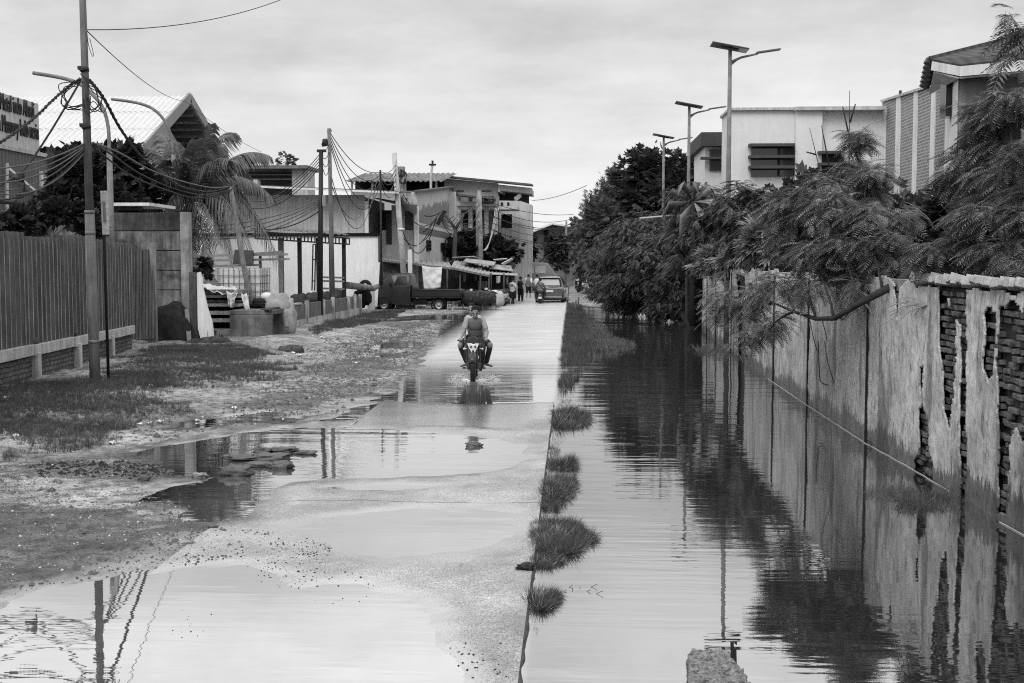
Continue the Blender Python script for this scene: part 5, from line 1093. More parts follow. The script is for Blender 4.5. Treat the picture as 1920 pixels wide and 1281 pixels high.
for x0_, y0_, x1_, y1_ in ((868, 402, 880, 430), (888, 398, 905, 425), (940, 402, 960, 428), (918, 440, 930, 455)): p, q = at(x0_, y1_, 90.3), at(x1_, y0_, 90.3); mb.span((p.x, 90.2, p.z), (q.x, 90.4, q.z))
mb.build('bay', DARK, sf_)
lo_ = thing('low_shed', 'dim low gabled shed at the far end of the street', 'building', (at(1035, 450, 112).x, 112, 0))
mb = MB(); mb.prism([(at(1000, 500, 112).x, 112, 0), at(1000, 434, 112), at(1036, 421, 112), at(1080, 428, 112), (at(1080, 500, 112).x, 112, 0)], (0, 8, 0)); mb.build('wall', M('dim_block_wall', .13, .9, .3, 1), lo_)
mb = MB(); mb.bar(at(996, 436, 111.5), at(1036, 420, 111.5), 1.5, .15); mb.bar(at(1036, 420, 111.5), at(1082, 427, 111.5), 1.5, .15); mb.build('roof', M('pale_roof_sheet', .62), lo_)
mb = MB(); p = at(1020, 430, 111.8); mb.span((p.x, 111.7, 0), (p.x + .4, 111.95, p.z)); mb.build('pillar', DARK, lo_)
aw2 = MB(); flat4(aw2, [at(1000, 478, 104), at(1042, 500, 104), at(1040, 494, 108), at(998, 472, 108)], .08); tag(aw2.build('awning', M('grey_awning', .12)), 'dim grey awning sloping down at the far end of the street', 'awning')
sh2 = thing('roadside_shack', 'small pale shack with dark doorway behind the parked scooters at far right', 'shack', (at(1075, 510, 125).x, 125, 0))
mb = MB(); p, q = at(1060, 530, 125), at(1092, 496, 125); mb.span((p.x, 125, 0), (q.x, 128, q.z)); mb.build('wall', M('shack_wall', .2, .9, .3, 1), sh2)
mb = MB(); mb.span((p.x - .4, 124, q.z), (q.x + .4, 128, q.z + .3)); mb.build('roof', CONC, sh2)
mb = MB(); d_ = at(1078, 515, 124.9); mb.span((d_.x, 124.9, 0), (d_.x + .9, 125.02, d_.z + .6)); mb.build('doorway', DARK, sh2)
tree('dark_tree', 'dark low tree behind the stall roofs below the balconies', 'tree', (at(900, 500, 82).x, 82, 0), [B(880, 462, 82, 34, 22), B(915, 470, 81, 40, 20), B(945, 476, 82, 26, 16), B(862, 478, 80, 22, 18)], T_SPRIG, 2600, .45, LX, BARK, .14, group='trees at the street bend')
tree('dark_tree', 'dim tree screening the far end of the street under the wires', 'tree', (at(1000, 500, 100).x, 100, 0), [B(968, 430, 100, 18, 16), B(985, 455, 98, 18, 30), B(1050, 470, 105, 22, 30)], T_SPRIG, 1500, .45, LD, BARK, .14, group='trees at the street bend')

# =====================================================================  poles and wires of the middle distance
def ppole(label, base, top, Y, r, mat, z0=-.1, group='cable poles along the road', Yt=None):
    a = at(base[0], base[1], Y); a.z = z0; e = at(top[0], top[1], Yt or Y); th = thing('cable_pole', label, 'pole', (a.x, Y, 0), group)
    mb = MB(); mb.tube([a, a.lerp(e, .5), e], [r, r * .9, r * .75], 10); mb.build('pole', mat, th); return th, e
k1, K1 = ppole('black straight pole by the low yard wall, carrying a small box', (600, 612), (602, 284), 45, .11, BLACKM)
mb = MB(); mb.span(at(604, 386, 44.8), at(611, 366, 44.95)); mb.build('meter_box', CONC, k1)
mb = MB(); mb.box(at(603, 283, 45), (.35, .12, .1)); mb.lump(at(609, 268, 45), (.12, .1, .14), 3, .4); mb.build('insulator', BLACKM, k1)
k2, K2 = ppole('slim grey pole leaning slightly beside the black one', (625, 607), (617, 241), 47, .10, M('pole_concrete', .16), group='cable poles along the road')
mb = MB(); mb.bar(at(613, 247, 47), at(622, 245, 47), .06, .06); mb.build('crossbar', GREYM, k2)
k3, K3 = ppole('thin black pole in front of the parked pickup nose', (716, 580), (713, 319), 59.6, .06, BLACKM)
k4, K4 = ppole('thick pale concrete pole leaning behind the pickup cab', (762, 570), (739, 287), 63, .17, CONCL)
mb = MB(); q = at(752, 430, 63); mb.tube([q - V((0, 0, .05)), q + V((0, 0, .05))], .19, 12); mb.build('band', WHITE, k4)
k5, K5 = ppole('cable laden pole right behind the pale leaning pole', (757, 560), (752, 314), 72, .16, CONC)
mb = MB(); mb.lathe([(.0, -.3), (.25, -.3), (.25, .3), (.0, .3)], at(752, 322, 72), (0, 0, 1), 12); mb.build('transformer', GREYM, k5)
k6, K6 = ppole('grey post standing before the dark tree at the street bend', (903, 560), (899, 357), 76, .17, CONC)
k6b, K6b = ppole('darker post close behind the grey one at the street bend', (896, 560), (895, 365), 80, .14, GREYM)
k7, K7 = ppole('thin dark pole below the tall pale building corner', (972, 520), (975, 396), 97, .14, BLACKM)
k8, K8 = ppole('thin dark pole near the far low shed', (1000, 520), (1001, 440), 104, .12, BLACKM)
k9, K9 = ppole('far slim pole against the trees right of the low shed', (1060, 520), (1062, 415), 110, .12, GREYM)
kf = thing('forked_post', 'forked tree trunk post splitting into two limbs at the painted wall corner', 'post', (at(850, 560, 72).x, 72, 0)); mb = MB(); fkp = at(854, 430, 72); mb.tube([at(850, 560, 72) * 1, at(851, 490, 72), fkp], [.16, .14, .12], 8); mb.tube([fkp, at(846, 418, 72), at(836, 404, 72)], [.11, .09, .06], 8); mb.tube([fkp, at(862, 416, 72), at(870, 402, 72)], [.1, .08, .06], 8); mb.build('trunk', WOODD, kf)
kl = thing('floodlight_mast', 'slim mast with star shaped floodlights behind the painted house', 'street lamp', (at(807, 357, 86).x, 86, 0)); mb = MB(); mb.tube([(at(807, 357, 86).x, 86, 0), at(808, 345, 86), at(809, 320, 86), at(811, 310, 86)], .09, 8); mb.build('pole', CONCL, kl)
mb = MB(); q = at(811, 309, 86); mb.box(q, (.5, .25, .12)); mb.box(q + V((0, 0, .1)), (.14, .14, .4)); mb.build('floodlight', BLACKM, kl)
hb_ = MB(); flat4(hb_, [at(817, 420, 68), at(823, 423, 68), at(838, 396, 68), at(830, 394, 68)], .12); tag(hb_.build('hanging_board', BLACKM), 'dark slanted board caught in the cables before the painted wall', 'board')
def C(label, a, b_, sag, r=.02, m=None, g=None): return cable(label, catenary(a, b_, sag), r, m or CB, g)
W_ = at
for i in range(5):
    C('dark cables sloping from the black pole down left to the yard roofs', K1 + V((0, 0, -.05 - .12 * i)), W_(498 - 12 * i, 372 + 3 * i, 52), .25 + .12 * i, .016, CBG if i % 2 else CB, 'cables from the black pole to the left')
for i in range(4):
    C('pale thick cables from the black pole box back to the palm', W_(600, 374 + 4 * i, 45), W_(352 - 10 * i, 424 + 5 * i, 40), .3 + .1 * i, .02, CBG, 'cables from the pole box to the palm')
C('lower cable from the black pole box sagging back to the yard roof', W_(600, 395, 45), W_(470, 428, 44), .3, .022)
for i in range(5):
    C('black cables swooping from the slim grey pole to the thin black pole', K2 + V((0, 0, -.1 - .1 * i)), K3 + V((0, 0, -.1 - .15 * i)), .55 + .35 * i, .018, CB, 'cables between the slim grey and thin black poles')
for i in range(4):
    C('short cables linking the black pole and the slim grey pole', K1 + V((0, 0, -.1 * i)), K2 + V((0, 0, -.6 - .3 * i)), .12 + .12 * i, .014, CB, 'links between the black and grey poles')
C('grey loop sagging low from the slim pole across the panelled wall', W_(621, 345, 47), W_(700, 345, 60), 1.6, .02, CBG)
C('deeper grey loop sagging from the slim pole across the panelled wall', W_(621, 330, 47), W_(708, 330, 60), 2.4, .018, CBG)
for i in range(7):
    C('cables crowding from the thin black pole up to the pale leaning pole', K3 + V((0, 0, -.05 - .1 * i)), K4 + V((.1, 0, -.6 - .22 * i)), .25 + .17 * (i % 4), .018, CB if i % 3 else CBG, 'cables at the pale leaning pole')
for i in range(5):
    C('cables linking the pale leaning pole with the laden pole behind it', K4 + V((0, 0, -.9 - .4 * i)), K5 + V((0, 0, -.2 - .4 * i)), .3 + .2 * (i % 3), .02, CB, 'cables behind the pale leaning pole')
for i in range(6):
    C('heavy black cables draping from the laden poles down across the painted wall', (K4 if i % 2 else K5) + V((.1, 0, -1.6 - .45 * i)), W_(826 - 3 * i, 398 + 4 * i, 68), .7 + .5 * (i % 4), .026, CB, 'cables across the painted wall')
for i in range(5):
    C('cables from the hanging board on to the forked post', W_(828, 400 + 3 * i, 68), W_(852 + 3 * i, 404 + 4 * i, 72), .25 + .12 * i, .022, CB, 'cables at the forked post')
for i in range(6):
    C('cables from the forked post to the grey posts at the bend', W_(858 + 2 * i, 402 + 5 * i, 72), K6 + V((0, 0, -.5 - .35 * i)), .3 + .2 * (i % 3), .022, CB if i % 2 else CBG, 'cables at the grey posts')
for i in range(7):
    C('long level wires from the grey posts across to the right hand trees', K6 + V((0, 0, -.55 - .28 * i)), W_(1075 - 3 * i, 402 + 9 * i, 100), .4 + .25 * (i % 3), .022, CB, 'wires crossing the far street')
for i in range(3):
    C('pale cables hanging from the grey post down behind the stalls', W_(935 - 3 * i, 390, 80), W_(906 + 2 * i, 470, 78), .6, .03, M('pale_cable', .4), 'pale cables at the bend')
C('fine wire from the far roofs up into the right hand trees', W_(998, 376, 93), W_(1100, 348, 74), .2, .02)
cl_ = MB()
for i in range(4): cl_.tube(smooth([W_(758 + 2 * i, 372, 71.8), W_(755 + i, 400, 71.8), W_(752 + 3 * i, 425, 71.8), W_(760 + i, 452 - 4 * i, 71.8), W_(764, 430, 71.8), W_(759, 395, 71.8)], 6), .02, 5)
tag(cl_.build('cable_coil', CB), 'long hanging cable coil right of the pale leaning pole', 'cable coil')
cl_ = MB()
for i in range(5): cl_.tube(smooth([W_(752 + random.uniform(-3, 3), 318, 71.7), W_(762 + random.uniform(-3, 3), 326, 71.7), W_(757 + random.uniform(-4, 4), 345, 71.7), W_(748 + random.uniform(-3, 3), 335, 71.7), W_(753, 318, 71.7)], 6), .02, 5)
tag(cl_.build('cable_coil', CB), 'tangled cable coil wound round the laden pole top', 'cable coil')
# =====================================================================  market stalls
def stall_roof(mb, pts): 
    a, b_, c, d = [at(*p) for p in pts]; n = (b_ - a).cross(d - a).normalized(); n = n if n.z > 0 else -n
    mb.corr(a, b_ - a, d - a, n, .3, .04, jag=.12)
SHEET = M('worn_pale_sheet', .36, .75, .35, 2, streak=.4, spots=.3, spotc=.1); SHD = M('rusty_roof', .16)
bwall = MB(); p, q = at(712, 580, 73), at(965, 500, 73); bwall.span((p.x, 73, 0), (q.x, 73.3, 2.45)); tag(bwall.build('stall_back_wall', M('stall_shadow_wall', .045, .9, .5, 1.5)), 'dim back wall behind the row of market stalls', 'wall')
def stall(label, roof, posts, mat, Y):
    p = at(*roof[0]); th = thing('market_stall', label, 'market stall', (p.x, Y, 0), 'ramshackle market stalls')
    mb = MB(); stall_roof(mb, roof); mb.build('roof', mat, th, solid=.02)
    a, b_ = at(*roof[0]), at(*roof[1]); mb = MB(); mb.bar(a - V((0, 0, .03)), b_ - V((0, 0, .03)), .08, .1); mb.build('eave_beam', WOOD, th)
    for x_, Yp_ in posts: mb = MB(); q = at(x_, 560, Yp_); f_ = (x_ - roof[0][0]) / (roof[1][0] - roof[0][0]); z = a.z + (b_.z - a.z) * f_; mb.tube([(q.x, Yp_, -.1), (q.x + .03, Yp_, z)], .05, 7); mb.build('post', WOODD, th)
    return th
s1 = stall('market stall with white cloth hanging under its sagging pale roof', [(713, 487, 63.5), (848, 503, 64.5), (862, 494, 70), (718, 478, 69)], [(716, 63.6), (775, 64), (838, 64.4)], SHEET, 63.5)
s2 = stall('market stall with long torn sheet roof sloping to the right', [(845, 502, 64.5), (918, 517, 66), (950, 497, 73), (856, 482, 72)], [(862, 65), (900, 65.6), (916, 66)], SHEET, 64.5)
s3 = stall('market stall nearest the standing people, under a white edged roof', [(903, 511, 67), (969, 514, 69), (966, 502, 74), (905, 497, 74)], [(920, 67.3), (944, 68), (964, 68.8)], SHD, 67)
mb = MB(); mb.bar(at(905, 512, 66.9), at(970, 515, 68.9), .06, .12); mb.build('white_edge', WHITE, s3)
for i, (pts, lb) in enumerate((([(848, 482, 69), (890, 480, 70), (905, 488, 72), (862, 492, 71)], 'loose roofing sheet thrown over the stalls left of the grey posts'), ([(868, 490, 67), (925, 498, 68), (930, 491, 71), (875, 484, 70)], 'loose pale roofing sheet over the stalls below the grey posts'), ([(918, 503, 68), (962, 508, 69), (958, 498, 72), (915, 494, 71)], 'loose bent roofing sheet above the white edged stall'), ([(925, 486, 71), (950, 484, 71), (952, 486, 73), (928, 489, 73)], 'short white sheet scrap on the stall roofs'), ([(940, 494, 70), (960, 483, 70), (962, 486, 70.5), (944, 497, 70.5)], 'upturned strip of sheet on the stall roofs'))):
    mb = MB(); flat4(mb, [at(*p) for p in pts], .04); tag(mb.build('roofing_sheet', WHITE if i >= 3 else SHEET), lb, 'roofing sheet')
drape('white_cloth', 'white cloth hanging under the market stall roof behind the pickup bed', 'cloth', [at(791, 498, 63.3), at(829, 501, 63.5), at(826, 539, 63.4), at(795, 541, 63.2)], TARPW, 16, 14, .12, 3)
drape('dark_tarp', 'dark tarp sheet hanging at the left end of the market stalls', 'tarp', [at(716, 491, 64.2), at(772, 494, 64.4), at(770, 525, 64.4), at(716, 525, 64.2)], M('grey_tarp', .08, .6, .3, 3), 16, 10, .2, 4)
mb = MB(); p, q = at(765, 545, 62.3), at(772, 468, 62.3); mb.span((p.x, 62.3, 0), (q.x, 62.5, q.z)); tag(mb.build('white_post', WHITE), 'square white post standing behind the pickup cab', 'post')
gr = thing('white_rack', 'white slatted rack hanging inside the dark market stall', 'rack', (at(880, 505, 68).x, 68, 1.8)); mb = MB()
for i in range(12): mb.bar(at(874 + 2.6 * i, 503, 68), at(874 + 2.6 * i, 508, 68), .05, .04)
mb.bar(at(872, 503, 68), at(904, 503, 68), .05, .05); mb.bar(at(872, 508, 68), at(904, 508, 68), .05, .05); mb.build('slats', OFFWH, gr)
for i, (x_, y_, w_, h_, m_, lb) in enumerate(((780, 541, 26, 24, WOOD, 'slatted crate standing in the pickup bed area under the stall'), (890, 556, 40, 10, DARK, 'long dark bench inside the market stalls'), (935, 556, 22, 26, M('dim_cabinet', .1), 'dim cabinet under the white edged stall'), (905, 535, 14, 14, GREYM, 'grey box on the bench inside the market stalls'), (829, 536, 10, 14, GREYM, 'grey appliance box right of the hanging white cloth'))):
    p = at(x_ - w_ / 2, y_ + h_ / 2, 66 + i * .3); q = at(x_ + w_ / 2, y_ - h_ / 2, 66 + i * .3); mb = MB(); n = 4
    for j in range(n): mb.span((p.x, p.y, p.z + (q.z - p.z) * j / n + .02), (q.x, p.y + .6, p.z + (q.z - p.z) * (j + 1) / n))
    for x2 in (p.x, q.x): mb.span((x2 - .05, p.y - .03, 0), (x2 + .05, p.y + .05, q.z + .02))
    tag(mb.build('stall_crate' if i == 0 else ('bench' if i == 1 else 'box'), m_), lb, 'crate' if i == 0 else ('bench' if i == 1 else 'box'))

for i, (px, py, Y, w_, h_) in enumerate(((851, 545, 66, .7, .5), (868, 540, 66.5, .5, .8), (877, 551, 66, .6, .4), (915, 552, 67.5, .5, .5), (925, 545, 68.5, .7, .7), (948, 553, 69, .6, .5), (953, 545, 70, .5, .9), (958, 556, 69, .4, .4), (722, 545, 65, .8, .7), (897, 546, 67, .5, .6))):
    p = at(px, py, Y); mb = MB()
    for j in range(4): mb.box((p.x, Y, .06 + j * h_ * .27), (w_, .4, h_ * .2), rz=.1 * (i % 3))
    for s_ in (-1, 1): mb.box((p.x + s_ * w_ * .46, Y, h_ * .5), (.05, .42, h_ * 1.05), rz=.1 * (i % 3))
    tag(mb.build('crate', (WOOD, WOODD, CONC, M('dim_cabinet', .1))[i % 4]), 'slatted crate stacked in the shade of the market stalls', 'crate', 'crates in the market stalls')
for i in range(8):
    p = at(858 + 13 * i, 560, 67 + .4 * i); mb = MB(); mb.lump((p.x, p.y, .25), (.28, .25, .35), 80 + i, .4); tag(mb.build('sack', (M('pale_sack', .4), M('dull_sack', .12, .9, .3, 5), M('grey_sack', .3))[i % 3]), 'bulging sack standing in the shade of the market stalls', 'sack', 'sacks in the market stalls')
for i, (x_, y_, w_, h_) in enumerate(((852, 507, 8, 12), (868, 512, 5, 14), (888, 515, 6, 10), (930, 517, 8, 12), (948, 518, 5, 14))):
    Y = 66 + i * .6; drape('hanging_cloth', ('short dull cloth hung at the left of the long torn stall roof', 'narrow cloth strip hung under the middle of the long torn stall roof', 'small grey cloth hung left of the white edged stall', 'grey cloth hung under the left half of the white edged stall roof', 'narrow cloth hung under the right half of the white edged stall roof')[i], 'cloth', [at(x_, y_, Y), at(x_ + w_, y_, Y), at(x_ + w_, y_ + h_, Y), at(x_ + 1, y_ + h_ + 2, Y)], (M('dull_cloth', .15, .9), M('pale_cloth', .4, .9))[i % 2], 6, 6, .08, 20 + i)

# =====================================================================  pickup truck
PAINT = M('dark_truck_paint', .022, .35, .15, 2, spec=.3, coat=.15)
gx_, gy_ = at(726, 581, 60.3).x, 60.3
tk = thing('pickup_truck', 'dark small pickup truck with open low bed parked across the road edge', 'pickup truck', (gx_, gy_, -.02), local=True, rz=R(-3))
def wheel(mbT, mbR, c, r, w_, axis=(0, 1, 0), n=24):
    ax = V(axis)
    mbT.lathe([(r * .62, -w_ / 2), (r * .92, -w_ / 2), (r, -w_ * .32), (r, w_ * .32), (r * .92, w_ / 2), (r * .62, w_ / 2), (r * .62, -w_ / 2)], c, axis, n)
    mbR.lathe([(.0, -w_ * .42), (r * .18, -w_ * .45), (r * .2, -w_ * .3), (r * .42, -w_ * .26), (r * .5, -w_ * .4), (r * .6, -w_ * .46), (r * .63, -w_ * .46), (r * .63, w_ * .4), (0, w_ * .4)], c, axis, n)
def cabring(x, z0, z1, w0, w1, rr=.08):
    return [V((x, -w0, z0 + .02)), V((x, -w0 - .015, z0 + (z1 - z0) * .35)), V((x, -w0, z0 + (z1 - z0) * .55)), V((x, -w1 - .01, z1 - rr)), V((x, -w1 + rr, z1)), V((x, w1 - rr, z1)), V((x, w1 + .01, z1 - rr)), V((x, w0, z0 + (z1 - z0) * .55)), V((x, w0 + .015, z0 + (z1 - z0) * .35)), V((x, w0, z0 + .02))]
mb = MB(); mb.loft([cabring(x, z0, z1, w0, w1) for x, z0, z1, w0, w1 in ((-.70, .30, .74, .66, .62), (-.64, .26, .92, .74, .68), (-.5, .26, 1.06, .77, .72), (-.24, .28, 1.24, .79, .76), (.02, .34, 1.5, .79, .72), (.36, .34, 1.84, .79, .66), (.55, .3, 1.9, .79, .64), (1.28, .28, 1.92, .79, .64), (1.37, .28, 1.72, .79, .68))], True); cab = mb.build('cab', PAINT, tk, bevel=.01)
sgn_ = lambda pts, y: [V((x, y, z)) for x, z in pts]
for s_ in (-1, 1):
    wy = .74 * s_; mb = MB(); mb.prism([V((.50, s_ * .765, 1.30)), V((.72, s_ * .685, 1.76)), V((1.16, s_ * .685, 1.77)), V((1.20, s_ * .76, 1.36))], (0, s_ * .022, 0)); mb.build('side_window', GLASS, tk)
mb = MB(); mb.prism([V((-.02, -.62, 1.47)), V((-.02, .62, 1.47)), V((.33, .56, 1.83)), V((.33, -.56, 1.83))], (-.03, 0, .03)); mb.build('windscreen', M('pale_windscreen', .12, .1, .2, 2, spec=.8), tk)
for s_ in (-1, 1):
    mb = MB(); mb.box((-.6, s_ * .66, .84), (.16, .24, .17), rz=s_ * -.3); mb.build('headlight', M('headlight_lens', .65, .15, .1, 5, spec=.7), tk, bevel=.03)
    mb = MB(); mb.box((.34, s_ * .86, 1.36), (.08, .13, .17)); mb.build('mirror', BLACKM, tk, bevel=.02)
mb = MB(); mb.box((-.68, 0, .45), (.14, 1.5, .2)); mb.build('bumper', M('black_bumper', .03, .6), tk, bevel=.03)
mb = MB(); mb.box((1.24, -.815, 1.18), (.14, .02, .03)); mb.build('door_handle', BLACKM, tk)
for x_ in (.42, 1.27): mb = MB(); mb.bar((x_, -.806, .42), (x_, -.80, 1.22), .012, .01); mb.build('door_seam', BLACKM, tk)
mb = MB(); mb.span((1.46, -.8, .66), (3.92, .8, .74)); mb.build('bed_floor', PAINT, tk)
for nm, a, b_ in (('side_board', (1.46, -.82, .74), (3.92, -.78, 1.06)), ('side_board', (1.46, .78, .74), (3.92, .82, 1.06)), ('tailgate', (3.9, -.775, .745), (3.94, .775, 1.05)), ('headboard', (1.44, -.78, .74), (1.48, .78, 1.3))):
    mb = MB(); mb.span(a, b_); mb.build(nm, PAINT, tk, bevel=.01)
mb = MB(); mb.bar((1.46, -.825, 1.06), (3.92, -.825, 1.06), .035, .04); mb.bar((1.46, -.825, .78), (3.92, -.825, .78), .02, .03); mb.build('bed_rail', PAINT, tk)
mb = MB(); mb.bar((-.2, -.4, .5), (3.8, -.4, .56), .1, .14); mb.bar((-.2, .4, .5), (3.8, .4, .56), .1, .14); mb.span((1.5, -.7, .3), (2.2, -.45, .6)); mb.build('chassis', DARK, tk)
for x_ in (0, 2.83):
    for s_ in (-1, 1):
        T_, R_ = MB(), MB(); wheel(T_, R_, (x_, s_ * .70, .29), .29, .18, (0, -s_ if s_ < 0 else -s_, 0)); ty = T_.build('wheel', RUBBER, tk); R_.build('rim', M('steel_rim', .3, .45, .15, 6, metal=.5), ty)
    mb = MB(); mb.lathe([(.36, -.82), (.40, -.82), (.40, -.6), (.36, -.6)], (x_, 0, .3), (0, 1, 0), 24); mb.build('wheel_arch', DARK, tk)
mb = MB(); mb.bar((3.5, -.72, .5), (3.5, -.72, .2), .02, .22, up=(0, 1, 0)); mb.build('mud_flap', BLACKM, tk)
for i, (px, py, lb) in enumerate(((748, 579, 'crumpled pale bag on the ground under the pickup'), (787, 578, 'white crumpled bag under the middle of the pickup'), (765, 580, 'dull sack between the bags under the pickup'))):
    p = gnd(px, py, .05); mb = MB(); mb.lump(p + V((0, .6, .06)), (.26, .2, .13), 40 + i, .5); tag(mb.build('plastic_bag', TARPW if i < 2 else CONC), lb, 'bag')
ch = thing('plastic_chair', 'small white plastic chair standing behind the pickup rear wheel', 'chair', (at(844, 578, 59.6).x, 59.6, 0), local=True)
mb = MB(); mb.box((0, 0, .28), (.3, .3, .03)); mb.build('seat', WHITE, ch)
for x_ in (-.12, .12):
    for y_ in (-.12, .12): mb = MB(); mb.bar((x_, y_, .28), (x_ * 1.2, y_ * 1.2, 0), .035, .035); mb.build('leg', WHITE, ch)
mb = MB(); mb.bar((-.13, .14, .28), (-.13, .18, .62), .06, .02); mb.bar((.13, .14, .28), (.13, .18, .62), .06, .02); mb.bar((-.15, .18, .62), (.15, .18, .62), .03, .08); mb.build('backrest', WHITE, ch)
fz = MB(); p, q = at(689, 577, 58.5), at(700, 543, 58.5); fz.span((p.x, 58.5, 0), (q.x, 58.9, q.z)); fz.bar((p.x + .1, 58.47, 1.1), (p.x + .1, 58.47, .8), .03, .03); tag(fz.build('white_appliance', WHITE, bevel=.02), 'narrow white appliance box by the end of the low yard wall', 'appliance')
lg = MB(); lg.tube([at(650, 535, 55.5), at(700, 541, 57.5), at(708, 537, 58)], [.17, .15, .12], 10); tag(lg.build('log', WOOD), 'long grey log resting above the end of the low yard wall', 'log')
ty_ = MB(); ty_.lathe([(.18, -.1), (.32, -.1), (.36, 0), (.32, .1), (.18, .1), (.18, -.1)], at(685, 538, 57.6), (.2, 1, 0), 20); tag(ty_.build('spare_tyre', RUBBER), 'black tyre standing behind the grey log', 'tyre')
jk = MB(); 
for i in range(5): jk.lump(at(672 + 4 * i, 556 + 3 * (i % 3), 57), (.2, .2, .35), 60 + i, .4)
tag(jk.build('junk_heap', DARK), 'dark junk heaped at the end of the low yard wall', 'junk heap')
# covered cart
ct = thing('covered_cart', 'vendor cart covered by a dark patterned cloth behind the pickup tail', 'cart', (at(900, 577, 60.5).x, 60.5, 0))
p, q = at(866, 569, 60.2), at(934, 546, 60.2); m, t, b, out = newmat('patterned_cloth'); gp = t.new('ShaderNodeNewGeometry').outputs['Position']; vr = t.new('ShaderNodeTexVoronoi'); vr.inputs['Scale'].default_value = 5.5; t.link(gp, vr.inputs['Vector']); setv(t, b.inputs['Base Color'], t.ramp(vr.outputs['Distance'], .1, .5, .075, .025)); b.inputs['Roughness'].default_value = .9
rings = []
for i in range(9):
    x = p.x + (q.x - p.x) * i / 8; e = .06 if i in (0, 8) else 0; sgx = .04 * math.sin(i * 2.1)
    rings.append([V((x, 60.1 + e - .05 * math.sin(i * 3), p.z)), V((x, 60.12 + e, q.z - .09 + sgx)), V((x, 60.2, q.z - .02 - e + sgx)), V((x, 60.9, q.z - e + sgx)), V((x, 61.2, q.z - .3)), V((x, 61.25, p.z))])
mb = MB(); mb.loft(rings); mb.build('cloth_cover', m, ct)
for x_ in (868, 905, 930): mb = MB(); a = at(x_, 570, 60.2); mb.bar(a, (a.x, 60.2, -.05), .05, .05); mb.build('leg', WOODD, ct)
mb = MB(); T_ = MB(); wheel(mb, T_, (at(885, 572, 60.4).x, 60.4, .2), .22, .06, (0, 1, 0)); wh_ = mb.build('wheel', RUBBER, ct); T_.build('rim', GREYM, wh_)
sk = MB(); sk.lump(at(936, 561, 60.4), (.26, .3, .42), 4, .3); tag(sk.build('pale_sack', M('pale_sack', .4, .8, .3, 4, bump=.3)), 'pale bulging sack at the right end of the covered cart', 'sack')
sk = MB(); sk.lump(at(927, 549, 60.5), (.25, .25, .12), 7, .3); tag(sk.build('white_bundle', WHITE), 'white bundle lying on the right end of the covered cart', 'bundle')

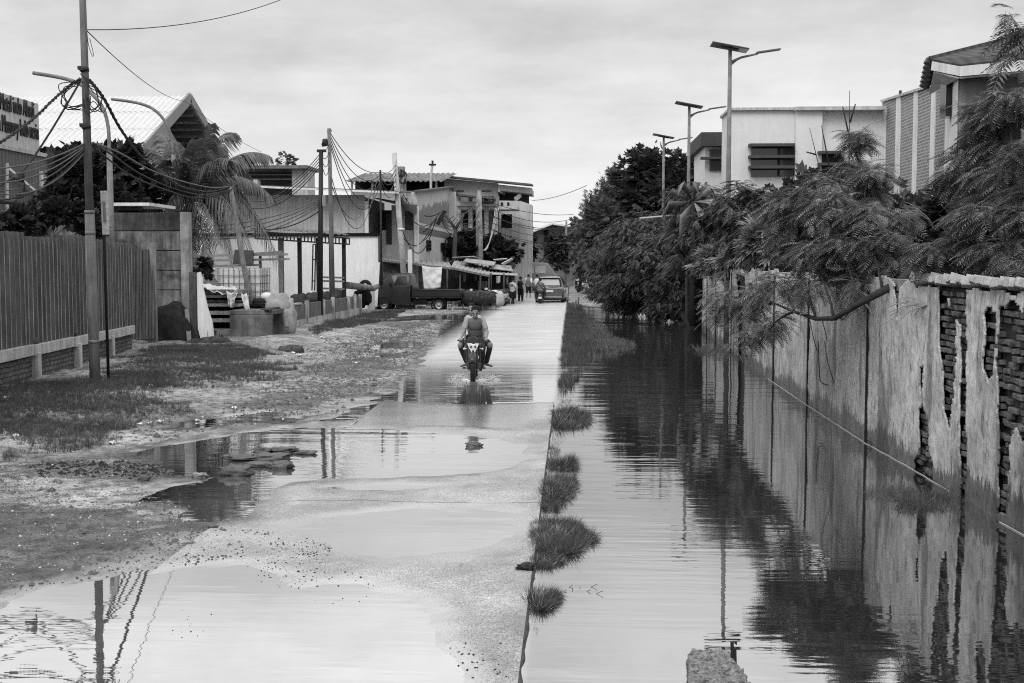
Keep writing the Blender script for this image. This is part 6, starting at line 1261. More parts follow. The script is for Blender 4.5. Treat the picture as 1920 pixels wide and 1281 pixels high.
# =====================================================================  motorbikes
def wheel_x(mbT, mbR, c, r, w_): wheel(mbT, mbR, c, r, w_, (1, 0, 0), 28)
BKP = M('black_bike_plastic', .022, .35, .2, 5, spec=.5); ENG = M('engine_metal', .12, .4, .4, 12, metal=.7); CHR = M('bright_steel', .5, .25, .1, 5, metal=.9); LENS = M('bike_headlight_lens', .75, .12, .05, 4, spec=.8)
def motorbike(label, loc, rz, group=None, body=BKP):
    r = thing('motorbike', label, 'motorbike', loc, group, local=True, rz=rz)       # front wheel touches the ground at the origin, front towards -Y
    for y_, w_ in ((0, .10), (1.24, .12)):
        T_, R_ = MB(), MB(); T_.lathe([(.225, -w_ * .35), (.27, -w_ * .5), (.295, -w_ * .25), (.30, 0), (.295, w_ * .25), (.27, w_ * .5), (.225, w_ * .35), (.225, -w_ * .35)], (0, y_, .30), (1, 0, 0), 32); ty = T_.build('wheel', RUBBER, r)
        R_.lathe([(.2, -.03), (.228, -.035), (.228, .035), (.2, .03), (.2, -.03)], (0, y_, .3), (1, 0, 0), 32); R_.tube([(-.06, y_, .3), (.06, y_, .3)], .035, 10)
        for a in range(5): R_.bar((0, y_, .3), (0, y_ + .21 * math.cos(a * 1.257), .3 + .21 * math.sin(a * 1.257)), .025, .03, up=(1, 0, 0))
        R_.lathe([(.06, .045), (.12, .045), (.12, .05), (.06, .05)], (0, y_, .3), (1, 0, 0), 20); R_.build('rim', ENG, ty)
    for s_ in (-1, 1):
        mb = MB(); mb.tube([(s_ * .085, 0, .3), (s_ * .085, .10, .56), (s_ * .085, .2, .86)], [.026, .022, .02], 10); mb.build('fork', M('dark_fork', .06, .4, .2, 5, metal=.4), r)
        mb = MB(); mb.tube([(s_ * .13, .2, .72), (s_ * .17, .19, .715)], .01, 6); mb.ball((s_ * .19, .19, .712), (.026, .03, .022)); mb.build('indicator', LENS, r)
        mb = MB(); mb.tube([(s_ * .27, .26, .95), (s_ * .25, .2, 1.08)], .007, 6); mb.ball((s_ * .26, .19, 1.11), (.06, .02, .035)) if False else mb.box((s_ * .26, .2, 1.1), (.10, .025, .06)); mb.build('mirror', BKP, r, bevel=.01) if False else None
        mb = MB(); mb.tube([(s_ * .20, .30, .885), (s_ * .335, .34, .88)], .019, 10); mb.build('grip', RUBBER, r)
        mb = MB(); mb.tube([(s_ * .19, .24, .885), (s_ * .31, .27, .875)], .007, 6); mb.build('brake_lever', BLACKM, r)
        mb = MB(); mb.loft([[V((s_ * x, y, z)) for x, z in ((.11, z0), (.16, z0 + .03), (.17, z1 - .05), (.12, z1))] for y, z0, z1 in ((.30, .50, .80), (.42, .40, .84), (.56, .42, .82))]); mb.build('side_shroud', body, r)
        mb = MB(); mb.tube([(s_ * .12, .72, .26), (s_ * .25, .72, .26)], .018, 8); mb.build('foot_peg', RUBBER, r)
    mb = MB(); mb.tube([(-.22, .29, .885), (-.12, .26, .87), (0, .24, .86), (.12, .26, .87), (.22, .29, .885)], .012, 8); mb.build('handlebar', BLACKM, r)
    rg = []                                                                # front fender arched over the tyre
    for i in range(9):
        a = R(-25 + 130 * i / 8); y, z = -.345 * math.sin(R(10) + a - R(60)) , .3 + .345 * math.cos(a - R(50))
        rg.append([V((x, y, z + dz)) for x, dz in ((-.075, -.05), (-.07, .0), (0, .02), (.07, .0), (.075, -.05), (0, -.015))])
    mb = MB(); mb.loft(rg); mb.build('front_fender', body, r)
    mb = MB(); mb.loft([[V((x, y, z)) for x, z in pts] for y, pts in ((.02, [(-.09, .76), (-.115, .82), (-.05, .83), (0, .80), (.05, .83), (.115, .82), (.09, .76), (.03, .64), (-.03, .64)]), (.14, [(-.10, .75), (-.13, .84), (-.06, .86), (0, .86), (.06, .86), (.13, .84), (.10, .75), (.04, .61), (-.04, .61)]))], True); hl = mb.build('headlight', LENS, r)
    mb = MB(); mb.ball((-.045, .005, .77), (.025, .02, .025)); mb.ball((.045, .005, .77), (.025, .02, .025)); mb.ball((0, .02, .68), (.025, .02, .025)); mb.build('bulb', ENG, hl)
    mb = MB(); mb.loft([[V((x * k_, y, z)) for x, z in ((-.12, .845), (-.13, .90), (-.07, .96), (0, .98), (.07, .96), (.13, .90), (.12, .845), (0, .83))] for y, k_ in ((.05, .8), (.15, 1.0), (.27, .8))]); mb.build('cowl', body, r)
    mb = MB(); mb.loft([[V((x * w_, y, z0 + z * (z1 - z0))) for x, z in ((-.6, 0), (-1, .45), (-.75, .9), (0, 1), (.75, .9), (1, .45), (.6, 0))] for y, w_, z0, z1 in ((.30, .08, .72, .86), (.42, .14, .68, .90), (.58, .15, .66, .89), (.74, .11, .68, .80))]); mb.build('fuel_tank', body, r)
    mb = MB(); mb.loft([[V((x * w_, y, z + dz)) for x, dz in ((-1, -.06), (-.9, 0), (0, .015), (.9, 0), (1, -.06))] for y, w_, z in ((.70, .10, .76), (.95, .13, .76), (1.2, .12, .81), (1.45, .08, .85))]); mb.build('seat', M('seat_vinyl', .03, .6, .2, 9), r)
    mb = MB(); mb.loft([[V((x * w_, y, z0 + z * (z1 - z0))) for x, z in ((-1, 0), (-1, 1), (1, 1), (1, 0))] for y, w_, z0, z1 in ((.8, .1, .55, .72), (1.2, .11, .62, .78), (1.5, .06, .74, .84))]); mb.build('tail_panel', body, r)
    mb = MB(); mb.span((-.12, .5, .22), (.12, .85, .45)); mb.tube([(0, .45, .5), (0, .62, .36)], .07, 12); mb.ball((.11, .68, .33), (.07, .11, .11)); mb.ball((-.11, .68, .33), (.06, .11, .11)); mb.build('engine', ENG, r, bevel=.01)
    mb = MB(); mb.tube(smooth([(.06, .42, .42), (.09, .40, .26), (.14, .6, .2), (.16, .95, .28), (.17, 1.35, .4)]), [.018] * 9 + [.03] * 4 + [.045] * 4, 10); mb.build('exhaust', CHR, r)
    mb = MB(); mb.tube([(0, .26, .78), (0, .5, .55), (0, .8, .45)], .03, 8); mb.tube([(.08, .8, .4), (.08, 1.24, .3)], .02, 8); mb.tube([(-.08, .8, .4), (-.08, 1.24, .3)], .02, 8); mb.build('frame', BLACKM, r)
    mb = MB(); mb.loft([[V((x, y, z)) for x in (-.08, .08)] + [V((x, y, z + .015)) for x in (.08, -.08)] for y, z in ((1.3, .72), (1.45, .62), (1.58, .45))]); mb.build('rear_fender', BKP, r)
    return r
H0 = gnd(887, 714, 0.0); HB = V((H0.x, H0.y, -.055))
bike = motorbike('black motorbike carrying two young men through the flood water', tuple(HB), R(3))

# =====================================================================  people
def capsule(mb, a, b_, ra, rb, n=10):
    a, b_ = V(a), V(b_); d = (b_ - a); L = d.length; d = d.normalized() if L > 1e-6 else V((0, 0, 1)); pts, rs = [], []
    for t_ in (-1, -.85, -.5, 0): pts.append(a + d * ra * t_); rs.append(ra * math.sqrt(max(0.0, 1 - t_ * t_)) + 1e-4)
    for t_ in (0, .5, .85, 1): pts.append(b_ + d * rb * t_); rs.append(rb * math.sqrt(max(0.0, 1 - t_ * t_)) + 1e-4)
    mb.tube(pts, rs, n)
def head(mb, c, s=1.0, yaw=0.0, pitch=0.0, tilt=0.0):
    """skull, jaw, brow, nose, lips and ears around c (eye level); the face looks along -Y before turning"""
    q = Euler((pitch, tilt, yaw)).to_matrix(); c = V(c); f = lambda x, y, z: c + q @ (V((x, y, z)) * s); rot = Euler((pitch, tilt, yaw))
    mb.ball(f(0, .012, .035), [k_ * s for k_ in (.074, .092, .088)], 16, 12, rot); mb.ball(f(0, -.012, -.045), [k_ * s for k_ in (.060, .068, .075)], 14, 10, rot)
    mb.ball(f(0, -.045, -.095), [k_ * s for k_ in (.030, .028, .022)], 10, 7, rot); mb.ball(f(0, -.078, .012), [k_ * s for k_ in (.056, .016, .012)], 10, 7, rot)
    capsule(mb, f(0, -.082, .0), f(0, -.103, -.035), .009 * s, .015 * s, 8); mb.ball(f(0, -.078, -.066), [k_ * s for k_ in (.026, .012, .006)], 8, 6, rot); mb.ball(f(0, -.075, -.08), [k_ * s for k_ in (.021, .012, .007)], 8, 6, rot)
    for s_ in (-1, 1):
        mb.ball(f(s_ * .077, .012, -.015), [k_ * s for k_ in (.012, .022, .033)], 8, 6, rot); mb.ball(f(s_ * .04, -.058, -.032), [k_ * s for k_ in (.026, .022, .022)], 8, 6, rot)
    return f, rot
def features(f, rot, s, parent, hairm, hair='short', hz=0):
    mb = MB()
    for s_ in (-1, 1): mb.ball(f(s_ * .031, -.076, -.003), [k_ * s for k_ in (.014, .009, .007)], 8, 6, rot)
    mb.build('eyes', M('dark_eye', .01, .3), parent)
    mb = MB()
    for s_ in (-1, 1): mb.ball(f(s_ * .033, -.086, .02), [k_ * s for k_ in (.022, .007, .006)], 8, 5, rot)
    mb.build('eyebrows', hairm, parent)
    mb = MB(); mb.ball(f(0, .03, .055), [k_ * s for k_ in (.084, .092, .085)], 16, 12, rot)
    for i in range(60):
        a = random.uniform(-PI, PI); e = random.uniform(.15, 1.4); x, y, z = math.cos(a) * math.cos(e), math.sin(a) * math.cos(e), math.sin(e)
        if y < -.55 and z < .55: continue
        mb.ball(f(x * .078, .025 + y * .088, .05 + z * .088), [k_ * s for k_ in (.022, .022, .02)], 7, 5)
    mb.build('hair', hairm, parent)
def fingers_round(mb, g, s_, k=1.0):       # hand closed on a grip running along X at g
    g = V(g); mb.ball(g + V((0, .035, .022)) * k, [.042 * k, .045 * k, .02 * k], 10, 7)
    for i, (L, x) in enumerate(((.9, -.032), (1.0, -.011), (.95, .011), (.8, .031))):
        x *= s_; p = [V((x, .005, .034)), V((x, -.026 * L, .026)), V((x, -.036 * L, -.004)), V((x, -.012, -.026 * L))]
        for u, w_ in zip(p[:-1], p[1:]): capsule(mb, g + u * k, g + w_ * k, .0095 * k, .0085 * k, 7)
    t_ = -s_; capsule(mb, g + V((t_ * .04, .03, .012)) * k, g + V((t_ * .055, .0, -.008)) * k, .012 * k, .01 * k, 7); capsule(mb, g + V((t_ * .055, .0, -.008)) * k, g + V((t_ * .045, -.022, -.02)) * k, .0105 * k, .008 * k, 7)
def hand_down(mb, wr, d, out, k=1.0):      # relaxed hand hanging along d, thumb towards out
    wr, d, out = V(wr), V(d).normalized(), V(out).normalized(); nrm = d.cross(out).normalized()
    capsule(mb, wr + d * .02 * k, wr + d * .075 * k, .026 * k, .03 * k, 8)
    for i in range(4):
        b_ = wr + d * .085 * k + out * (.026 - .018 * i) * k; L = (.07, .08, .075, .06)[i] * k; m_ = b_ + d * L * .5 + nrm * .008 * k
        capsule(mb, b_, m_, .0095 * k, .009 * k, 7); capsule(mb, m_, m_ + d * L * .45 + nrm * .022 * k, .009 * k, .007 * k, 7)
    a = wr + d * .03 * k + out * .03 * k; b_ = a + d * .035 * k + out * .025 * k; capsule(mb, a, b_, .012 * k, .0105 * k, 7); capsule(mb, b_, b_ + d * .03 * k + nrm * .01 * k, .0105 * k, .008 * k, 7)
def foot(mb, an, d, k=1.0):
    an, d = V(an), V(d).normalized(); capsule(mb, an - V((0, 0, .045)) * k - d * .04 * k, an + d * .12 * k - V((0, 0, .065)) * k, .033 * k, .026 * k, 8); capsule(mb, an + d * .12 * k - V((0, 0, .065)) * k, an + d * .17 * k - V((0, 0, .07)) * k, .03 * k, .018 * k, 8)
SK = M('brown_skin', .20, .55, .1, 6, spec=.4); HAIR = M('black_hair', .012, .5, .3, 20)
def torso(mb, pel, che, nek, ex=0.0, w_=.135):
    pel, che, nek = V(pel), V(che), V(nek); ax = (che - pel).normalized(); rot = ax.to_track_quat('Z', 'Y').to_euler()
    mb.ball(pel, (.15 + ex, .115 + ex, .14), 14, 9, rot); mb.ball(pel.lerp(che, .5), (.138 + ex, .108 + ex, .21), 14, 9, rot); mb.ball(che, (w_ + .015 + ex, .115 + ex, .16), 14, 9, rot); mb.ball(che + ax * .08, (w_ + .01 + ex, .095 + ex, .09), 14, 9, rot)
def body(parent, J, look=(0, 0, 0), k=1.0, grip=True, vox=.0085, skin=SK):
    mb = MB(); torso(mb, J['pel'], J['che'], J['nek']); capsule(mb, V(J['che']) + V((0, 0, .1)), J['nek'], .075, .055); capsule(mb, J['nek'], V(J['head']) + V((0, .01, -.05)), .052, .05)
    f, rot = head(mb, J['head'], k, look[2], look[0], look[1])
    for i, s_ in ((0, -1), (1, 1)):
        sh, el, wr, hp_, kn, an = (V(J[n][i]) for n in ('sh', 'el', 'wr', 'hip', 'kn', 'an'))
        capsule(mb, V(J['che']) + V((s_ * .08, 0, .10)), sh, .065, .048); capsule(mb, sh, el, .044, .035); capsule(mb, el, el.lerp(wr, .4), .036, .034); capsule(mb, el.lerp(wr, .4), wr, .034, .024)
        if grip: capsule(mb, wr, V(J['grip'][i]) + V((0, .03, .02)), .027, .03); fingers_round(mb, J['grip'][i], s_)
        else: hand_down(mb, wr, wr - el, J.get('thumb', V((0, -1, 0))))
        capsule(mb, hp_, kn, .088, .058); capsule(mb, kn, kn.lerp(an, .35), .06, .06); capsule(mb, kn.lerp(an, .35), an, .058, .036); foot(mb, an, J['toe'][i])
    o = mb.build('body', skin, parent, remesh=vox, smooth_it=3); return f, rot
def garment(parent, name, mat, segs, balls=(), vox=.011, it=4):
    mb = MB()
    for a, b_, ra, rb in segs: capsule(mb, a, b_, ra, rb, 12)
    for pel, che, nek, ex in balls: torso(mb, pel, che, nek, ex)
    return mb.build(name, mat, parent, remesh=vox, smooth_it=it)
def L3(a, b_, t_): return tuple(V(a).lerp(V(b_), t_))
# --- the rider
rd = thing('person', 'young man in a grey t-shirt steering the black motorbike', 'person', tuple(HB), local=True, rz=R(3))
J = dict(pel=(.02, .97, .87), che=(.02, .86, 1.17), nek=(.02, .81, 1.33), head=(.025, .755, 1.445), sh=[(-.15, .84, 1.27), (.19, .84, 1.27)], el=[(-.225, .68, 1.04), (.285, .68, 1.03)], wr=[(-.262, .42, .93), (.272, .42, .93)], grip=[(-.27, .322, .882), (.27, .322, .882)],
         hip=[(-.07, .93, .84), (.11, .93, .84)], kn=[(-.155, .56, .70), (.185, .56, .69)], an=[(-.14, .74, .345), (.20, .74, .335)], toe=[(-.1, -1, -.05), (.15, -1, -.05)])
f, rot = body(rd, J, (R(14), 0, R(2))); features(f, rot, 1.0, rd, HAIR)
TS = M('grey_tshirt', .115, .9, .15, 5); TSL = M('pale_sleeve', .26, .9, .12, 5)
garment(rd, 'tshirt', TS, [(V(J['che']) + V((-.1, 0, .09)), L3(J['sh'][0], J['el'][0], .16), .074, .058), (V(J['che']) + V((.1, 0, .09)), L3(J['sh'][1], J['el'][1], .16), .074, .058), (V(J['che']) + V((0, .01, .12)), V(J['nek']) - V((0, 0, .03)), .085, .068)], [(J['pel'], J['che'], J['nek'], .014)], it=9)
for i in (0, 1): garment(rd, 'sleeve', TSL, [(L3(J['sh'][i], J['el'][i], -.05), L3(J['sh'][i], J['el'][i], .66), .058, .056)])
DJ = M('dark_trousers', .035, .9, .25, 6)
garment(rd, 'shorts', DJ, [(J['hip'][0], L3(J['hip'][0], J['kn'][0], .82), .105, .08), (J['hip'][1], L3(J['hip'][1], J['kn'][1], .95), .105, .082), (J['pel'], (J['pel'][0], J['pel'][1] - .04, J['pel'][2] - .04), .14, .13)])
for i in (0, 1): garment(rd, 'legging', M('dark_legging', .05, .85), [(L3(J['kn'][i], J['an'][i], .12), L3(J['kn'][i], J['an'][i], .9), .066, .045)])
# --- the passenger
ps = thing('person', 'young man riding pillion behind the grey shirted rider, knees spread wide', 'person', tuple(HB), local=True, rz=R(3))
J = dict(pel=(.0, 1.25, .91), che=(-.03, 1.17, 1.22), nek=(-.055, 1.13, 1.38), head=(-.07, 1.10, 1.495), sh=[(-.19, 1.17, 1.3), (.14, 1.17, 1.29)], el=[(-.22, 1.10, 1.06), (.19, 1.10, 1.05)], wr=[(-.2, .93, .90), (.2, .93, .90)], thumb=V((0, -.3, 1)),
         hip=[(-.09, 1.2, .88), (.09, 1.2, .88)], kn=[(-.305, .86, .74), (.345, .86, .745)], an=[(-.175, 1.0, .36), (.265, 1.0, .36)], toe=[(-.75, -.65, -.05), (.75, -.65, -.05)])
f, rot = body(ps, J, (R(4), 0, R(-8)), grip=False); features(f, rot, 1.0, ps, HAIR)
garment(ps, 'tshirt', M('pale_tshirt', .42, .9, .15, 5), [(V(J['che']) + V((-.1, 0, .09)), L3(J['sh'][0], J['el'][0], .7), .08, .066), (V(J['che']) + V((.1, 0, .09)), L3(J['sh'][1], J['el'][1], .7), .08, .066), (V(J['che']) + V((0, 0, .1)), V(J['nek']) - V((0, 0, .04)), .08, .066)], [(J['pel'], J['che'], J['nek'], .02)])
garment(ps, 'trousers', DJ, [(J['hip'][i], L3(J['hip'][i], J['kn'][i], .84), .105, .078) for i in (0, 1)] + [(L3(J['kn'][i], J['an'][i], .14), L3(J['kn'][i], J['an'][i], .96), .066, .05) for i in (0, 1)] + [(J['pel'], J['pel'], .14, .14)])
# splash thrown up by the tyres
mb = MB(); r_ = random.Random(2)
for i in range(1500):
    s_ = r_.choice((-1, 1)); a = r_.random(); x = s_ * (.06 + .42 * a + r_.gauss(0, .05)); y = .0 + .55 * r_.random() - .12 * a; z = .055 + .26 * a * (1 - a) * 2.2 * r_.random() + .004
    rr = r_.uniform(.002, .006); mb.ball(HB + V((x, y, z)), (rr, rr, rr * r_.uniform(.8, 1.8)), 6, 4)
for s_ in (-1, 1):
    for q_ in range(16): mb.ball(HB + V((s_ * (.07 + .012 * q_), -.06 + .02 * q_, .058)), (.03, .05, .012 + .02 * math.sin(q_ / 16 * PI)), 8, 5)
wk = MB()
for s_ in (-1, 1):
    for o_, L_, r0_ in ((0, 1.0, .035), (.22, .8, .022), (.45, .6, .016)):
        wk.tube(smooth([HB + V((s_ * (.12 + .62 * u_ * L_ + .06 * math.sin(u_ * 9 + o_ * 9)), -.08 + o_ + 1.9 * u_ * L_, .05)) for u_ in (0, .2, .4, .6, .8, 1)], 5), [r0_ * (1 - .03 * i) for i in range(26)], 8, squash=.45)
wko = wk.build('wake', WATERM); wko['kind'] = 'stuff'
spl = mb.build('water_splash', M('splash_water', .75, .15, .05, 9, spec=.6)); spl['kind'] = 'stuff'
# --- people wading further on
def pose(stride=.12, k=1.0, lean=0.0, arm=.12, bend=0.0):
    return dict(pel=(0, 0, .93 * k), che=(0, -lean * .5, 1.25 * k), nek=(0, -lean, 1.43 * k), head=(0, -lean - .03, 1.55 * k), sh=[(-.18, -lean * .8, 1.37 * k), (.18, -lean * .8, 1.37 * k)], el=[(-.235, .03 + arm, 1.1 * k), (.235, .03 - arm, 1.1 * k)], wr=[(-.24, -.05 + arm, .88 * k), (.24, -.1 - arm - bend, (.88 + bend) * k)],
                hip=[(-.09, 0, .9 * k), (.09, 0, .9 * k)], kn=[(-.1, -stride - .03, .49 * k), (.1, stride * .3 - .03, .49 * k)], an=[(-.1, -stride * .9, .09), (.1, stride * 1.3, .11)], toe=[(-.1, -1, 0), (.1, -1, 0)], thumb=V((0, -1, 0)))
def walker(label, px, Y, rz, shirt, bottom, long=False, z0=-.12, k=1.0, strap=False, patch=False, sleeves=None, **kw):
    th = thing('person', label, 'person', (at(px, 560, Y).x, Y, z0), local=True, rz=rz); J = pose(k=k, **kw); f, rot = body(th, J, grip=False, vox=.014); features(f, rot, 1.0, th, HAIR)
    sl = sleeves or shirt
    garment(th, 'shirt', shirt, [(V(J['che']) + V((0, 0, .08)), V(J['nek']) - V((0, 0, .04)), .1, .07)] + ([(V(J['che']) + V((s_ * .1, 0, .09)), L3(J['sh'][i], J['el'][i], .65), .085, .07) for i, s_ in ((0, -1), (1, 1))] if sl is shirt else []), [(J['pel'], J['che'], J['nek'], .035)], .016)
    if sl is not shirt: garment(th, 'sleeves', sl, [(J['sh'][i], L3(J['sh'][i], J['el'][i], .75), .085, .068) for i in (0, 1)], (), .016)
    garment(th, 'trousers' if long else 'shorts', bottom, [(J['hip'][i], L3(J['hip'][i], J['kn'][i], .95), .115, .09) for i in (0, 1)] + [(J['pel'], J['pel'], .15, .15)] + ([(J['kn'][i], L3(J['kn'][i], J['an'][i], .9), .085, .065) for i in (0, 1)] if long else []), (), .016)
    if strap: mb = MB(); mb.tube(smooth([V(J['che']) + V((-.17, .1, .16)), V(J['che']) + V((0, .175, -.02)), V(J['pel']) + V((.17, .1, .1))]), .02, 6); mb.build('bag_strap', BLACKM, th)
    if patch: mb = MB(); mb.box(V(J['che']) + V((.0, .152, .02)), (.18, .02, .14)); mb.build('shirt_print', M('shirt_print', .12), th, bevel=.008)
    return th
WT = M('pale_tshirt', .42); WH = M('white_tshirt', .62, .9, .08, 5); BK = M('black_shorts', .02, .9)
walker('man in pale printed t-shirt and black shorts wading past the stalls, seen from behind', 961, 68.5, R(168), WT, BK, patch=True, k=.97)
walker('dim figure in dark clothes standing by the white edged stall', 976, 74, R(150), M('dark_shirt', .03, .9), BK, long=True, k=.98, stride=.03)
walker('man in grey vest with white sleeves and black shorts wading ahead of the scooter', 991, 80, R(172), M('grey_vest', .17, .9), BK, sleeves=WH, k=1.02)
walker('man in white t-shirt wading close to the left side of the parked car', 1007, 79, R(176), WH, DJ, long=True, k=1.02, stride=.08)
# =====================================================================  scooter with its rider, parked scooters
def scooter(label, loc, rz, bodym, group=None):
    r = thing('scooter', label, 'scooter', loc, group, local=True, rz=rz)
    for y_ in (0, 1.2):
        T_, R_ = MB(), MB(); wheel(T_, R_, (0, y_, .23), .23, .1, (1, 0, 0)); ty = T_.build('wheel', RUBBER, r); R_.build('rim', ENG, ty)
    mb = MB(); mb.loft([[V((x * w_, y, z)) for x in (-1, -.6, .6, 1)] + [V((x * w_ * .9, y + .06, z)) for x in (1, .6, -.6, -1)] for w_, y, z in ((.10, .12, .25), (.20, .16, .5), (.19, .2, .75), (.10, .26, .92))]); mb.build('apron', bodym, r)
    mb = MB(); mb.ball((0, .14, .95), (.13, .1, .08)); mb.build('headlamp_cowl', bodym, r)
    mb = MB(); mb.ball((0, .05, .94), (.07, .03, .045)); mb.build('headlight', LENS, r)
    mb = MB(); mb.tube([(-.32, .3, .98), (-.15, .24, .98), (.15, .24, .98), (.32, .3, .98)], .014, 8); mb.tube([(0, .22, .95), (0, .05, .45), (0, 0, .23)], .025, 8); mb.build('handlebar', BLACKM, r)
    mb = MB(); mb.loft([[V((x * w_, y, z0 + h_ * z)) for x, z in ((-1, 0), (-.95, .8), (-.5, 1), (.5, 1), (.95, .8), (1, 0))] for y, w_, z0, h_ in ((.25, .13, .2, .08), (.55, .14, .2, .08), (.66, .15, .22, .45), (1.1, .16, .35, .36), (1.45, .1, .5, .24))]); mb.build('body', bodym, r)
    mb = MB(); mb.loft([[V((x * w_, y, z + dz)) for x, dz in ((-1, -.05), (-.85, .02), (.85, .02), (1, -.05))] for y, w_, z in ((.62, .12, .70), (1.0, .15, .74), (1.4, .1, .78))]); mb.build('seat', M('seat_vinyl', .03), r)
    mb = MB(); mb.loft([[V((x, y, z)) for x in (-.06, .06)] + [V((x, y, z - .03)) for x in (.07, -.07)] for y, z in ((-.22, .34), (-.08, .48), (.14, .46))]); mb.build('front_fender', bodym, r)
    mb = MB(); mb.box((0, 1.47, .62), (.14, .04, .07)); mb.build('tail_light', M('tail_lens', .3, .2), r, bevel=.01)
    mb = MB(); mb.box((0, 1.5, .45), (.2, .015, .12)); mb.build('number_plate', OFFWH, r)
    mb = MB(); mb.tube([(.12, .9, .25), (.15, 1.4, .33)], [.04, .05], 8); mb.build('exhaust', ENG, r)
    return r
sx_, sy_ = at(1012, 568, 69).x, 69.4
scooter('dark scooter ridden away from the camera, close behind the car', (sx_, sy_ + 1.4, -.1), R(180), BKP)
sr = thing('person', 'scooter rider in a grey jacket with a black strap across the back', 'person', (sx_, sy_ + 1.4, -.1), local=True, rz=R(180))
J = dict(pel=(0, .9, .86), che=(0, .82, 1.18), nek=(0, .78, 1.35), head=(0, .73, 1.47), sh=[(-.19, .8, 1.28), (.19, .8, 1.28)], el=[(-.27, .66, 1.04), (.27, .66, 1.04)], wr=[(-.28, .42, 1.0), (.28, .42, 1.0)], grip=[(-.28, .31, .98), (.28, .31, .98)], hip=[(-.1, .88, .84), (.1, .88, .84)], kn=[(-.19, .5, .72), (.19, .5, .72)], an=[(-.17, .55, .33), (.17, .55, .33)], toe=[(-.1, -1, 0), (.1, -1, 0)])
f, rot = body(sr, J, vox=.014); features(f, rot, 1.0, sr, HAIR)
garment(sr, 'jacket', M('grey_jacket', .14, .9), [(V(J['che']) + V((s_ * .1, 0, .09)), L3(J['sh'][i], J['el'][i], .95), .09, .07) for i, s_ in ((0, -1), (1, 1))] + [(J['el'][i], L3(J['el'][i], J['wr'][i], .8), .065, .05) for i in (0, 1)] + [(V(J['che']) + V((0, 0, .1)), V(J['nek']) - V((0, 0, .03)), .09, .07)], [(J['pel'], J['che'], J['nek'], .04)], .016)
garment(sr, 'trousers', DJ, [(J['hip'][i], J['kn'][i], .11, .09) for i in (0, 1)] + [(J['kn'][i], L3(J['kn'][i], J['an'][i], .9), .085, .065) for i in (0, 1)] + [(J['pel'], J['pel'], .15, .15)], (), .016)
mb = MB(); mb.tube(smooth([V(J['che']) + V((.16, .08, .17)), V(J['che']) + V((0, .165, 0)), V(J['pel']) + V((-.17, .1, .1))]), .02, 6); mb.build('bag_strap', BLACKM, sr)
WS = M('white_scooter_plastic', .7, .3, .05, 4, spec=.5)
scooter('white fronted scooter parked left of the other by the far shack', (at(1070, 530, 118).x, 118, .02), R(-30), WS, 'parked scooters at the far end')
scooter('white fronted scooter parked right of the other, under the tree edge', (at(1090, 530, 114).x, 114, .02), R(60), WS, 'parked scooters at the far end')
scooter('dark scooter parked at the street bend below the low shed', (at(1050, 530, 112).x, 112, .02), R(20), BKP, 'parked scooters at the far end')
scooter('dark scooter parked in the stall shade behind the cart, left one', (at(884, 560, 63).x, 63, 0), R(15), M('dim_scooter_plastic', .09, .35), 'motorcycles in the stall shade')
scooter('dull scooter parked in the stall shade, facing the road', (at(862, 560, 63.4).x, 63.4, 0), R(-10), BKP, 'motorcycles in the stall shade')
scooter('pale fronted scooter tilted in the stall shade near the posts', (at(908, 550, 65).x, 65, 0), R(-60), M('pale_scooter_plastic', .4, .35), 'motorcycles in the stall shade')
for i, (px, Y) in enumerate(((1100, 96), (1108, 95), (1117, 94))):
    scooter(('white fronted scooter parked on the canal end bank, leftmost of three', 'white fronted scooter parked on the canal end bank, middle of three', 'white fronted scooter parked on the canal end bank, rightmost of three')[i], (at(px, 545, Y).x, Y, .12), R(40 + 20 * i), WS if i != 1 else BKP, 'scooters on the canal end bank')

# =====================================================================  cars
def carring(y, w0, w1, zb, zs, zr, rr=.1):      # half widths at sill and roof, heights of floor, shoulder and roof
    pts = [(w0 * .9, zb), (w0, zb + .12), (w0 * 1.0, zs - .12), (w0 * .97, zs), (w1, zr - rr), (w1 - rr, zr)]
    return [V((-x, y, z)) for x, z in pts] + [V((x, y, z)) for x, z in reversed(pts)]
cx_ = at(1031, 560, 72).x
car = thing('parked_car', 'dark grey hatchback suv seen from behind in the flooded street', 'car', (cx_, 71.2, -.12), local=True, rz=R(-2))
CP = M('dark_car_paint', .045, .25, .1, 2, spec=.6, coat=.6)
mb = MB(); mb.loft([carring(y, w0, w1, zb, zs, zr) for y, w0, w1, zb, zs, zr in ((0, .74, .66, .42, .9, 1.0, ), (.06, .82, .68, .34, .98, 1.10), (.14, .86, .66, .3, 1.0, 1.2), (.42, .88, .64, .26, 1.02, 1.58), (.7, .89, .64, .25, 1.0, 1.66), (1.6, .9, .66, .24, 1.0, 1.7), (2.5, .9, .64, .24, .98, 1.64), (3.2, .89, .68, .24, .96, 1.15), (3.9, .86, .7, .28, .88, .98), (4.25, .72, .6, .36, .7, .8))]); mb.build('body', CP, car)
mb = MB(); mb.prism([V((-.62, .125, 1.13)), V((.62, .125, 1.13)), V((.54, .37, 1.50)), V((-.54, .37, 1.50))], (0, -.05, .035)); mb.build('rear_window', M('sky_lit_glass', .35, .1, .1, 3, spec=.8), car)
mb = MB(); mb.box((0, .36, 1.64), (1.2, .32, .05)); mb.build('roof_spoiler', M('pale_roof_paint', .5, .3), car, bevel=.02)
mb = MB(); mb.box((0, .02, .97), (.5, .05, .12)); mb.build('plate_recess', CP, car)
mb = MB(); mb.box((0, -.02, .82), (.44, .03, .13)); mb.build('number_plate', OFFWH, car)
mb = MB(); mb.bar((-.7, -.005, .98), (.7, -.005, .98), .03, .035); mb.bar((-.75, -.02, .46), (.75, -.02, .46), .04, .05); mb.build('chrome_strip', CHR, car)
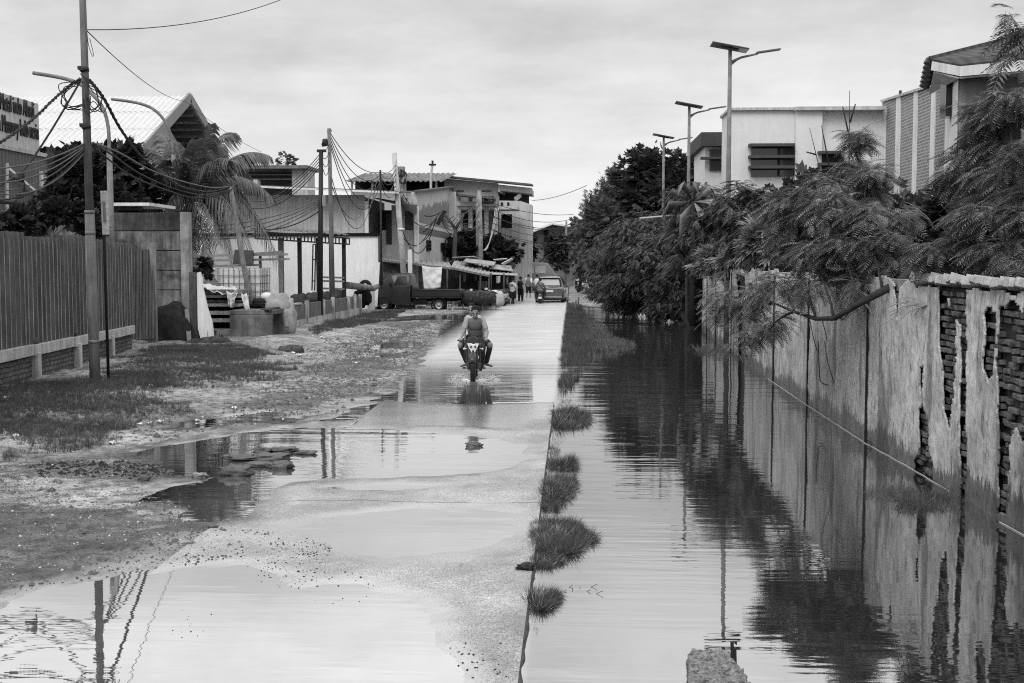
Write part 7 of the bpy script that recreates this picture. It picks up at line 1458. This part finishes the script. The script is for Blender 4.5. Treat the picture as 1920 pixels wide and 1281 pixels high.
mb = MB(); mb.span((-.84, -.04, .3), (.84, .25, .44)); mb.build('bumper', M('black_bumper', .03), car, bevel=.03)
for s_ in (-1, 1):
    mb = MB(); mb.box((s_ * .66, .03, 1.0), (.3, .08, .13), rz=s_ * .25); mb.build('tail_light', M('tail_lens', .3), car, bevel=.02)
    mb = MB(); mb.box((s_ * .98, 2.7, 1.08), (.16, .1, .14)); mb.build('mirror', CP, car, bevel=.02)
    for y_ in (.75, 3.4): T_, R_ = MB(), MB(); wheel(T_, R_, (s_ * .78, y_, .33), .33, .22, (-s_, 0, 0)); ty = T_.build('wheel', RUBBER, car); R_.build('rim', M('steel_rim', .3), ty)
    mb = MB(); mb.prism([V((s_ * .875, .75, 1.06)), V((s_ * .885, 2.6, 1.06)), V((s_ * .66, 2.4, 1.55)), V((s_ * .655, .9, 1.55))], (s_ * .02, 0, 0)); mb.build('side_window', GLASS, car)
vx = at(992, 520, 95).x
van = thing('minibus', 'grey minibus with bright side windows standing beyond the waders', 'minibus', (vx, 95, .1), local=True, rz=R(-62))
mb = MB(); mb.loft([carring(y, .82, w1, .3, 1.35, zr, .12) for y, w1, zr in ((-2.0, .7, 2.1), (-1.9, .74, 2.25), (0, .76, 2.32), (1.3, .74, 2.28), (1.75, .7, 1.9), (2.1, .72, 1.45), (2.2, .6, 1.3))]); mb.build('body', M('grey_van_paint', .16, .35, .1, 2, spec=.5), van)
for s_ in (-1, 1):
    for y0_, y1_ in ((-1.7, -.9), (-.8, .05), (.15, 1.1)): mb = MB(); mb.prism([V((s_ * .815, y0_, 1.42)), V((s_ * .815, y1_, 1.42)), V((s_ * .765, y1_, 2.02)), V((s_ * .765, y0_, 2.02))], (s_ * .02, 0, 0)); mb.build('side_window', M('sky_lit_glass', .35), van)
    for y_ in (-1.3, 1.4): T_, R_ = MB(), MB(); wheel(T_, R_, (s_ * .72, y_, .28), .3, .18, (-s_, 0, 0)); ty = T_.build('wheel', RUBBER, van); R_.build('rim', GREYM, ty)
mb = MB(); mb.prism([V((-.6, 1.62, 2.0)), V((.6, 1.62, 2.0)), V((.64, 2.06, 1.46)), V((-.64, 2.06, 1.46))], (0, .05, .04)); mb.build('windscreen', GLASS, van)
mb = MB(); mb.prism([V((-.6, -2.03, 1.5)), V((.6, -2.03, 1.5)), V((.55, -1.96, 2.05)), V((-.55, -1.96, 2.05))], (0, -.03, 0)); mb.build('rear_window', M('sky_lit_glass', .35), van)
um = thing('market_umbrella', 'dark round umbrella above the grey minibus', 'umbrella', (at(975, 500, 101).x, 101, 0)); mb = MB(); q = at(975, 487, 101); mb.lathe([(1.25, -.35), (1.1, -.25), (.6, -.05), (.02, .05)], q, (0, 0, 1), 16); mb.build('canopy', M('dark_canvas', .07), um, solid=.02); mb = MB(); mb.tube([(q.x, 101, 0), q], .03, 6); mb.build('pole', GREYM, um)
# =====================================================================  grass, weeds, stones, litter
GR = leafmat('grass_blade', .085, .4, 1.2, trans=.2); GRD = leafmat('dry_grass_blade', .14, .4, 1.5, trans=.2)
T_BL = tmpl_blade(8, .5); GRS = leafmat('straw_blade', .3, .3, 3, trans=.1)
def inpoly(poly, n, noise_=.15):
    P = np.array(poly); lo, hi = P.min(0), P.max(0); out = []
    while sum(len(o) for o in out) < n:
        q = lo + (hi - lo) * rng.random((n, 2)); w_ = q + noise_ * np.stack([fbm(q[:, 0], q[:, 1], 1.3, 3, 41), fbm(q[:, 0], q[:, 1], 1.3, 3, 42)], -1)
        d = sdpoly(w_[:, 0], w_[:, 1], poly); cl_ = fbm(q[:, 0], q[:, 1], .9, 4, 43)
        out.append(q[(d > 0) & (rng.random(n) < np.clip(.4 + .6 * cl_ + d * .5, .03, 1))])
    return np.concatenate(out)[:n]
def grass_patch(name, label, poly, n, size, hf, mat, up=.35, noise_=.15):
    q = inpoly(poly, n, noise_); z = hf(q[:, 0], q[:, 1]); P = np.stack([q[:, 0], q[:, 1], z - .01], -1); D = unit(np.array([0, 0, 1.]) + rng.normal(0, up * .5, (n, 3)))
    sz = size * (.5 + .6 * rng.random(n)) * np.clip(.75 + .35 * fbm(q[:, 0], q[:, 1], .7, 3, 44), .4, 1.4)
    vs, f = scatter(*T_BL, P, D, sz, up=unit(rng.normal(size=(n, 3)))); o = np_mesh(name, vs, f, mat); o['kind'] = 'stuff'; o['label'] = label; o['category'] = 'grass'; return o
zero = lambda X, Y: X * 0

grass_patch('grass', 'short dark grass covering the verge under the fence and tall pole', g2([(-300, 780), (0, 742), (180, 733), (235, 688), (300, 668), (400, 660), (500, 668), (545, 700), (480, 722), (390, 738), (320, 745), (385, 776), (340, 790), (270, 806), (200, 832), (0, 872), (-300, 930)]), 26000, .15, h_dirt, GR, noise_=.55)
grass_patch('grass', 'sparse weeds straggling from the verge on to the mud', g2([(-200, 960), (0, 900), (200, 850), (350, 812), (430, 780), (560, 745), (620, 690), (560, 650), (420, 645), (300, 700), (0, 800)]), 1500, .10, h_dirt, GRD)
grass_patch('grass', 'grass strip along the foot of the low yard wall', g2([(575, 634), (600, 622), (672, 592), (765, 582), (740, 597), (690, 612), (640, 628), (590, 640)]), 5000, .20, h_dirt, GR)
grass_patch('grass', 'grass fringe growing along the drowned right edge of the road', g2([(1070, 574), (1090, 572), (1098, 600), (1112, 640), (1108, 668), (1092, 700), (1078, 728), (1064, 742), (1050, 738), (1049, 690), (1055, 640), (1062, 600)]), 4600, .2, zero, GR)
grass_patch('marsh_grass', 'pale marsh grass standing in the canal beside the road fringe', g2([(1095, 585), (1130, 605), (1150, 632), (1192, 645), (1188, 662), (1130, 672), (1105, 690), (1100, 640)]), 1300, .15, zero, GRD)
grass_patch('grass', 'grass on the bank closing the far end of the canal', g2([(1090, 556), (1190, 556), (1200, 545), (1110, 544)]), 2200, .3, h_end, GR)
grass_patch('grass', 'broken fringe of tiny weeds along the crumbling road edge', g2([(1062, 745), (1072, 752), (1058, 800), (1052, 830), (1046, 870), (1032, 960), (1022, 1050), (1010, 1140), (1000, 1190), (985, 1190), (992, 1120), (1008, 1000), (1022, 900), (1036, 810), (1048, 750)]), 900, .055, lambda X, Y: X * 0, GRD, .9, .06)
def tuftp(label, poly, n, size, mat=GR, name='grass_tuft', cat='grass tuft', lean=(.35, -.15), dead=.12):
    m_ = sum(p[0] for p in poly) / len(poly); P2 = g2([(p[0] - 9 if p[0] < m_ else p[0] + 3, p[1]) for p in poly]); n = int(n * 1.35); size *= 1.25; q = inpoly(P2, n, .04); c = q.mean(0); th = thing(name, label, cat, (c[0], c[1], 0)); dn = fbm(q[:, 0] * 3, q[:, 1] * 3, 1.7, 3, 71)
    P = np.stack([q[:, 0], q[:, 1], np.full(n, -.015)], -1); off = (q - c) / (np.abs(q - c).max(0) + 1e-6)
    D = unit(np.stack([lean[0] + .5 * off[:, 0] + .35 * dn, lean[1] + .45 * off[:, 1], np.full(n, .75)], -1) + rng.normal(0, .35, (n, 3)) * (1, 1, .5)); S = size * (.35 + .75 * rng.random(n) ** 1.4) * np.clip(.8 + .45 * dn, .35, 1.5)
    k_ = rng.random(n) < dead
    vs, f = scatter(*T_BL, P[~k_], D[~k_], S[~k_], up=unit(rng.normal(size=((~k_).sum(), 3)))); np_mesh('blades', vs, f, mat, th)
    vs, f = scatter(*T_BL, P[k_], unit(D[k_] * (1, 1, .45)), S[k_] * 1.15, up=unit(rng.normal(size=(k_.sum(), 3)))); np_mesh('straw', vs, f, GRS, th); return th
tuftp('grass tuft on the road edge nearest the flooded stretch', [(1042, 790), (1050, 774), (1072, 770), (1098, 786), (1090, 800), (1066, 806), (1042, 804)], 900, .15)
tuftp('small grass tuft at the road edge, third from the camera', [(1034, 878), (1042, 868), (1066, 868), (1072, 880), (1050, 886)], 420, .12)
tuftp('long grass tuft at the road edge just behind the largest one', [(1026, 915), (1034, 893), (1058, 890), (1082, 912), (1068, 936), (1046, 960), (1020, 956)], 1300, .10)
tuftp('largest grass tuft bulging from the road edge into the canal', [(1002, 1010), (1005, 982), (1038, 972), (1078, 985), (1110, 1012), (1080, 1034), (1046, 1046), (1004, 1050)], 2200, .095)
tuftp('trailing grass clump tucked in front of the largest tuft', [(1000, 1060), (1010, 1050), (1044, 1050), (1058, 1058), (1030, 1068), (1002, 1066)], 420, .075)
tuftp('grass tuft nearest the camera on the road edge, with stalks trailing into the water', [(993, 1132), (998, 1108), (1022, 1106), (1046, 1118), (1032, 1136), (1008, 1148)], 520, .085)
def tuft(label, cx, cy, wpx, hpx, n, size, mat=GR, spread=.6, name='grass_tuft', cat='grass tuft'):
    c = gnd(cx, cy, 0); rx = wpx / 2 * c.y / F; ry = abs(gnd(cx, cy - hpx / 2, 0).y - gnd(cx, cy + hpx / 2, 0).y) / 2
    th = thing(name, label, cat, tuple(c)); kk = max(5, n // 45); cu = rng.uniform(-1, 1, (kk, 2)); cu[:, 0] = -1 + 1.7 * rng.random(kk) ** 1.5; hh = .45 + .75 * rng.random(kk); hh[0] = 1.3
    idx = rng.integers(0, kk, n); u = cu[idx] + rng.normal(size=(n, 2)) * (.20, .22); P = np.stack([c.x + u[:, 0] * rx, c.y + u[:, 1] * ry, -.02 + 0 * u[:, 0]], -1)
    ld = rng.normal(0, .45, (kk, 2)); D = unit(np.stack([ld[idx, 0] + .35 * spread + .3 * u[:, 0], ld[idx, 1] * .8, np.full(n, .55)], -1) + rng.normal(0, .3, (n, 3)) * (1, 1, .4))
    vs, f = scatter(*T_BL, P, D, size * (.4 + .8 * rng.random(n)) * hh[idx], up=unit(rng.normal(size=(n, 3)))); np_mesh('blades', vs, f, mat, th)
    return th
    m2 = n // 10; ii = rng.integers(0, n, m2); vs, f = scatter(*T_BL, P[ii], unit(D[ii] * (1, 1, .3) + rng.normal(0, .3, (m2, 3))), size * (.5 + .7 * rng.random(m2)), up=unit(rng.normal(size=(m2, 3)))); np_mesh('dead_blades', vs, f, GRS, th)
    return th
tuft('low water weed floating at the foot of the peeling wall', 1750, 930, 190, 46, 900, .11, LM, 1.2, 'water_weed', 'water weed')
tuft('sparse weed at the waterline under the drooping limb', 1350, 660, 70, 30, 260, .16, LM, 1.2, 'water_weed', 'water weed')
st_ = MB()
for i in range(7): p = gnd(1052 + 11 * i + random.uniform(-5, 5), 1108 + random.uniform(-7, 7), .0); st_.tube([p, p + V((random.uniform(-.01, .07), random.uniform(-.02, .02), random.uniform(.006, .03)))], .002, 4)
tag(st_.build('water_stalks', DARK), 'thin dark stalks poking from the canal right of the nearest grass tuft', 'stalks')
for i, (px, py) in enumerate(((1074, 577), (1079, 578), (1084, 575))):
    p = gnd(px, py + 6, 0); mb = MB(); mb.tube([p - V((0, 0, .2)), p + V((.02, 0, .45 + .1 * i))], .05, 7); tag(mb.build('stake', WOODD), 'short wooden stake at the far end of the road fringe', 'stake', 'stakes at the end of the road fringe')
# stones lying in the big puddle
RK = M('wet_stone', .085, .55, .45, 5, bump=.7, bscale=30, spec=.5)
for px, py, w_, h_, lb in ((488, 851, 30, 15, 'rough stone at the back of the puddle heap, left of the flat one'), (524, 849, 56, 12, 'long flat stone at the back right of the puddle heap'), (573, 853, 34, 9, 'lone flat stone apart on the right of the puddle heap'), (505, 864, 66, 15, 'broad middle stone of the puddle heap'), (455, 864, 66, 12, 'long dark stone at the left of the puddle heap'), (523, 880, 42, 19, 'smooth rounded stone at the front right of the puddle heap'), (480, 876, 50, 11, 'low stone at the centre of the puddle heap'), (436, 893, 60, 24, 'biggest dark stone at the front left of the puddle heap'), (430, 858, 34, 6, 'thin flat stone awash at the back left of the puddle heap'), (372, 897, 26, 12, 'small pale stone on the spit left of the puddle heap'), (268, 906, 22, 14, 'round pebble stone on the mud left of the puddle'), (398, 992, 18, 6, 'small stone at the broken corner of the slab'), (345, 1023, 26, 8, 'pale flat stone on the mud near the slab'), (888, 838, 26, 11, 'dark concrete chunk alone in the shallow water on the slab'), (985, 1076, 30, 15, 'black stone on the right road edge above the nearest tuft')):
    c = gnd(px, py, .0); k_ = c.y / F; mb = MB(); z_ = float((h_road if c.x > XL else h_dirt)(np.array([[c.x]]), np.array([[c.y]]))[0, 0]); z_ = max(z_, 0)
    mb.lump((c.x, c.y + w_ * k_ * .3, z_ + h_ * k_ * .25), (w_ * k_ * .52, w_ * k_ * .34, h_ * k_ * .42), int(px), .7, 2.3); tag(mb.build('stone', BLACKM if px == 985 else (CONC if px in (345, 372) else RK)), lb, 'stone')
# gravel and clods
def gravel(name, label, P, S, mat):
    n = len(P); tv = np.array([(1, 0, 0), (0, 1, 0), (-1, 0, 0), (0, -1, 0), (0, 0, .7), (0, 0, -.5)]); q = np.array([(0, 1, 4, 4), (1, 2, 4, 4), (2, 3, 4, 4), (3, 0, 4, 4)])
    tri = np.array([(0, 1, 4), (1, 2, 4), (2, 3, 4), (3, 0, 4), (1, 0, 5), (2, 1, 5), (3, 2, 5), (0, 3, 5)]); A = rng.random(n) * 2 * PI; ca, sa = np.cos(A), np.sin(A)
    v = tv[None] * (1 + .5 * (rng.random((n, 6, 1)) - .5)) * S[:, None, None]; v = np.stack([v[..., 0] * ca[:, None] - v[..., 1] * sa[:, None], (v[..., 0] * sa[:, None] + v[..., 1] * ca[:, None]), v[..., 2]], -1) + P[:, None, :]
    f = (tri[None] + (np.arange(n) * 6)[:, None, None]).reshape(-1, 3); o = np_mesh(name, v.reshape(-1, 3), f, mat); o['kind'] = 'stuff'; o['label'] = label; o['category'] = 'gravel'; return o
def on(q, hf): return np.stack([q[:, 0], q[:, 1], hf(q[:, 0], q[:, 1])], -1)
md_ = g2([(-250, 1180), (0, 1125), (170, 1085), (300, 1060), (440, 1045), (520, 1000), (470, 985), (350, 960), (290, 930), (300, 890), (230, 850), (0, 880), (-250, 930)])
q = inpoly(md_, 9000); gravel('gravel', 'dark clods and gravel strewn over the near mud', on(q, h_dirt), .004 + .013 * rng.random(len(q)) ** 3, M('gravel_dark', .10, .9, .6, 40, world=True))
q = inpoly(md_, 500); gravel('gravel', 'pale chips strewn over the near mud', on(q, h_dirt), .004 + .012 * rng.random(len(q)) ** 3, M('gravel_pale', .5, .8, .4, 40, world=True))
md2 = g2([(200, 835), (400, 775), (560, 700), (560, 660), (700, 620), (860, 590), (800, 650), (740, 720), (600, 780), (450, 800), (300, 830)])
q = inpoly(md2, 9000, .3); gravel('gravel', 'clods and trash specks over the verge mud further back', on(q, h_dirt), .008 + .03 * rng.random(len(q)) ** 3, M('gravel_dark', .10)); 
q = inpoly(md2, 450, .3); gravel('gravel', 'pale specks over the verge mud further back', on(q, h_dirt), .006 + .026 * rng.random(len(q)) ** 3, M('gravel_pale', .5))
for pl_q, n_ in (([(470, 1080), (560, 1060), (680, 1075), (720, 1110), (640, 1140), (560, 1130)], 190), ([(330, 1130), (400, 1150), (400, 1195), (320, 1195)], 60), ([(840, 1210), (960, 1190), (965, 1281), (870, 1281)], 90), ([(560, 1010), (620, 1010), (620, 1045), (560, 1045)], 120), ([(440, 1040), (540, 1000), (620, 1060), (480, 1075)], 230)):
    q = inpoly(g2(pl_q), n_, .02); gravel('gravel', 'small dark pebbles lying on the wet slab', on(q, lambda X, Y: np.maximum(np.where(X > XL, h_road(X, Y), h_dirt(X, Y)), -.004)), .003 + .010 * rng.random(n_) ** 3, M('gravel_black', .02, .6, .5, 40, world=True))
q = inpoly(md2, 520, .3); gravel('rubble', 'lumps of rubble and mud across the verge', on(q, h_dirt), .02 + .05 * rng.random(len(q)) ** 2, M('gravel_dark', .10))
q = inpoly(md_, 260, .3); gravel('rubble', 'lumps of mud and rubble on the near verge', on(q, h_dirt), .012 + .03 * rng.random(len(q)) ** 2, M('gravel_dark', .10))
q = inpoly(g2([(40, 880), (180, 868), (300, 872), (330, 890), (240, 905), (90, 900)]), 420, .1); gravel('rubble', 'dark clods heaped on the mud left of the big puddle', on(q, h_dirt), .008 + .035 * rng.random(len(q)) ** 2, M('gravel_black', .02))
# litter
def scrap(px, py, i):
    c = gnd(px, py, .02); z_ = float(h_dirt(np.array([[c.x]]), np.array([[c.y]]))[0, 0]); mb = MB(); w_ = random.uniform(.04, .10) * (c.y / 20) ** .5; vs = []
    for a in range(5):
        for b_ in range(4): vs.append((c.x + (a / 4 - .5) * w_ * 1.5, c.y + (b_ / 3 - .5) * w_, z_ + .03 + .05 * mnoise.noise(V((a * .8 + i * 3, b_ * .9, i)))))
    mb.add(vs, [(a * 4 + b_, (a + 1) * 4 + b_, (a + 1) * 4 + b_ + 1, a * 4 + b_ + 1) for a in range(4) for b_ in range(3)]); tag(mb.build('litter_scrap', WHITE, solid=.006), 'crumpled pale litter scrap on the muddy verge', 'litter', 'pale litter scraps on the verge')
for i, (px, py) in enumerate(((12, 776), (180, 806), (312, 762), (210, 835), (280, 797), (300, 793), (262, 800), (370, 788), (548, 668), (560, 672), (666, 684), (586, 640), (605, 641), (150, 690), (283, 742), (440, 770), (700, 630), (30, 838))): scrap(px, py, i)
# dry twigs on the wall and the concrete stump at the bottom
tw2 = thing('dry_twigs', 'spray of pale dry twigs hanging from the wall below the limb end', 'twigs', tuple(at(1700, 560, 14.8))); mb = MB(); o_ = at(1742, 572, 13.9)
for i in range(26):
    e = at(random.uniform(1640, 1735), random.uniform(552, 622), random.uniform(14.1, 14.8)); mb.tube([o_, o_.lerp(e, .5) + V((0, 0, .06)), e], [.005, .004, .002], 4)
mb.build('twig', M('pale_twig', .35, .8, .2, 8), tw2)
for i, (pts, lb) in enumerate((([(1541, 640), (1543, 690), (1546, 716), (1560, 722)], 'thin root trailing down the plaster below the limb'), ([(1600, 585), (1590, 598), (1577, 594)], 'short root hooked on the plaster under the limb'), ([(1635, 826), (1642, 832), (1640, 842)], 'small black twig caught at the waterline joint'))):
    mb = MB(); mb.tube(smooth([at(x, y, wallhit(x, y)[0]) - V((.06, 0, 0)) for x, y in pts]), .008, 5); tag(mb.build('root', BARK), lb, 'root')
zt3 = .42; A = [gnd(1291, 1224, zt3), gnd(1300, 1215, zt3), gnd(1366, 1218, zt3), gnd(1378, 1236, zt3), gnd(1392, 1256, zt3), gnd(1412, 1290, zt3), gnd(1460, 1400, zt3), gnd(1290, 1400, zt3)]
stp_ = thing('concrete_stump', 'broken concrete block with a rusted bar, at the bottom edge of the canal', 'concrete block', (A[0].x, A[0].y, -.5))
me_b = MB(); me_b.prism([V((p.x, p.y, -.5)) for p in A], (0, 0, .5 + zt3)); bo = me_b.build('block', M('pebbly_concrete', .24, .9, .75, 38, bump=1.0, bscale=60, spots=.8, spotc=.04), stp_, remesh=.011, smooth_it=1)
tx = bpy.data.textures.new('rubble', 'CLOUDS'); tx.noise_scale = .028; tx.noise_depth = 4
dm = bo.modifiers.new('rough', 'DISPLACE'); dm.texture = tx; dm.strength = .045; dm.mid_level = .5
for (x0_, y0_, x1_, y1_, w_) in ((1372.5, 1203, 1373.5, 1246, .016), (1377.5, 1215, 1378.5, 1246, .016)):
    mb = MB(); Yb = A[3].y + .01; mb.bar(at(x0_, y0_, Yb), at(x1_, y1_ + 8, Yb), w_, w_ * 1.2); mb.build('rusted_bar', BLACKM, stp_)
mb = MB(); mb.bar(at(1376, 1203.5, A[3].y + .01), at(1382, 1205, A[3].y + .01), .004, .004); mb.prism([at(1377, 1207, A[3].y + .01), at(1382, 1204, A[3].y + .01), at(1382, 1210, A[3].y + .01)], (0, .02, 0)); mb.build('bent_tab', BLACKM, stp_)
